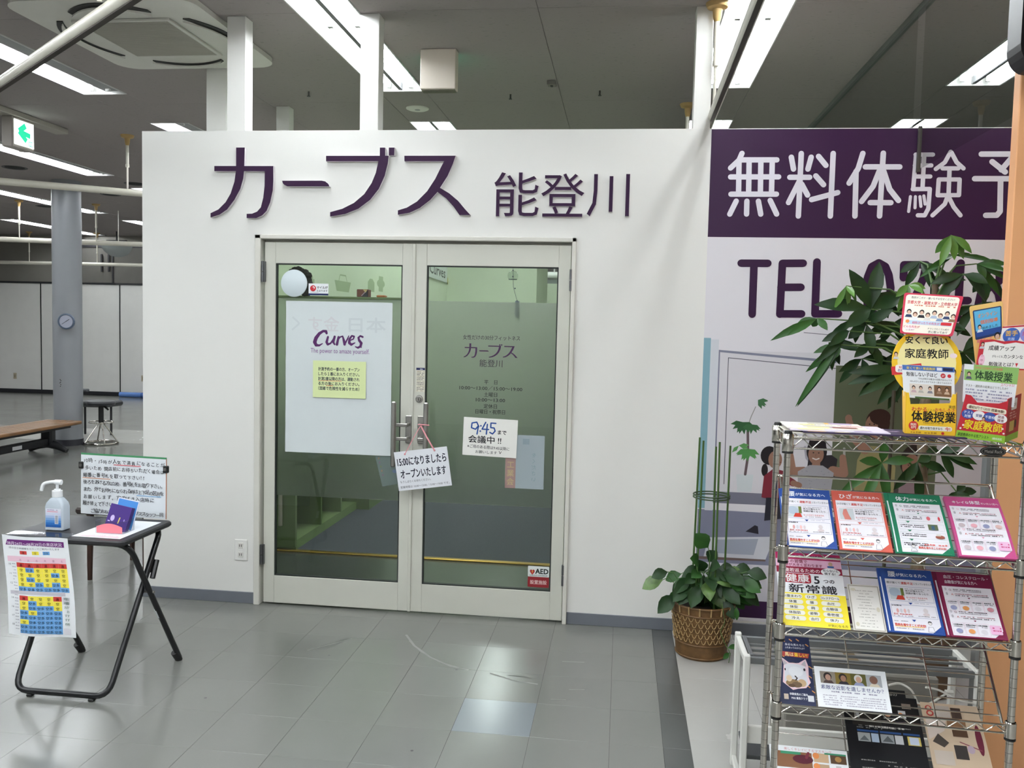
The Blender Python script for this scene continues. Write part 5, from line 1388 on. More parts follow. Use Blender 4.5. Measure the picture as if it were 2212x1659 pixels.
MB().tube(vn, .0018, 5).build('vine', STEM, pp, base=False)
for (x, y), (x2, y2) in (((1572, 1400), (1596, 1392)), ((1576, 1410), (1562, 1422)), ((1590, 1310), (1592, 1338))):
    b = MB(); leaflet(b, at(x, y, 'y', BY - .14), at(x2, y2, 'y', BY - .15), .025, .1); b.build('leaf', LEAFM, pp, base=False)
sp = thing('plant_support', (BX + .02, BY, .25), 'ring of green plastic stakes standing in the bamboo basket', 'plant support')
GRP = mat('green_plastic_stake', '#3f5f26', .45, var=.1)
for (x0, y0), (x1, y1), dy in (((1512, 945), (1498, 1210), .06), ((1520, 952), (1507, 1210), -.04), ((1547, 965), (1539, 1215), .05), ((1555, 955), (1546, 1215), -.06), ((1578, 963), (1566, 1220), .0)):
    q0 = at(x0, y0, 'y', BY + dy); q1 = at(x1, y1, 'y', BY + dy); q1 = q0 + (q1 - q0) * ((q0.z - .24) / (q0.z - q1.z))
    MB().tube([q1, q0], .0048, 8).build('stake', GRP, sp)
rc = at(1537, 1074, 'y', BY)
for dz_ in (0, .012): MB().tube([(rc.x + .085 * math.cos(k * math.pi / 14), rc.y + .085 * math.sin(k * math.pi / 14), rc.z + dz_) for k in range(28)], .0036, 6, closed=True).build('ring', mat('dark_green_ring', '#2c4420', .45), sp, base=False)
# ---------------------------------------------------------------- scuff marks worn into the floor in front of the doors
sc_ = Art(lambda p, q, l: (p, q, .0002 + l)); sc_.L(1)
Z0 = lambda px, py: (lambda v: (v.x, v.y))(at(px, py, 'z', 0))
for pts, wd, c_ in ((((878, 1372), (895, 1395), (930, 1420), (975, 1440), (1010, 1447)), .012, '#7d7e79'), (((885, 1385), (910, 1408), (950, 1430), (990, 1442)), .008, '#7f807b'), (((1060, 1455), (1110, 1470), (1160, 1478)), .01, '#7f807b'), (((675, 1402), (690, 1397)), .006, '#55564f'), (((700, 1401), (735, 1391)), .007, '#4e4f4a'), (((720, 1388), (752, 1379)), .005, '#4e4f4a'), (((665, 1405), (760, 1380)), .006, '#7c7d78'), (((1100, 1459), (1135, 1463), (1170, 1472)), .006, '#54554f'), (((1215, 1429), (1262, 1431)), .003, '#868782'), (((1230, 1490), (1262, 1490)), .004, '#7f807b'), (((1190, 1511), (1222, 1512)), .003, '#868782')):
    sc_.stroke([Z0(*p) for p in pts], wd, c_)
for px, py in ((986, 1447), (711, 1416), (444, 1508), (890, 1622)): sc_.ell(*Z0(px, py), .006, .006, '#2c2c2a', 8)
sc_.done('scuff_marks', floor, kind='stuff')
# ================================================================ low white stand behind the rack
WM = mat('white_enamel_tube', '#dcdbd4', .4)
t = thing('white_stand', (.81, -1.51, 0), 'low white metal stand with grey bars behind the wire rack', 'stand')
for x in (.445, 1.175):
    for y in (-1.4, -1.62): MB().rbox(x - .011, x + .011, y - .011, y + .011, 0, .487, .003).build('leg', WM, t)
    MB().rbox(x - .009, x + .009, -1.61, -1.41, .455, .478, .003).build('side_bar', WM, t)
    MB().rbox(x - .009, x + .009, -1.61, -1.41, .02, .04, .003).build('foot_bar', WM, t)
GB = mat('grey_bar_metal', '#77797a', .4, .5)
for y in (-1.41, -1.61): MB().rbox(.456, 1.164, y - .007, y + .007, .455, .478, .002).build('long_bar', GB, t)
for y in (-1.46, -1.51, -1.56): MB().box(.456, 1.164, y - .004, y + .004, .46, .468).build('slat', GB, t)
MB().rbox(.456, .47, -1.6, -1.42, .462, .482, .002).build('edge_strip', GB, t)
MB().rbox(.456, 1.164, -1.6, -1.42, .12, .135, .002).build('lower_shelf', mat('dark_shelf', '#3d3f40', .5), t)
MB().rbox(.456, 1.164, -1.61, -1.595, .18, .24, .002).build('lower_bar', WM, t)
t = thing('storage_carton', (.9, -1.32, 0), 'plain grey box half hidden under the white stand behind the rack', 'box')
MB().rbox(.62, 1.14, -1.38, -1.1, 0, .36, .006).build('carton', mat('grey_card', '#8b877f', .7, var=.05), t); MB().box(.86, .9, -1.382, -1.098, .3, .362).build('tape', mat('brown_tape', '#6d5d45', .4), t)
CRD = mat('white_cable', '#d5d3cb', .45)
for i, pts in enumerate((((1920, 1480), (1945, 1475), (1970, 1490), (1985, 1525), (2010, 1520), (2050, 1495)), ((1920, 1500), (1950, 1512), (1990, 1520), (2030, 1545), (2070, 1530), (2110, 1535)), ((2000, 1485), (2030, 1490), (2070, 1515), (2110, 1520)))):
    t = thing('white_cable', at(*pts[0], 'y', -1.66), ('white cable looping highest behind the empty part of the rack shelf', 'white cable looping across the middle behind the rack shelf', 'white cable at the right behind the rack shelf')[i], 'cable', 'loose cables on the white stand')
    P_ = [at(x, y, 'y', -1.66 + .02 * (k % 2)) for k, (x, y) in enumerate(pts)]
    MB().tube(bend(P_, .05), .0035, 6).build('cord', CRD, t, base=False)
    MB().tube([P_[-1] - Vector((.012, 0, 0)), P_[-1] + Vector((.012, 0, 0))], .007, 8).build('plug', CRD, t, base=False)

# ================================================================ chrome wire rack
RO = Vector((.456, -2.111, 0)); RU = Vector((.6, -.026, 0)).normalized(); RV = Vector((.043, .999, 0)).normalized()
RW, RD_ = .6, .22
rk = thing('wire_rack', RO + RU * .3 + RV * .11, 'chrome wire leaflet rack with slanted shelves at the right', 'rack')
R = lambda u_, v_, z: RO + RU * u_ + RV * v_ + Vector((0, 0, z))
RIM = 1.281
for (u_, v_) in ((0, 0), (RW, 0), (0, RD_), (RW, RD_)):
    po = MB().tube([R(u_, v_, .0), R(u_, v_, 1.284)], .0095, 16).build('post', CHROME, rk)
    g = MB()
    for k in range(2, 50): g.tube([R(u_, v_, k * .0254 - .0005), R(u_, v_, k * .0254 + .0005)], .00975, 12, caps=False)
    g.build('grooves', mat('groove_dark', '#5d5a54', .4, .8), po, base=False, kind='stuff')
    MB().lathe([(.0105, -.006), (.0115, 0), (.0095, .008), (.0001, .009)], R(u_, v_, 1.284), 14).build('cap', BLACKM, po)
    MB().lathe([(.014, -.045), (.0155, -.043), (.0155, 0), (.013, .003)], R(u_, v_, RIM), 18).build('collar', CHROME, rk)
    MB().lathe([(.0098, -.051), (.0152, -.05), (.0152, -.045)], R(u_, v_, RIM), 16).build('sleeve', BLACKM, rk)


def zig(b, p, q, up, n, r_):
    p = Vector(p); q = Vector(q); pts = []
    for k in range(n + 1):
        pts.append(p + (q - p) * (k / n) + Vector((0, 0, up if k % 2 else 0)))
    b.tube(pts, r_, 6)


sh = MB()
for (p, q) in ((R(.012, 0, 0), R(RW - .012, 0, 0)), (R(0, .012, 0), R(0, RD_ - .012, 0)), (R(RW, .012, 0), R(RW, RD_ - .012, 0)), (R(.012, RD_, 0), R(RW - .012, RD_, 0))):
    for z in (RIM - .006, RIM - .036): sh.tube([p + Vector((0, 0, z)), q + Vector((0, 0, z))], .003, 8)
    L_ = (p - q).length; zig(sh, p + Vector((0, 0, RIM - .034)), q + Vector((0, 0, RIM - .034)), .026, max(4, int(L_ / .026)), .0022)
sh.build('top_shelf_frame', CHROME, rk, base=False)
g = MB()
for k in range(1, 24): g.tube([R(RW * k / 24, 0, RIM - .003), R(RW * k / 24, RD_, RIM - .003)], .0018, 6)
g.build('top_shelf_wires', CHROME, rk, base=False, kind='stuff')
e = R(.515, -.005, RIM - .021)
pl = Art(plane_m(e, RU, (0, 0, 1)), .0012); pl.L(1).ell(0, 0, .032, .0135, BLACKM, 28).L(2).ell(0, 0, .029, .0115, '#6f6b64', 28).L(3).ell(0, 0, .0275, .0102, '#1c1b1a', 28).L(4).text('Metal Rack', 0, -.004, .012, '#8d8982', 'c', .0, .043)
pl.done('badge', rk)
RISE = .18; SL = math.hypot(RD_, RISE)
ZS = [.955, .738, .517, .297]
for z in ZS:
    fr_ = MB()
    for u_ in (.012, RW - .012): fr_.tube(bend([R(u_, -.004, z + .016), R(u_, .012, z - .004), R(u_, RD_ - .012, z + RISE), R(u_ + (.0 if u_ < .3 else -.0), RD_ + .0, z + RISE - .002)], .008), .0042, 8)
    for zz in (z - .006, z + .016): fr_.tube([R(.01, -.004, zz), R(RW - .01, -.004, zz)], .0032, 8)
    fr_.tube([R(.012, RD_ - .006, z + RISE), R(RW - .012, RD_ - .006, z + RISE)], .0036, 8)
    so_ = fr_.build('shelf_frame', CHROME, rk, base=False)
    g = MB(); zig(g, R(.014, -.004, z - .004), R(RW - .014, -.004, z - .004), .018, 24, .002); g.build('front_truss', CHROME, so_, base=False)
    for k in range(1, 7):
        s_ = k / 7; g = MB().tube([R(.012, .012 + (RD_ - .024) * s_, z + RISE * s_ - .004), R(RW - .012, .012 + (RD_ - .024) * s_, z + RISE * s_ - .004)], .0019, 6)
        g.build('shelf_wire', CHROME, so_, base=False)
    for u_ in (.21, .42): MB().tube([R(u_, .0, z - .006), R(u_, RD_ - .006, z + RISE - .006)], .0022, 6).build('cross_wire', CHROME, so_, base=False)
    for u_ in (0, RW):
        MB().lathe([(.0125, -.02), (.0145, -.018), (.0145, .022), (.0125, .024)], R(u_, 0, z), 18).build('collar', CHROME, so_)
        MB().lathe([(.0098, -.026), (.0142, -.0255), (.0142, -.02)], R(u_, 0, z), 16).build('sleeve', BLACKM, so_)
        MB().tube([R(u_, RD_, z + RISE - .004), R(u_ + (.014 if u_ < .3 else -.014), RD_ - .004, z + RISE)], .0045, 8).build('back_hook', CHROME, so_, base=False)

# ---------------------------------------------------------------- booklets on the slanted shelves


def slot(row, x, lift=.006, s0=.012, rot=0.):
    """drawing plane on slanted shelf number row, starting at world x"""
    z = ZS[row]; A = RU.copy(); B = (RV * RD_ + Vector((0, 0, RISE))).normalized(); N = A.cross(B)
    u0 = (Vector((x, RO.y, 0)) - RO).dot(RU)
    o = R(u0, 0, z) + B * s0 + N * (lift + .004)
    if rot:
        q = Matrix.Rotation(rot, 3, N); A = q @ A; B = q @ B
    return lambda a_, b_, l_: o + A * a_ + B * b_ + N * l_


def sheet(fn_, w_, h_, th_, m_, name='pages', par=None, bow=0.):
    b = MB(); n_ = 8
    f_ = lambda p, q, l: fn_(p, q, l - bow * math.sin(min(1, q / h_) * math.pi))
    vs = [f_(p, h_ * k / n_, l) for l in (0, -th_) for k in range(n_ + 1) for p in (0, w_)]
    fs = []; o = 2 * (n_ + 1)
    for k in range(n_):
        i = 2 * k; fs += [(i, i + 1, i + 3, i + 2), (o + i, o + i + 2, o + i + 3, o + i + 1), (i, i + 2, o + i + 2, o + i), (i + 1, o + i + 1, o + i + 3, i + 3)]
    fs += [(0, o, o + 1, 1), (2 * n_, 2 * n_ + 1, o + 2 * n_ + 1, o + 2 * n_)]
    b.add(vs, fs); return b.build(name, m_, par, base=False)


GY, RDK, BLK = '#8a8790', '#c9443f', '#2c2b31'


def booklet_face(a, w_, h_, col, title, kind):
    """front page of an advice booklet: coloured border and title, boxes, small print"""
    a.L(1).rect(0, 0, w_, h_, col, 2, 8); m_ = .007; hd = .036 if kind != 'c' else .046
    a.L(2).rect(m_, .004, w_ - m_, h_ - hd, '#edeaf0', 2, 6)
    a.L(3).poly([(w_ - m_, .004), (w_ - m_, .026), (w_ - m_ - .024, .004)], col)
    if kind == 'c':
        a.text('血圧・コレステロール・', w_ * .53, h_ - .019, .0125, '#e6dfe8', 'c', .015, w_ * .82).text('血糖値が気になる方へ', w_ * .42, h_ - .036, .0125, '#e6dfe8', 'c', .015, w_ * .6)
    else:
        x = .017
        for s_, sz in title: a.text(s_, x, h_ - .027 + (.0 if sz > .016 else .002), sz, '#eef0f4', 'l', .018); x += sum(sz * (1.0) for _ in s_)
    iw = w_ - 2 * m_
    if kind == 'a':
        a.text(('腰' if col == '#274a93' else 'ひざ') + 'が痛くて', m_ + .003, h_ - .051, .0078, BLK, 'l', .01, .036).text('運動不足', m_ + .041, h_ - .052, .0095, RDK, 'l', .03, .032).text('になっていませんか？', m_ + .075, h_ - .051, .0078, BLK, 'l', .01, .05)
        for z0, z1 in ((h_ - .108, h_ - .06), (.048, .088)): a.frame(m_ + .003, z0, w_ - m_ - .003, z1, .0006, col)
        a.rect(m_ + .006, h_ - .104, m_ + .044, h_ - .064, '#c9cfd2')
        a.L(4)
        if col == '#274a93': a.ell(m_ + .02, h_ - .08, .015, .014, '#aebccb').poly([(m_ + .02, h_ - .104), (m_ + .044, h_ - .104), (m_ + .04, h_ - .09), (m_ + .026, h_ - .09)], '#c8402f').rect(m_ + .036, h_ - .09, m_ + .044, h_ - .066, '#6f7a3e')
        else: a.poly([(m_ + .018, h_ - .104), (m_ + .036, h_ - .104), (m_ + .03, h_ - .085), (m_ + .026, h_ - .066), (m_ + .018, h_ - .068), (m_ + .014, h_ - .084)], '#cf7f74')
        for k, s_ in enumerate(('体力が落ちたり、', '体調が悪くなったり…')): a.text(s_, m_ + .048, h_ - .076 - k * .008, .0068, BLK, 'l', .02)
        a.ticks(m_ + .048, w_ - .016, h_ - .068, .002, GY, 1).text('もっとひどくなるおそれ', m_ + .048, h_ - .098, .0066, '#d0615c', 'l', .02, .055).ticks(m_ + .048, w_ - .03, h_ - .103, .002, GY, 2)
        for zc in (h_ - .112, .042): a.poly([(w_ * .42, zc), (w_ * .5, zc), (w_ * .46, zc - .007)], col)
        a.ticks(w_ * .54, w_ - .02, h_ - .114, .002, '#b9b6c0', 3).ticks(m_ + .005, m_ + .03, .083, .0035, BLK, 9)
        for k in range(4): a.ell(m_ + .018 + k * .0095, .068, .0032, .007, ('#e3a9a6', '#d9d6dc', '#e8b5b0', '#dccfd2')[k], 10)
        a.ell(w_ * .72, .072, .006, .008, '#d8cfd0', 10).ell(w_ * .72, .06, .009, .005, '#dccfd0', 10)
        a.text('筋肉' if col == '#274a93' else '太もも', m_ + .006, .055, .006, RDK, 'l', .02).ticks(m_ + .022, w_ * .48, .056, .003, RDK, 4).ticks(m_ + .006, w_ * .46, .0505, .0022, GY, 5).ticks(w_ * .56, w_ - .016, .0525, .0025, GY, 6)
        a.text('筋肉を増やすことが大切!', m_ + .004, .02, .0095, '#d0452f', 'l', .035, w_ * .58).ticks(m_ + .004, w_ * .34, .034, .0025, GY, 7).ticks(m_ + .004, w_ * .62, .0115, .0025, GY, 8)
        a.L(3).rect(m_ + .004, .0175, w_ * .62, .0195, '#f0d27a')
        doc = w_ - .034
    else:
        pk = '#e89ab4' if col == '#c04f86' else col
        for k, zq in enumerate((h_ - hd - .014, h_ - hd - .086 if kind != 'b' else -1)):
            if zq < 0: continue
            a.ell(m_ + .008, zq + .004, .003, .005, '#c9c6cc', 10).ell(m_ + .009, zq - .011, .003, .005, '#b9b6bc', 10).text('Q.', m_ + .016, zq, .008, pk, 'l', .01).text('A.', m_ + .02, zq - .015, .008, '#d8504a', 'l', .01)
            for j in range(2): a.ticks(m_ + .028, w_ - .035, zq + .003 - j * .005, .0026, GY if j else BLK, 11 + j + k).ticks(m_ + .03, w_ - .02, zq - .012 - j * .005, .0026, BLK if j else '#a05a66', 21 + j + k)
            a.poly([(w_ * .47, zq - .021), (w_ * .52, zq - .021), (w_ * .495, zq - .0255)], pk)
        if kind == 'b':
            z0 = h_ - hd - .043
            for k in range(4):
                a.frame(m_ + .004, z0 - .022 - k * .03, w_ - m_ - .004, z0 - k * .03, .0006, '#b9c9c2')
                for j in range(2): a.ticks(m_ + .008, w_ * .55, z0 - .008 - k * .03 - j * .006, .003, BLK, 31 + k + j)
                if k < 3: a.poly([(w_ * .22, z0 - .023 - k * .03), (w_ * .3, z0 - .023 - k * .03), (w_ * .26, z0 - .029 - k * .03)], '#2c7a5a')
            a.L(4).ell(w_ * .66, z0 - .011, .005, .007, '#e0707a', 10).ell(w_ * .86, z0 - .011, .003, .008, '#d8505a', 10).rect(w_ * .62, z0 - .05, w_ * .8, z0 - .032, '#5f6a4c').rect(w_ * .68, z0 - .05, w_ * .74, z0 - .036, '#3f5f78').ell(w_ * .8, z0 - .073, .012, .006, '#9c5a4a', 12).rect(w_ * .74, z0 - .07, w_ * .82, z0 - .064, '#d8d4cc')
            a.text('筋肉を増やすことが大切!', w_ * .36, .016, .008, '#d0452f', 'l', .035, w_ * .5).ticks(w_ * .48, w_ * .9, z0 - .102, .005, '#d8706c', 3)
        else:
            z0 = h_ - hd - .045
            for r_ in range(2):
                zt = z0 - r_ * .072
                for k in range(4 if r_ == 0 else 3):
                    x0 = m_ + .003 + k * (iw - .004) / 4; x1 = x0 + (iw - .004) / 4 - .002
                    if zt - .036 < .006: continue
                    a.L(3).frame(x0, max(.006, zt - .036), x1, zt, .0005, '#d3a9ba'); a.L(4).ticks(x0 + .003, x1 - .002, zt - .007, .003, BLK, 41 + k).ticks(x0 + .003, x1 - .004, zt - .012, .0025, GY, 51 + k)
                    cc = ('#c9b9bf', '#e3a9b4', '#8f93b4', '#d8b4b0')[k] if kind == 'p' else ('#8f93b4', '#d9955a', '#d8d4da', '#c88a94')[k]
                    a.ell((x0 + x1) / 2, zt - .025, .0085, .007, cc, 12)
                if r_: a.L(3).rrect(m_ + .003 + 3 * (iw - .004) / 4, max(.008, zt - .03), w_ - m_ - .003, zt - .002, .003, '#e6b7d6'); a.L(4).ticks(w_ * .77, w_ - .011, zt - .012, .004, '#c8487a', 5).ticks(w_ * .77, w_ - .011, max(.01, zt - .02), .004, '#c8487a', 6)
        doc = m_ + .03 if kind == 'b' else None
    if doc is not None and kind in 'ab':
        a.L(4).ell(doc, .034 if kind == 'a' else .024, .0052, .0062, '#2b2a30', 14).poly([(doc - .009, .006), (doc + .009, .006), (doc + .006, .022 if kind == 'a' else .014), (doc - .006, .022 if kind == 'a' else .014)], '#55545c')
        a.L(5).ell(doc, .033 if kind == 'a' else .023, .0042, .0048, '#e9e4e2', 14).poly([(doc - .008, .0065), (doc + .008, .0065), (doc + .0052, .0212 if kind == 'a' else .0135), (doc - .0052, .0212 if kind == 'a' else .0135)], '#edeaf0'); a.L(6).stroke([(doc - .003, .036 if kind == 'a' else .026), (doc + .003, .036 if kind == 'a' else .026)], .0018, '#2b2a30')


def booklet(label, row, x, w_, h_, col, title, kind, lift=.006, th_=.008, s0=.012, bow=.0, face=True, rot=0.):
    f_ = slot(row, x, lift + th_, s0, rot)
    t = thing('advice_booklet', f_(w_ / 2, 0, -th_), label, 'booklet', 'advice booklets on the wire rack')
    sheet(f_, w_, h_, th_, ink(col), 'pages', t, bow)
    a = Art(lambda p, q, l: f_(p, q, l - bow * math.sin(min(1, q / h_) * math.pi)))
    if face: booklet_face(a, w_, h_, col, title, kind)
    else: a.L(1).rect(.004, .004, .0075, h_ - .03, '#e4e6ea', 1, 8)
    a.done('cover_print', t)


NAVY, CORAL, GRN, PINK, MARN = '#274a93', '#cf5f50', '#1f7a58', '#c04f86', '#7d2146'
T1 = (('腰', .021), ('が気になる方へ', .0118)); T2 = (('ひざ', .0188), ('が気になる方へ', .0104)); T3 = (('体力', .0185), ('が気になる方へ', .0105)); T4 = (('キレイな', .0113), ('体型', .0142), ('でいたい方へ', .0078))
booklet('navy booklet behind the front one at the left end of the top slanted shelf', 0, .458, .134, .208, NAVY, T1, 'a', .004, .004, .014, face=False)
booklet('navy booklet at the left end of the top slanted shelf', 0, .464, .134, .208, NAVY, T1, 'a', .009, .003)
booklet('coral red booklet on the top slanted shelf', 0, .604, .136, .208, CORAL, T2, 'a', .004, .009)
booklet('green booklet behind the front one on the top slanted shelf', 0, .747, .138, .21, GRN, T3, 'b', .004, .006, .014, bow=-.004, face=False)
booklet('green booklet on the top slanted shelf', 0, .757, .138, .208, GRN, T3, 'b', .011, .003, bow=-.004)
booklet('pink booklet at the right end of the top slanted shelf', 0, .905, .142, .205, PINK, T4, 'p', .004, .012, bow=-.006)
booklet('navy booklet behind the front one on the second slanted shelf', 1, .738, .136, .208, NAVY, T1, 'a', .004, .007, .014, face=False)
booklet('navy booklet on the second slanted shelf between the framed card and the maroon one', 1, .747, .136, .208, NAVY, T1, 'a', .012, .003)
booklet('maroon booklet behind the front one on the second slanted shelf', 1, .886, .14, .208, MARN, None, 'c', .004, .007, .014, face=False)
booklet('maroon booklet at the right end of the second slanted shelf', 1, .896, .142, .206, MARN, None, 'c', .012, .003)

# yellow health flyer
f_ = slot(1, .46, .008, .012); w_, h_ = .182, .247
t = thing('health_flyer', f_(w_ / 2, 0, 0), 'yellow, white and crimson health flyer at the left of the second slanted shelf', 'flyer')
sheet(f_, w_, h_, .003, PAPER, 'sheet', t)
a = Art(f_); a.L(1).rect(0, 0, w_, .108, '#f2de3c').rect(0, .224, w_, h_, '#a51f55').rect(0, .198, w_, .224, '#e2b3cb').rect(0, .176, w_, .198, '#8e1838'); a.L(2)
CRM = '#7c1430'
a.text('自由にお取りください', .02, .23, .011, '#f0dfe6', 'l', .02, .115).text('少しの習慣で', .014, .2125, .0125, CRM, 'l', .02).text('寿命が大きく変わります', .014, .2, .0118, CRM, 'l', .02, .115)
a.text('10歳若返るための', .01, .18, .0145, '#f0dfe0', 'l', .02, .11)
a.rrect(.018, .142, .093, .174, .006, '#a82434').text('つの', .126, .147, .016, BLK, 'l', .02).text('5', .1, .143, .036, BLK, 'l', .03).text('新常識', .03, .112, .03, BLK, 'l', .025, .13)
a.L(3).text('健康', .0555, .147, .029, '#f0eaea', 'c', .025, .066).ell(.15, .185, .027, .0135, '#eef0f0', 18).poly([(.13, .178), (.142, .176), (.13, .166)], '#eef0f0'); a.L(4).text('知らないと', .15, .186, .0095, BLK, 'c', .02, .042).text('損する!', .147, .1755, .0095, BLK, 'c', .02, .03)
a.ell(.152, .213, .006, .007, '#c9a88e', 12).rect(.143, .2, .161, .206, '#3f6ea8')
for j, rw in enumerate((('お腹まわり', 'ひざ', 'コレステロール'), ('体重', '腰', '血圧'), ('体型', '肩', '血糖値'), ('体脂肪', '姿勢', '骨密度'), ('冷え', '血行', '体力'))):
    for i, s_ in enumerate(rw):
        cx_ = (.036, .087, .138)[i] + j * .001; a.L(2).rrect(cx_ - (.028, .016, .026)[i], .089 - j * .0178, cx_ + (.028, .016, .026)[i], .1035 - j * .0178, .007, '#edebdc'); a.L(3).text(s_, cx_, .0925 - j * .0178, .0098, BLK, 'c', .02, min(len(s_) * .0105, .05))
a.L(3).text('が気になる方', .15, .005, .0085, BLK, 'c', .01, .052).done('print', t)

f_ = slot(1, .65, .008, .012); w_, h_ = .086, .15
t = thing('framed_card', f_(w_ / 2, 0, 0), 'small white menu card with a grey frame between the yellow flyer and navy booklet', 'card')
sheet(f_, w_, h_, .004, ink('#d9d5cb'), 'card', t)
a = Art(f_); a.L(1).frame(.003, .003, w_ - .003, h_ - .003, .0016, '#8d8879').rect(.007, .006, w_ - .006, h_ - .008, '#e9e6df'); a.L(2)
for i in range(13): a.ticks(.02 + (i % 3) * .005, w_ - .02 - (i % 2) * .008, .014 + i * .0095, .0022, '#a09c94', i)
a.ell(.014, h_ - .018, .007, .005, '#d8d4c0', 10).ell(w_ - .013, .07, .005, .008, '#d9d2bd', 10).ell(.013, .02, .005, .007, '#d5ceb6', 10).done('print', t)

# horse leaflet
f_ = slot(2, .466, .008, .012); w_, h_ = .096, .213
t = thing('horse_leaflet', f_(w_ / 2, 0, 0), 'dark blue leaflet with a white horse head on the third shelf', 'leaflet')
sheet(f_, w_, h_, .003, ink('#232a4a'), 'sheet', t)
a = Art(f_); a.L(1)
for k, (x, y) in enumerate(((.02, .2), (.06, .205), (.085, .19), (.015, .15), (.088, .12), (.085, .09), (.078, .06), (.09, .045), (.04, .203))): a.stroke([(x, y), (x + .006, y - .005)], .003, '#c98a4e')
a.text('身近な馬たちと', .026, .183, .008, '#e0e0e6', 'l', .01).text('ふれあってみませんか？', .026, .173, .0075, '#e0e0e6', 'l', .01, .055)
a.poly([(.006, .163), (.012, .148), (.088, .145), (.092, .16)], '#a6433f'); a.L(2).text('馬は', .024, .149, .014, '#ecd9a0', 'l', .02, .024).text('楽しい!', .05, .1485, .0145, '#f0d23c', 'l', .02, .036)
a.L(2).poly([(.012, .065), (.018, .12), (.014, .142), (.032, .128), (.06, .128), (.08, .142), (.086, .12), (.084, .085), (.088, .07), (.074, .052), (.052, .048), (.038, .043)], '#e3c4cc'); a.L(3)
a.poly([(.017, .07), (.021, .118), (.03, .124), (.058, .124), (.076, .118), (.079, .085), (.08, .06), (.055, .052), (.035, .05)], '#cfd0d6').poly([(.018, .118), (.017, .138), (.029, .124)], '#b5aeb4').poly([(.066, .123), (.078, .138), (.08, .118)], '#b5aeb4').ell(.04, .064, .02, .012, '#8d7350', 16).ell(.064, .066, .012, .012, '#bfa27e', 14).ell(.05, .06, .014, .009, '#6f5a44', 14).ell(.03, .078, .008, .01, '#d9c3a6', 12).ell(.05, .1, .02, .016, '#d9dade', 14); a.L(4)
a.stroke([(.047, .086), (.052, .08), (.048, .074)], .0035, '#33292a').ell(.074, .108, .003, .0045, '#26222a', 10).ell(.021, .105, .002, .004, '#26222a', 10).ell(.036, .056, .01, .005, '#5b4532', 12).poly([(.03, .126), (.044, .13), (.06, .126), (.044, .127)], '#4a4246')
a.L(2).rect(.012, .014, .024, .03, '#c9b8a8').rect(.076, .012, .092, .03, '#d5d6da').text('体験乗馬のご案内', .052, .028, .008, '#e8e9ee', 'c', .02, .048).text('MAS 乗馬クラブ', .053, .016, .0082, '#e8e9ee', 'c', .02, .042).done('print', t)

# portrait card
f_ = slot(2, .567, .010, .012); w_, h_ = .192, .122
t = thing('portrait_card', f_(w_ / 2, 0, 0), 'white card with a strip of four portrait photos on the third shelf', 'card')
sheet(f_, w_, h_, .002, PAPER, 'sheet', t)
a = Art(f_); a.L(1)
for k, (bg, hr, sk, cl) in enumerate((('#8d8478', '#2a2220', '#b08a78', '#4a3a38'), ('#7d6a30', '#2c2420', '#9c7460', '#2e2a33'), ('#5c5a2c', '#d8d6d2', '#c09a86', '#8d93b4'), ('#a9acb0', '#7d5f50', '#7d5a4a', '#d5cbb4'))):
    x0 = .014 + k * .041; a.L(1).rect(x0, .072, x0 + .041, .108, bg); a.L(2).ell(x0 + .02, .093, .011, .0125, hr, 14).poly([(x0 + .006, .072), (x0 + .036, .072), (x0 + .03, .081), (x0 + .012, .081)], cl); a.L(3).ell(x0 + .021, .09, .0075, .0095, sk, 14)
a.L(2).text('素敵な近影を遺しませんか？', .096, .055, .0142, '#2c3a78', 'c', .006, .166).ticks(.04, .16, .046, .004, '#8d8aa0', 3)
for i in range(5): a.ticks(.016, .18, .034 - i * .0068, .0034, '#b3b0bc', i + 4)
a.done('print', t)

# leaflets on the lowest shelf
f_ = slot(3, .452, .008, -.05); w_, h_ = .212, .165
t = thing('cleaning_leaflet', f_(w_ / 2, .05, 0), 'white leaflet with wooden floor photos at the left of the lowest shelf', 'leaflet')
sheet(f_, w_, h_, .003, PAPER, 'sheet', t)
a = Art(f_); a.L(1).text('楽しくキレイにするマスキング', .04, h_ - .012, .009, '#d0848a', 'l', 0, .13).rect(.008, h_ - .062, .115, h_ - .016, '#8a5f42').rect(.03, h_ - .024, .085, h_ - .016, '#3f8f6c'); a.L(2).ell(.09, h_ - .036, .028, .013, '#5c2030', 16).stroke([(.1, h_ - .03), (.106, h_ - .017)], .008, '#7d3040')
a.rect(.12, h_ - .04, .16, h_ - .014, '#c9a987').rect(.165, h_ - .04, .208, h_ - .014, '#5c4632').rect(.12, h_ - .075, .16, h_ - .045, '#b99a7c').rect(.15, h_ - .016, .208, h_ - .011, '#3f8f6c').rect(.178, h_ - .06, .192, h_ - .046, '#c9c4c6').ell(.126, h_ - .022, .009, .009, '#dd8a50', 14).ell(.126, h_ - .052, .009, .009, '#dd8a50', 14).ell(.186, h_ - .027, .009, .008, '#a9814c', 12)
a.stroke([(.172, h_ - .058), (.17, h_ - .09)], .003, '#5c2030')
for i in range(6): a.ticks(.01, .115, h_ - .074 - i * .012, .005, '#b9a4a8', i).ticks(.125, .2, h_ - .085 - i * .012, .005, '#c78a6a' if i == 0 else '#b9b4ba', i + 7)
a.done('print', t)
f_ = slot(3, .672, .004, .0); w_, h_ = .21, .297
f0 = slot(3, .705, .0, .0)
t = thing('kitchen_leaflet', f0(.1, .05, 0), 'black leaflet standing behind the black brochure on the lowest shelf', 'leaflet')
sheet(f0, .15, .322, .002, ink('#191a1d'), 'sheet', t)
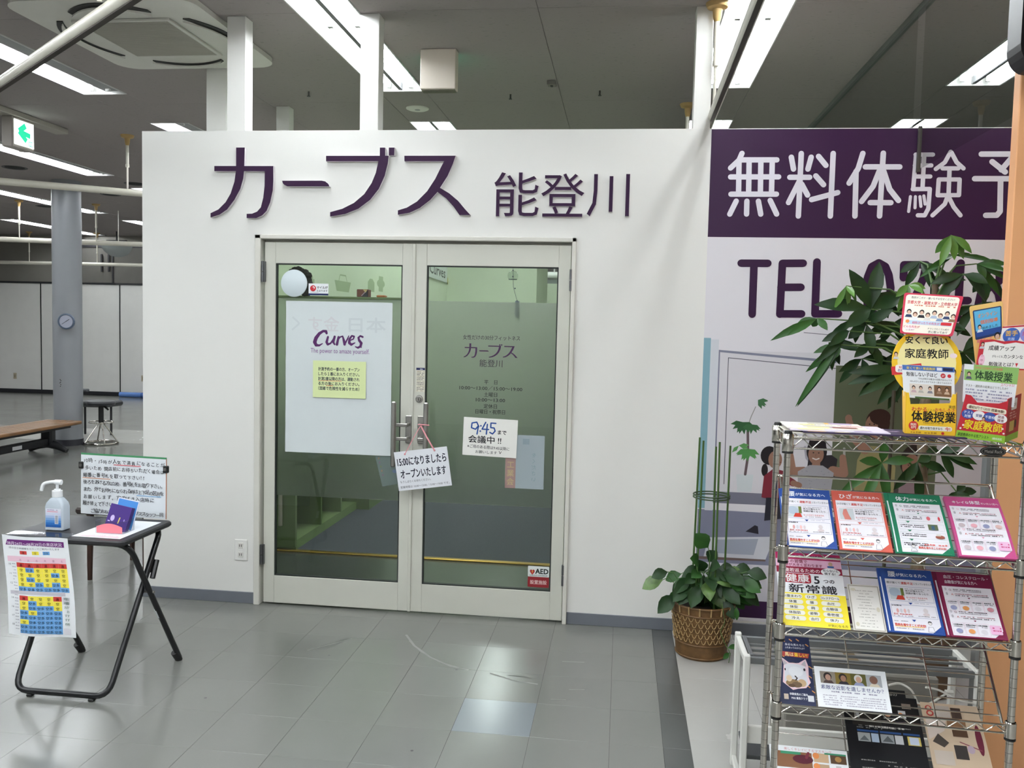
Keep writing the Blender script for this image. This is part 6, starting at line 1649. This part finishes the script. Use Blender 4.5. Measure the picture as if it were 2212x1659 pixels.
a = Art(f0); a.L(1).text('レンジフード内部の', .006, .303, .0125, '#b9b6ae', 'l', .01, .12); a.ticks(.02, .12, .288, .006, '#8f8a60', 4).done('print', t)
t = thing('black_brochure', f_(w_ / 2, .05, 0), 'black home equipment brochure in the middle of the lowest shelf', 'brochure')
sheet(f_, w_, h_, .006, ink('#17181b'), 'pages', t)
a = Art(f_); a.L(1).rect(.02, .2, .098, .275, '#2c2823').rect(.1, .2, .205, .29, '#1d1c1c').rect(0, .2, .02, .29, '#101114'); a.L(2)
a.poly([(.02, .29), (.09, .265), (.09, .285)], '#c3b89a').ell(.045, .262, .013, .02, '#7f7d8c', 14).rect(.03, .223, .042, .237, '#c9c8c6').rect(.098, .195, .1, .29, '#3d3a37').ell(.118, .25, .008, .012, '#cfccc8', 12).ell(.122, .238, .008, .005, '#d9a07c', 12).rect(.152, .232, .172, .255, '#d2d2d2').rect(.165, .262, .19, .278, '#8d7f74')
for x0, x1, c_ in ((.03, .064, '#aeb2b2'), (.067, .087, '#b9cbe0'), (.092, .128, '#9fa3a6'), (.131, .153, '#d2d3d6'), (.165, .2, '#d8c46a')): a.rect(x0, .152, x1, .178, c_)
a.L(3).rect(.17, .154, .195, .176, '#c9d3e6').poly([(.034, .155), (.06, .155), (.048, .17)], '#6b7072').poly([(.096, .156), (.126, .156), (.112, .174)], '#5f6466').ell(.158, .243, .006, .006, '#e0955c', 10)
for i, (x0, x1) in enumerate(((.03, .088), (.092, .15), (.155, .2))): a.rect(x0, .181 - i * .0, x1, .187, '#31558f')
for i in range(10): a.ticks(.03 + (i % 2) * .07, .1 + (i % 3) * .04, .192 + (i % 4) * .003 if i < 3 else .14 - i * .011, .0035, '#8b8a86', i)
a.ticks(.065, .16, .196, .006, '#c9c7c0', 6).ticks(.105, .15, .226, .004, '#b9b6b0', 8).done('print', t)
f_ = slot(3, .889, .012, .0); w_, h_ = .155, .285
t = thing('beige_catalogue', f_(w_ / 2, .05, 0), 'beige catalogue with room photos at the right of the lowest shelf', 'brochure')
sheet(f_, w_, h_, .004, ink('#cdb79d'), 'pages', t, -.004)
a = Art(f_, .0002); a.L(22).rect(.03, .24, .075, .275, '#b9aea4').rect(.078, .24, .105, .272, '#4a3b34').poly([(.004, .17), (.05, .2), (.06, .235), (.004, .23)], '#d3c4ba').poly([(.06, .215), (.11, .215), (.112, .238), (.062, .238)], '#8d6a4c').rect(.07, .185, .11, .205, '#5b4332').poly([(.012, .165), (.03, .19), (.055, .165), (.04, .15)], '#4c453f').rect(.066, .12, .1, .16, '#3f3a38').ell(.138, .18, .009, .045, '#6d2a3c', 16).stroke([(.138, .15), (.085, .17)], .003, '#8d4a58').ell(.018, .265, .009, .009, '#b5433c', 16).ell(.02, .25, .01, .009, '#b5433c', 16)
a.L(24).ell(.018, .266, .005, .005, '#cdb79d', 12).ell(.02, .25, .006, .005, '#cdb79d', 12).ell(.11, .15, .01, .012, '#b9a4b4', 12).rect(.01, .1, .06, .14, '#c9bcb0').done('print', t)
# ================================================================ displays on the rack top


def quad(pts, y):
    """drawing plane through four photo corners (TL, TR, BR, BL) on the depth plane y; metric a, b"""
    P = [at(px, py, 'y', yy) for (px, py), yy in zip(pts, y if isinstance(y, (list, tuple)) else [y] * 4)]
    w_ = ((P[1] - P[0]).length + (P[2] - P[3]).length) / 2; h_ = ((P[0] - P[3]).length + (P[1] - P[2]).length) / 2
    N = (P[1] - P[0]).cross(P[0] - P[3]).normalized()
    def fn_(a, b, l):
        s_, t_ = a / w_, b / h_
        return P[3] * (1 - s_) * (1 - t_) + P[2] * s_ * (1 - t_) + P[1] * s_ * t_ + P[0] * (1 - s_) * t_ + N * l
    return fn_, w_, h_


def panel(fn_, poly, th_, m_, name, par):
    b = MB(); b.prism(poly, 0, -th_, lambda p, q, d: fn_(p, q, d)); return b.build(name, m_, par, base=False)


def rr_poly(w_, h_, r_, n=4):
    o = []
    for ca, cb, t0 in ((w_ - r_, h_ - r_, 0), (r_, h_ - r_, 90), (r_, r_, 180), (w_ - r_, r_, 270)):
        for k in range(n + 1):
            an = math.radians(t0 + 90 * k / n); o.append((ca + r_ * math.cos(an), cb + r_ * math.sin(an)))
    return o


def bust(a, x, y, s, hr, sk, cl):
    a.poly([(x - s * .8, y - s * 1.3), (x + s * .8, y - s * 1.3), (x + s * .5, y - s * .6), (x - s * .5, y - s * .6)], cl).ell(x, y + s * .12, s * .5, s * .62, hr, 12)
    l0 = a.lay; a.L(l0 + 1).ell(x, y - s * .06, s * .36, s * .46, sk, 12); a.L(l0)


TK = '#1c1a1c'; TRD = '#c5333a'
# --- yellow box
t = thing('yellow_display_box', at(2005, 942, 'y', -2.05), 'yellow flyer dispenser box with a round head board on the rack top', 'display box')
yf = -2.068
fn, w_, h_ = quad(((1957, 848), (2066, 852), (2064, 942), (1954, 936)), yf)
YEL = ink('#efc233')
panel(fn, [(0, 0), (w_, 0), (w_, h_), (w_ * .93, h_), (w_ * .88, h_ * .78), (w_ * .1, h_ * .72), (w_ * .06, h_), (0, h_)], .002, YEL, 'front_panel', t)
a = Art(fn); a.L(2).text('わかる', w_ * .12, h_ * .72 - .018, .014, TRD, 'l', .02).text('ことの', w_ * .43, h_ * .72 - .017, .007, TK).text('おもしろさ', w_ * .58, h_ * .72 - .016, .0105, TRD, 'l', .02).text('実感', w_ * .85, h_ * .66, .009, TK)
a.text('体験授業', w_ * .13, h_ * .33, .031, TK, 'l', .03, w_ * .86).ell(w_ * .17, h_ * .2, .0125, .0125, '#cf3a34', 18).text('やる気に火がつく第一歩', w_ * .36, h_ * .26, .0068, '#7d6528', 'l', .01, w_ * .4)
a.rrect(w_ * .27, h_ * .1, w_ * .93, h_ * .21, .005, '#f3efe0').ticks(w_ * .12, w_ * .7, h_ * .02, .005, '#b98a28', 3).ell(w_ * .75, h_ * .045, .004, .004, '#cf3a34', 10); a.L(3).text('無料', w_ * .17, h_ * .205, .008, '#f3e6d8', 'c', .02).text('0円', w_ * .17, h_ * .13, .009, '#f3e6d8', 'c', .03).text('遅れを取り戻すなら', w_ * .3, h_ * .13, .0075, TK, 'l', .02, w_ * .44).text('今!', w_ * .79, h_ * .115, .011, TRD, 'l', .03).done('front_print', t)
fs_, ws_, hs_ = quad(((1949, 843), (1957, 848), (1954, 936), (1950, 932)), (-2.02, yf, yf, -2.02))
panel(fs_, [(0, 0), (ws_, 0), (ws_, hs_), (0, hs_)], .002, ink('#e0b02c'), 'side_panel', t)
fs_, ws_, hs_ = quad(((2066, 852), (2068, 848), (2066, 936), (2064, 942)), (yf, -2.02, -2.02, yf)); panel(fs_, [(0, 0), (ws_, 0), (ws_, hs_), (0, hs_)], .002, ink('#e0b02c'), 'side_panel', t)
fn, w_, h_ = quad(((1926, 708), (2077, 712), (2079, 862), (1927, 858)), -2.03)
hd_ = panel(fn, [(w_ / 2 + w_ / 2 * math.cos(math.radians(k * 10)), h_ * .5 + h_ * .5 * math.sin(math.radians(k * 10))) for k in range(36)], .002, YEL, 'head_board', t)
a = Art(fn); a.L(2).ell(w_ * .5, h_ * .52, w_ * .42, h_ * .42, '#f6e9a8', 30); a.L(3)
a.text('安くて良い', w_ * .5, h_ * .79, .0215, TK, 'c', .03, w_ * .6).text('家庭教師', w_ * .5, h_ * .585, .028, TK, 'c', .02, w_ * .62)
a.poly([(-.002, h_ * .44), (w_ * .42, h_ * .5), (w_ * .45, h_ * .36), (0, h_ * .32)], '#cf3a3f'); a.L(4).rrect(w_ * .05, h_ * .36, w_ * .43, h_ * .47, .006, '#f4ece6'); a.L(5).text('お母さん', w_ * .08, h_ * .375, .009, '#3f56a0', 'l', .02).text('必見', w_ * .28, h_ * .375, .0095, '#e0702c', 'l', .03).text('勉強ぎらいな子の', w_ * .1, h_ * .425, .006, TRD, 'l', .02)
a.text('大公開!', w_ * .7, h_ * .38, .012, TK, 'c', .02).ell(w_ * .88, h_ * .62, .01, .007, '#f4dfe0', 12).poly([(w_ * .66, h_ * .35), (w_ * .72, h_ * .35), (w_ * .68, h_ * .3)], '#3f66b0')
bust(a, w_ * .53, h_ * .38, .014, '#2a2626', '#d8b49c', '#9a97a4'); bust(a, w_ * .88, h_ * .38, .013, '#26221f', '#d8b49c', '#e3c878'); bust(a, w_ * .06, h_ * .62, .01, '#26221f', '#d8b49c', '#d8d4cc'); a.done('head_print', hd_)
fn, w_, h_ = quad(((1949, 788), (2062, 794), (2062, 866), (1953, 858)), -2.045)
t = thing('tutor_flyer', at(2005, 862, 'y', -2.045), 'white flyer with a blue top bar standing in the yellow display box', 'flyer')
panel(fn, [(0, 0), (w_, 0), (w_, h_), (0, h_)], .003, PAPER, 'sheet', t)
a = Art(fn); a.L(2).rect(0, h_ * .85, w_, h_, '#4f74b8').text('勉強しない子ほど', w_ * .07, h_ * .68, .0125, TK, 'l', .015, w_ * .6).ell(w_ * .78, h_ * .73, .0065, .0065, TRD, 14).ell(w_ * .9, h_ * .73, .005, .005, TRD, 14).text('ほんの少しのキッカケで大きく変えてみせます!', w_ * .14, h_ * .49, .0058, TK, 'l', .01, w_ * .8).text('やれば伸びる魔法の効果があるんです', w_ * .3, h_ * .58, .0058, TK, 'l', .01, w_ * .65)
a.rect(w_ * .12, h_ * .08, w_ * .94, h_ * .44, '#e0d6cc').rect(w_ * .6, h_ * .1, w_ * .94, h_ * .44, '#7d5c44').rect(w_ * .22, h_ * .0, w_ * .9, h_ * .05, '#4f6a3c'); a.L(3).text('安くて良い 家庭教師', w_ * .08, h_ * .885, .0078, '#f0d23c', 'l', .02, w_ * .55).rect(w_ * .66, h_ * .88, w_ * .76, h_ * .97, '#e6e8f0').rect(w_ * .78, h_ * .88, w_ * .97, h_ * .97, '#2a2f50').text('27', w_ * .78, h_ * .7, .007, '#f0e6e0', 'c', .02)
for k, x in enumerate((.2, .34, .52, .7, .85)): bust(a, w_ * x, h_ * .31, .0095, '#2a2422', '#d8b49c', ('#c9a9b0', '#b9b4ac', '#8d8a94', '#9c7f6a', '#c9b09c')[k])
a.done('print', t)
fn, w_, h_ = quad(((1954, 632), (2082, 640), (2058, 727), (1944, 720)), (-2.0, -2.0, -2.05, -2.05))
t = thing('teacher_card', at(2005, 722, 'y', -2.04), 'red bordered card with a row of teacher portraits on top of the yellow box', 'card')
panel(fn, rr_poly(w_, h_, .006), .0015, ink('#c23a50'), 'card', t)
a = Art(fn); a.L(2).rrect(w_ * .035, h_ * .03, w_ * .95, h_ * .96, .009, '#efe7d8'); a.L(3).text('教師が二ガテ・嫌いな子お任せください!', w_ * .5, h_ * .87, .0078, TK, 'c', .01, w_ * .74).text('京都大学・滋賀大学・立命館大学', w_ * .5, h_ * .74, .0115, TRD, 'c', .025, w_ * .86).ticks(w_ * .2, w_ * .92, h_ * .69, .004, '#d07a5c', 3)
for k in range(8): bust(a, w_ * (.12 + k * .113), h_ * (.53 if k % 2 == 0 else .47), .0125, ('#1c1a1e', '#5c3a2a', '#26221f', '#3a2a26')[k % 4], '#d8b49c', ('#2c3a5c', '#e0e0e4', '#26262c', '#d8d4d0', '#a9b4c8', '#7f94b4', '#3f4a6c', '#8d6a50')[k])
a.L(5).rect(w_ * .1, h_ * .235, w_ * .92, h_ * .33, '#bcd0e2'); a.L(6).text('相性ぴったりの先生が', w_ * .2, h_ * .25, .0082, '#d05a78', 'l', .025, w_ * .5).rrect(w_ * .72, h_ * .245, w_ * .92, h_ * .32, .003, TRD).ell(w_ * .17, h_ * .14, .015, .009, '#f4e3e2', 16).ell(w_ * .11, h_ * .3, .006, .006, '#e08a50', 5); a.L(7).text('どんな先生が', w_ * .05, h_ * .15, .0078, '#c8485c', 'l', .02, w_ * .3).text('いるの？', w_ * .1, h_ * .075, .0065, TK).text('チラシでたくさん紹介', w_ * .5, h_ * .13, .006, TK, 'l', .01, w_ * .4).text('手に取ってみて', w_ * .52, h_ * .05, .0075, TK, 'l', .02, w_ * .36).done('print', t)

# --- red and green box
yr = -2.085
t = thing('red_display_box', at(2125, 962, 'y', -2.06), 'red and green flyer dispenser box at the right end of the rack top', 'display box')
fn, w_, h_ = quad(((2087, 852), (2178, 868), (2170, 957), (2063, 944)), yr)
panel(fn, [(0, 0), (w_, 0), (w_, h_ * 1.02), (w_ * .8, h_ * .92), (w_ * .3, h_ * .86), (w_ * .12, h_ * 1.0), (0, h_)], .002, ink('#c02f3a'), 'front_panel', t)
a = Art(fn); a.L(2).rect(0, 0, w_, h_ * .17, '#8fbf3f').rrect(w_ * .08, h_ * .68, w_ * .98, h_ * .8, .005, '#f0e6d0'); a.L(3).text('家庭教師', w_ * .52, h_ * .24, .0265, '#e8cf2c', 'c', .03, w_ * .8).text('家庭教師のやる気アシスト', w_ * .04, h_ * .05, .0095, '#2c4a1c', 'l', .02, w_ * .63).text('5教科対応', w_ * .74, h_ * .05, .007, '#e6efd8', 'l', .02, w_ * .2).text('最初0円で120分 授業体験!', w_ * .53, h_ * .71, .0088, '#5c3a22', 'c', .02, w_ * .8)
for k, (s1, s2, bgc, fc) in enumerate((('テスト', '対策', '#3f56a0', '#e6e8f4'), ('受験', '', '#f0ecea', '#2c3a7c'), ('不登校', '', '#3f56a0', '#e6e8f4'), ('発達', '障害', '#f0ecea', '#7c3a4c'))):
    cx_ = w_ * (.15 + k * .24); a.L(3).ell(cx_, h_ * .565, .0165, .0125, bgc, 18); a.L(4).text(s1, cx_, h_ * .565 + (.0012 if s2 else -.0035), .0085, fc, 'c', .02)
    if s2: a.text(s2, cx_, h_ * .565 - .0085, .0085, fc, 'c', .02)
a.L(5); bust(a, w_ * .5, h_ * .5, .0085, '#3a2a24', '#c99a80', '#e0c050')
for x, y in ((.1, .3), (.06, .22), (.93, .33), (.96, .22)): a.ell(w_ * x, h_ * y, .003, .003, '#f0dfe0', 5)
a.done('front_print', t)
fs_, ws_, hs_ = quad(((2178, 862), (2207, 850), (2198, 945), (2170, 957)), (yr, -2.0, -2.0, yr))
panel(fs_, [(0, 0), (ws_, 0), (ws_, hs_), (0, hs_)], .002, ink('#a92833'), 'side_panel', t)
a = Art(fs_); a.L(2).rect(0, 0, ws_, hs_ * .15, '#8fbf3f').rrect(ws_ * .3, hs_ * .7, ws_ * .7, hs_ * .95, .003, '#eee6e0').rect(ws_ * .25, hs_ * .22, ws_ * .6, hs_ * .45, '#c9b060'); a.L(3).text('口コミ', ws_ * .5, hs_ * .78, .01, TK, 'c', .02, ws_ * .26).ell(ws_ * .7, hs_ * .36, .008, .012, '#3a2a24', 12)
for i in range(3): a.ticks(ws_ * .2, ws_ * .7, hs_ * (.63 - i * .06), .004, '#e0b0a8', i)
a.done('side_print', t)
fn, w_, h_ = quad(((2084, 786), (2202, 795), (2190, 880), (2080, 868)), -2.06)
t = thing('trial_flyer', at(2130, 872, 'y', -2.06), 'green and white trial lesson flyer standing in the red display box', 'flyer')
panel(fn, [(0, 0), (w_, 0), (w_, h_), (0, h_)], .003, PAPER, 'sheet', t)
a = Art(fn); a.L(2).rect(0, h_ * .58, w_, h_, '#8fb86a').rect(0, h_ * .86, w_ * .17, h_, '#e8ecec').text('体験授業', w_ * .2, h_ * .64, .0265, '#1f3a26', 'l', .02, w_ * .7).text('わかることのおもしろさを実感', w_ * .2, h_ * .9, .0072, '#d8605c', 'l', .02, w_ * .5); bust(a, w_ * .09, h_ * .74, .01, '#3a2a24', '#d8b49c', '#5c5a6c')
a.L(3).text('スペシャル!', w_ * .7, h_ * .5, .0105, '#d8708c', 'l', .01, w_ * .26, rot=.05).text('テスト・通知表の結果はどうでしたか？', w_ * .04, h_ * .42, .0075, '#4a4a30', 'l', .01, w_ * .8)
for i in range(4): a.ticks(w_ * .04, w_ * .92, h_ * (.33 - i * .08), .0042, '#9a9cb4', i + 3)
a.done('print', t)
fn, w_, h_ = quad(((2118, 735), (2220, 740), (2212, 800), (2108, 796)), -2.045)
t = thing('grade_card', at(2160, 796, 'y', -2.045), 'white open-book shaped card with a red border above the green flyer', 'card')
panel(fn, [(0, 0), (w_, 0), (w_, h_), (w_ * .75, h_ * 1.05), (w_ * .5, h_), (w_ * .25, h_ * 1.05), (0, h_)], .002, ink('#c5333f'), 'card', t)
a = Art(fn); a.L(2).poly([(w_ * .1, h_ * .05), (w_, h_ * .05), (w_, h_ * .93), (w_ * .75, h_ * .98), (w_ * .52, h_ * .9), (w_ * .3, h_ * .98), (w_ * .1, h_ * .93)], '#eeeae4'); a.L(3).text('成績アップ', w_ * .2, h_ * .68, .0145, TK, 'l', .015, w_ * .55).text('がもっとも', w_ * .3, h_ * .42, .0075, TK, 'l', .01, w_ * .22).text('カンタンな', w_ * .54, h_ * .41, .0115, TK, 'l', .015, w_ * .4).text('勉強法とは？', w_ * .25, h_ * .12, .0125, TK, 'l', .015, w_ * .52).poly([(w_ * .8, h_ * .24), (w_ * .86, h_ * .24), (w_ * .83, h_ * .1)], TRD).ell(w_ * .09, h_ * .3, .008, .016, '#eec4d4', 14); a.L(4)
for i, s_ in enumerate('小中高'): a.text(s_, w_ * .09, h_ * (.42 - i * .16), .0075, '#a83a5c', 'c')
bust(a, w_ * .06, h_ * .86, .009, '#3a2a24', '#d8b49c', '#c9c4cc'); a.done('print', t)
fn, w_, h_ = quad(((2094, 662), (2166, 650), (2168, 772), (2108, 790)), -2.02)
t = thing('online_card', at(2135, 780, 'y', -2.04), 'orange card with a blue tablet picture leaning at the back of the red box', 'card')
panel(fn, rr_poly(w_, h_, .006), .0015, ink('#e8bf72'), 'card', t)
a = Art(fn); a.L(2).rrect(w_ * .08, h_ * .42, w_ * .96, h_ * .92, .004, '#2c3c66'); a.L(3).rect(w_ * .12, h_ * .56, w_ * .92, h_ * .9, '#5fb0d8').rect(w_ * .12, h_ * .46, w_ * .92, h_ * .56, '#2c4a8c'); a.L(4).text('オンライン', w_ * .52, h_ * .78, .0135, '#e8904a', 'c', .02, w_ * .6).text('個別指導', w_ * .56, h_ * .67, .0115, '#e0783c', 'c', .03, w_ * .55).text('始めました', w_ * .58, h_ * .575, .0085, TK, 'c', .01, w_ * .5).text('成績アップ!', w_ * .12, h_ * .37, .009, '#d8608c', 'l', .02, w_ * .5); bust(a, w_ * .25, h_ * .62, .01, '#1c1a1e', '#d8b49c', '#d8e0e8'); bust(a, w_ * .8, h_ * .4, .016, '#1c1a1e', '#d8b49c', '#e6e2dc'); a.rect(w_ * .4, h_ * .22, w_ * .6, h_ * .32, '#aebac4').done('print', t)
fn, w_, h_ = quad(((2166, 705), (2230, 700), (2230, 745), (2160, 742)), -2.03)
t = thing('subject_badge', at(2190, 742, 'y', -2.03), 'red bordered strip with round blue badges behind the open-book card', 'card')
panel(fn, rr_poly(w_, h_, .008), .0015, ink('#efe9e6'), 'card', t)
a = Art(fn); a.L(2).rect(0, h_ * .9, w_, h_ * .98, '#c5333f').ell(w_ * .33, h_ * .45, .022, .022, '#3f66b8', 22).ell(w_ * .85, h_ * .5, .02, .02, '#8f8fd0', 22); a.L(3).text('苦手', w_ * .33, h_ * .46, .0165, '#e8b83c', 'c', .03).text('克服', w_ * .33, h_ * .2, .009, '#b9d0ee', 'c', .02).text('成績', w_ * .85, h_ * .45, .014, '#d0507c', 'c', .02).done('print', t)

# --- magazines lying flat on the rack top
for i, (x0, x1, y0, y1, rz, c_, lab) in enumerate(((.462, .66, -2.085, -1.93, -.02, '#e9e4d6', 'cream magazine lying lowest at the left end of the rack top'), (.47, .73, -2.09, -1.93, -.05, '#d9cfe0', 'pale magazine lying in the middle of the flat stack on the rack top'), (.5, .92, -2.1, -1.95, -.03, '#3a2c4c', 'dark purple magazine lying under the display boxes on the rack top'), (.464, .68, -2.07, -1.92, -.04, '#ece7dc', 'colourful leaflet lying uppermost on the rack top'))):
    z = RIM + .001 + .004 * (0, 2, 1, 3)[i]; cxm, cym = (x0 + x1) / 2, (y0 + y1) / 2
    t = thing('flat_magazine', (cxm, cym, z), lab, 'magazine', 'magazines lying on the rack top')
    b = MB(); b.T = Matrix.Translation((cxm, cym, z)) @ Matrix.Rotation(rz, 4, 'Z'); b.rbox(-(x1 - x0) / 2, (x1 - x0) / 2, -(y1 - y0) / 2, (y1 - y0) / 2, 0, .0036, .0006).build('pages', ink(c_), t)
    M_ = Matrix.Translation((cxm, cym, z + .0037)) @ Matrix.Rotation(rz, 4, 'Z')
    a = Art(lambda p, q, l: M_ @ Vector((p, q, l))); a.L(1); rr = random.Random(i)
    hw_, hh_ = (x1 - x0) / 2, (y1 - y0) / 2
    for k in range(9):
        p, q = rr.uniform(-hw_, hw_ * .7), rr.uniform(-hh_, hh_ * .7); a.L(1 + k % 3).rect(p, q, min(hw_, p + rr.uniform(.02, .08)), min(hh_, q + rr.uniform(.01, .05)), ('#d98a9a', '#e0b04a', '#8a4a3a', '#f0e6a0', '#b9a4c4', '#c9c2b4')[(k + i) % 6])
    a.L(5).ticks(-hw_ * .8, hw_ * .7, 0, .006, '#5c5050', i).done('print', t)
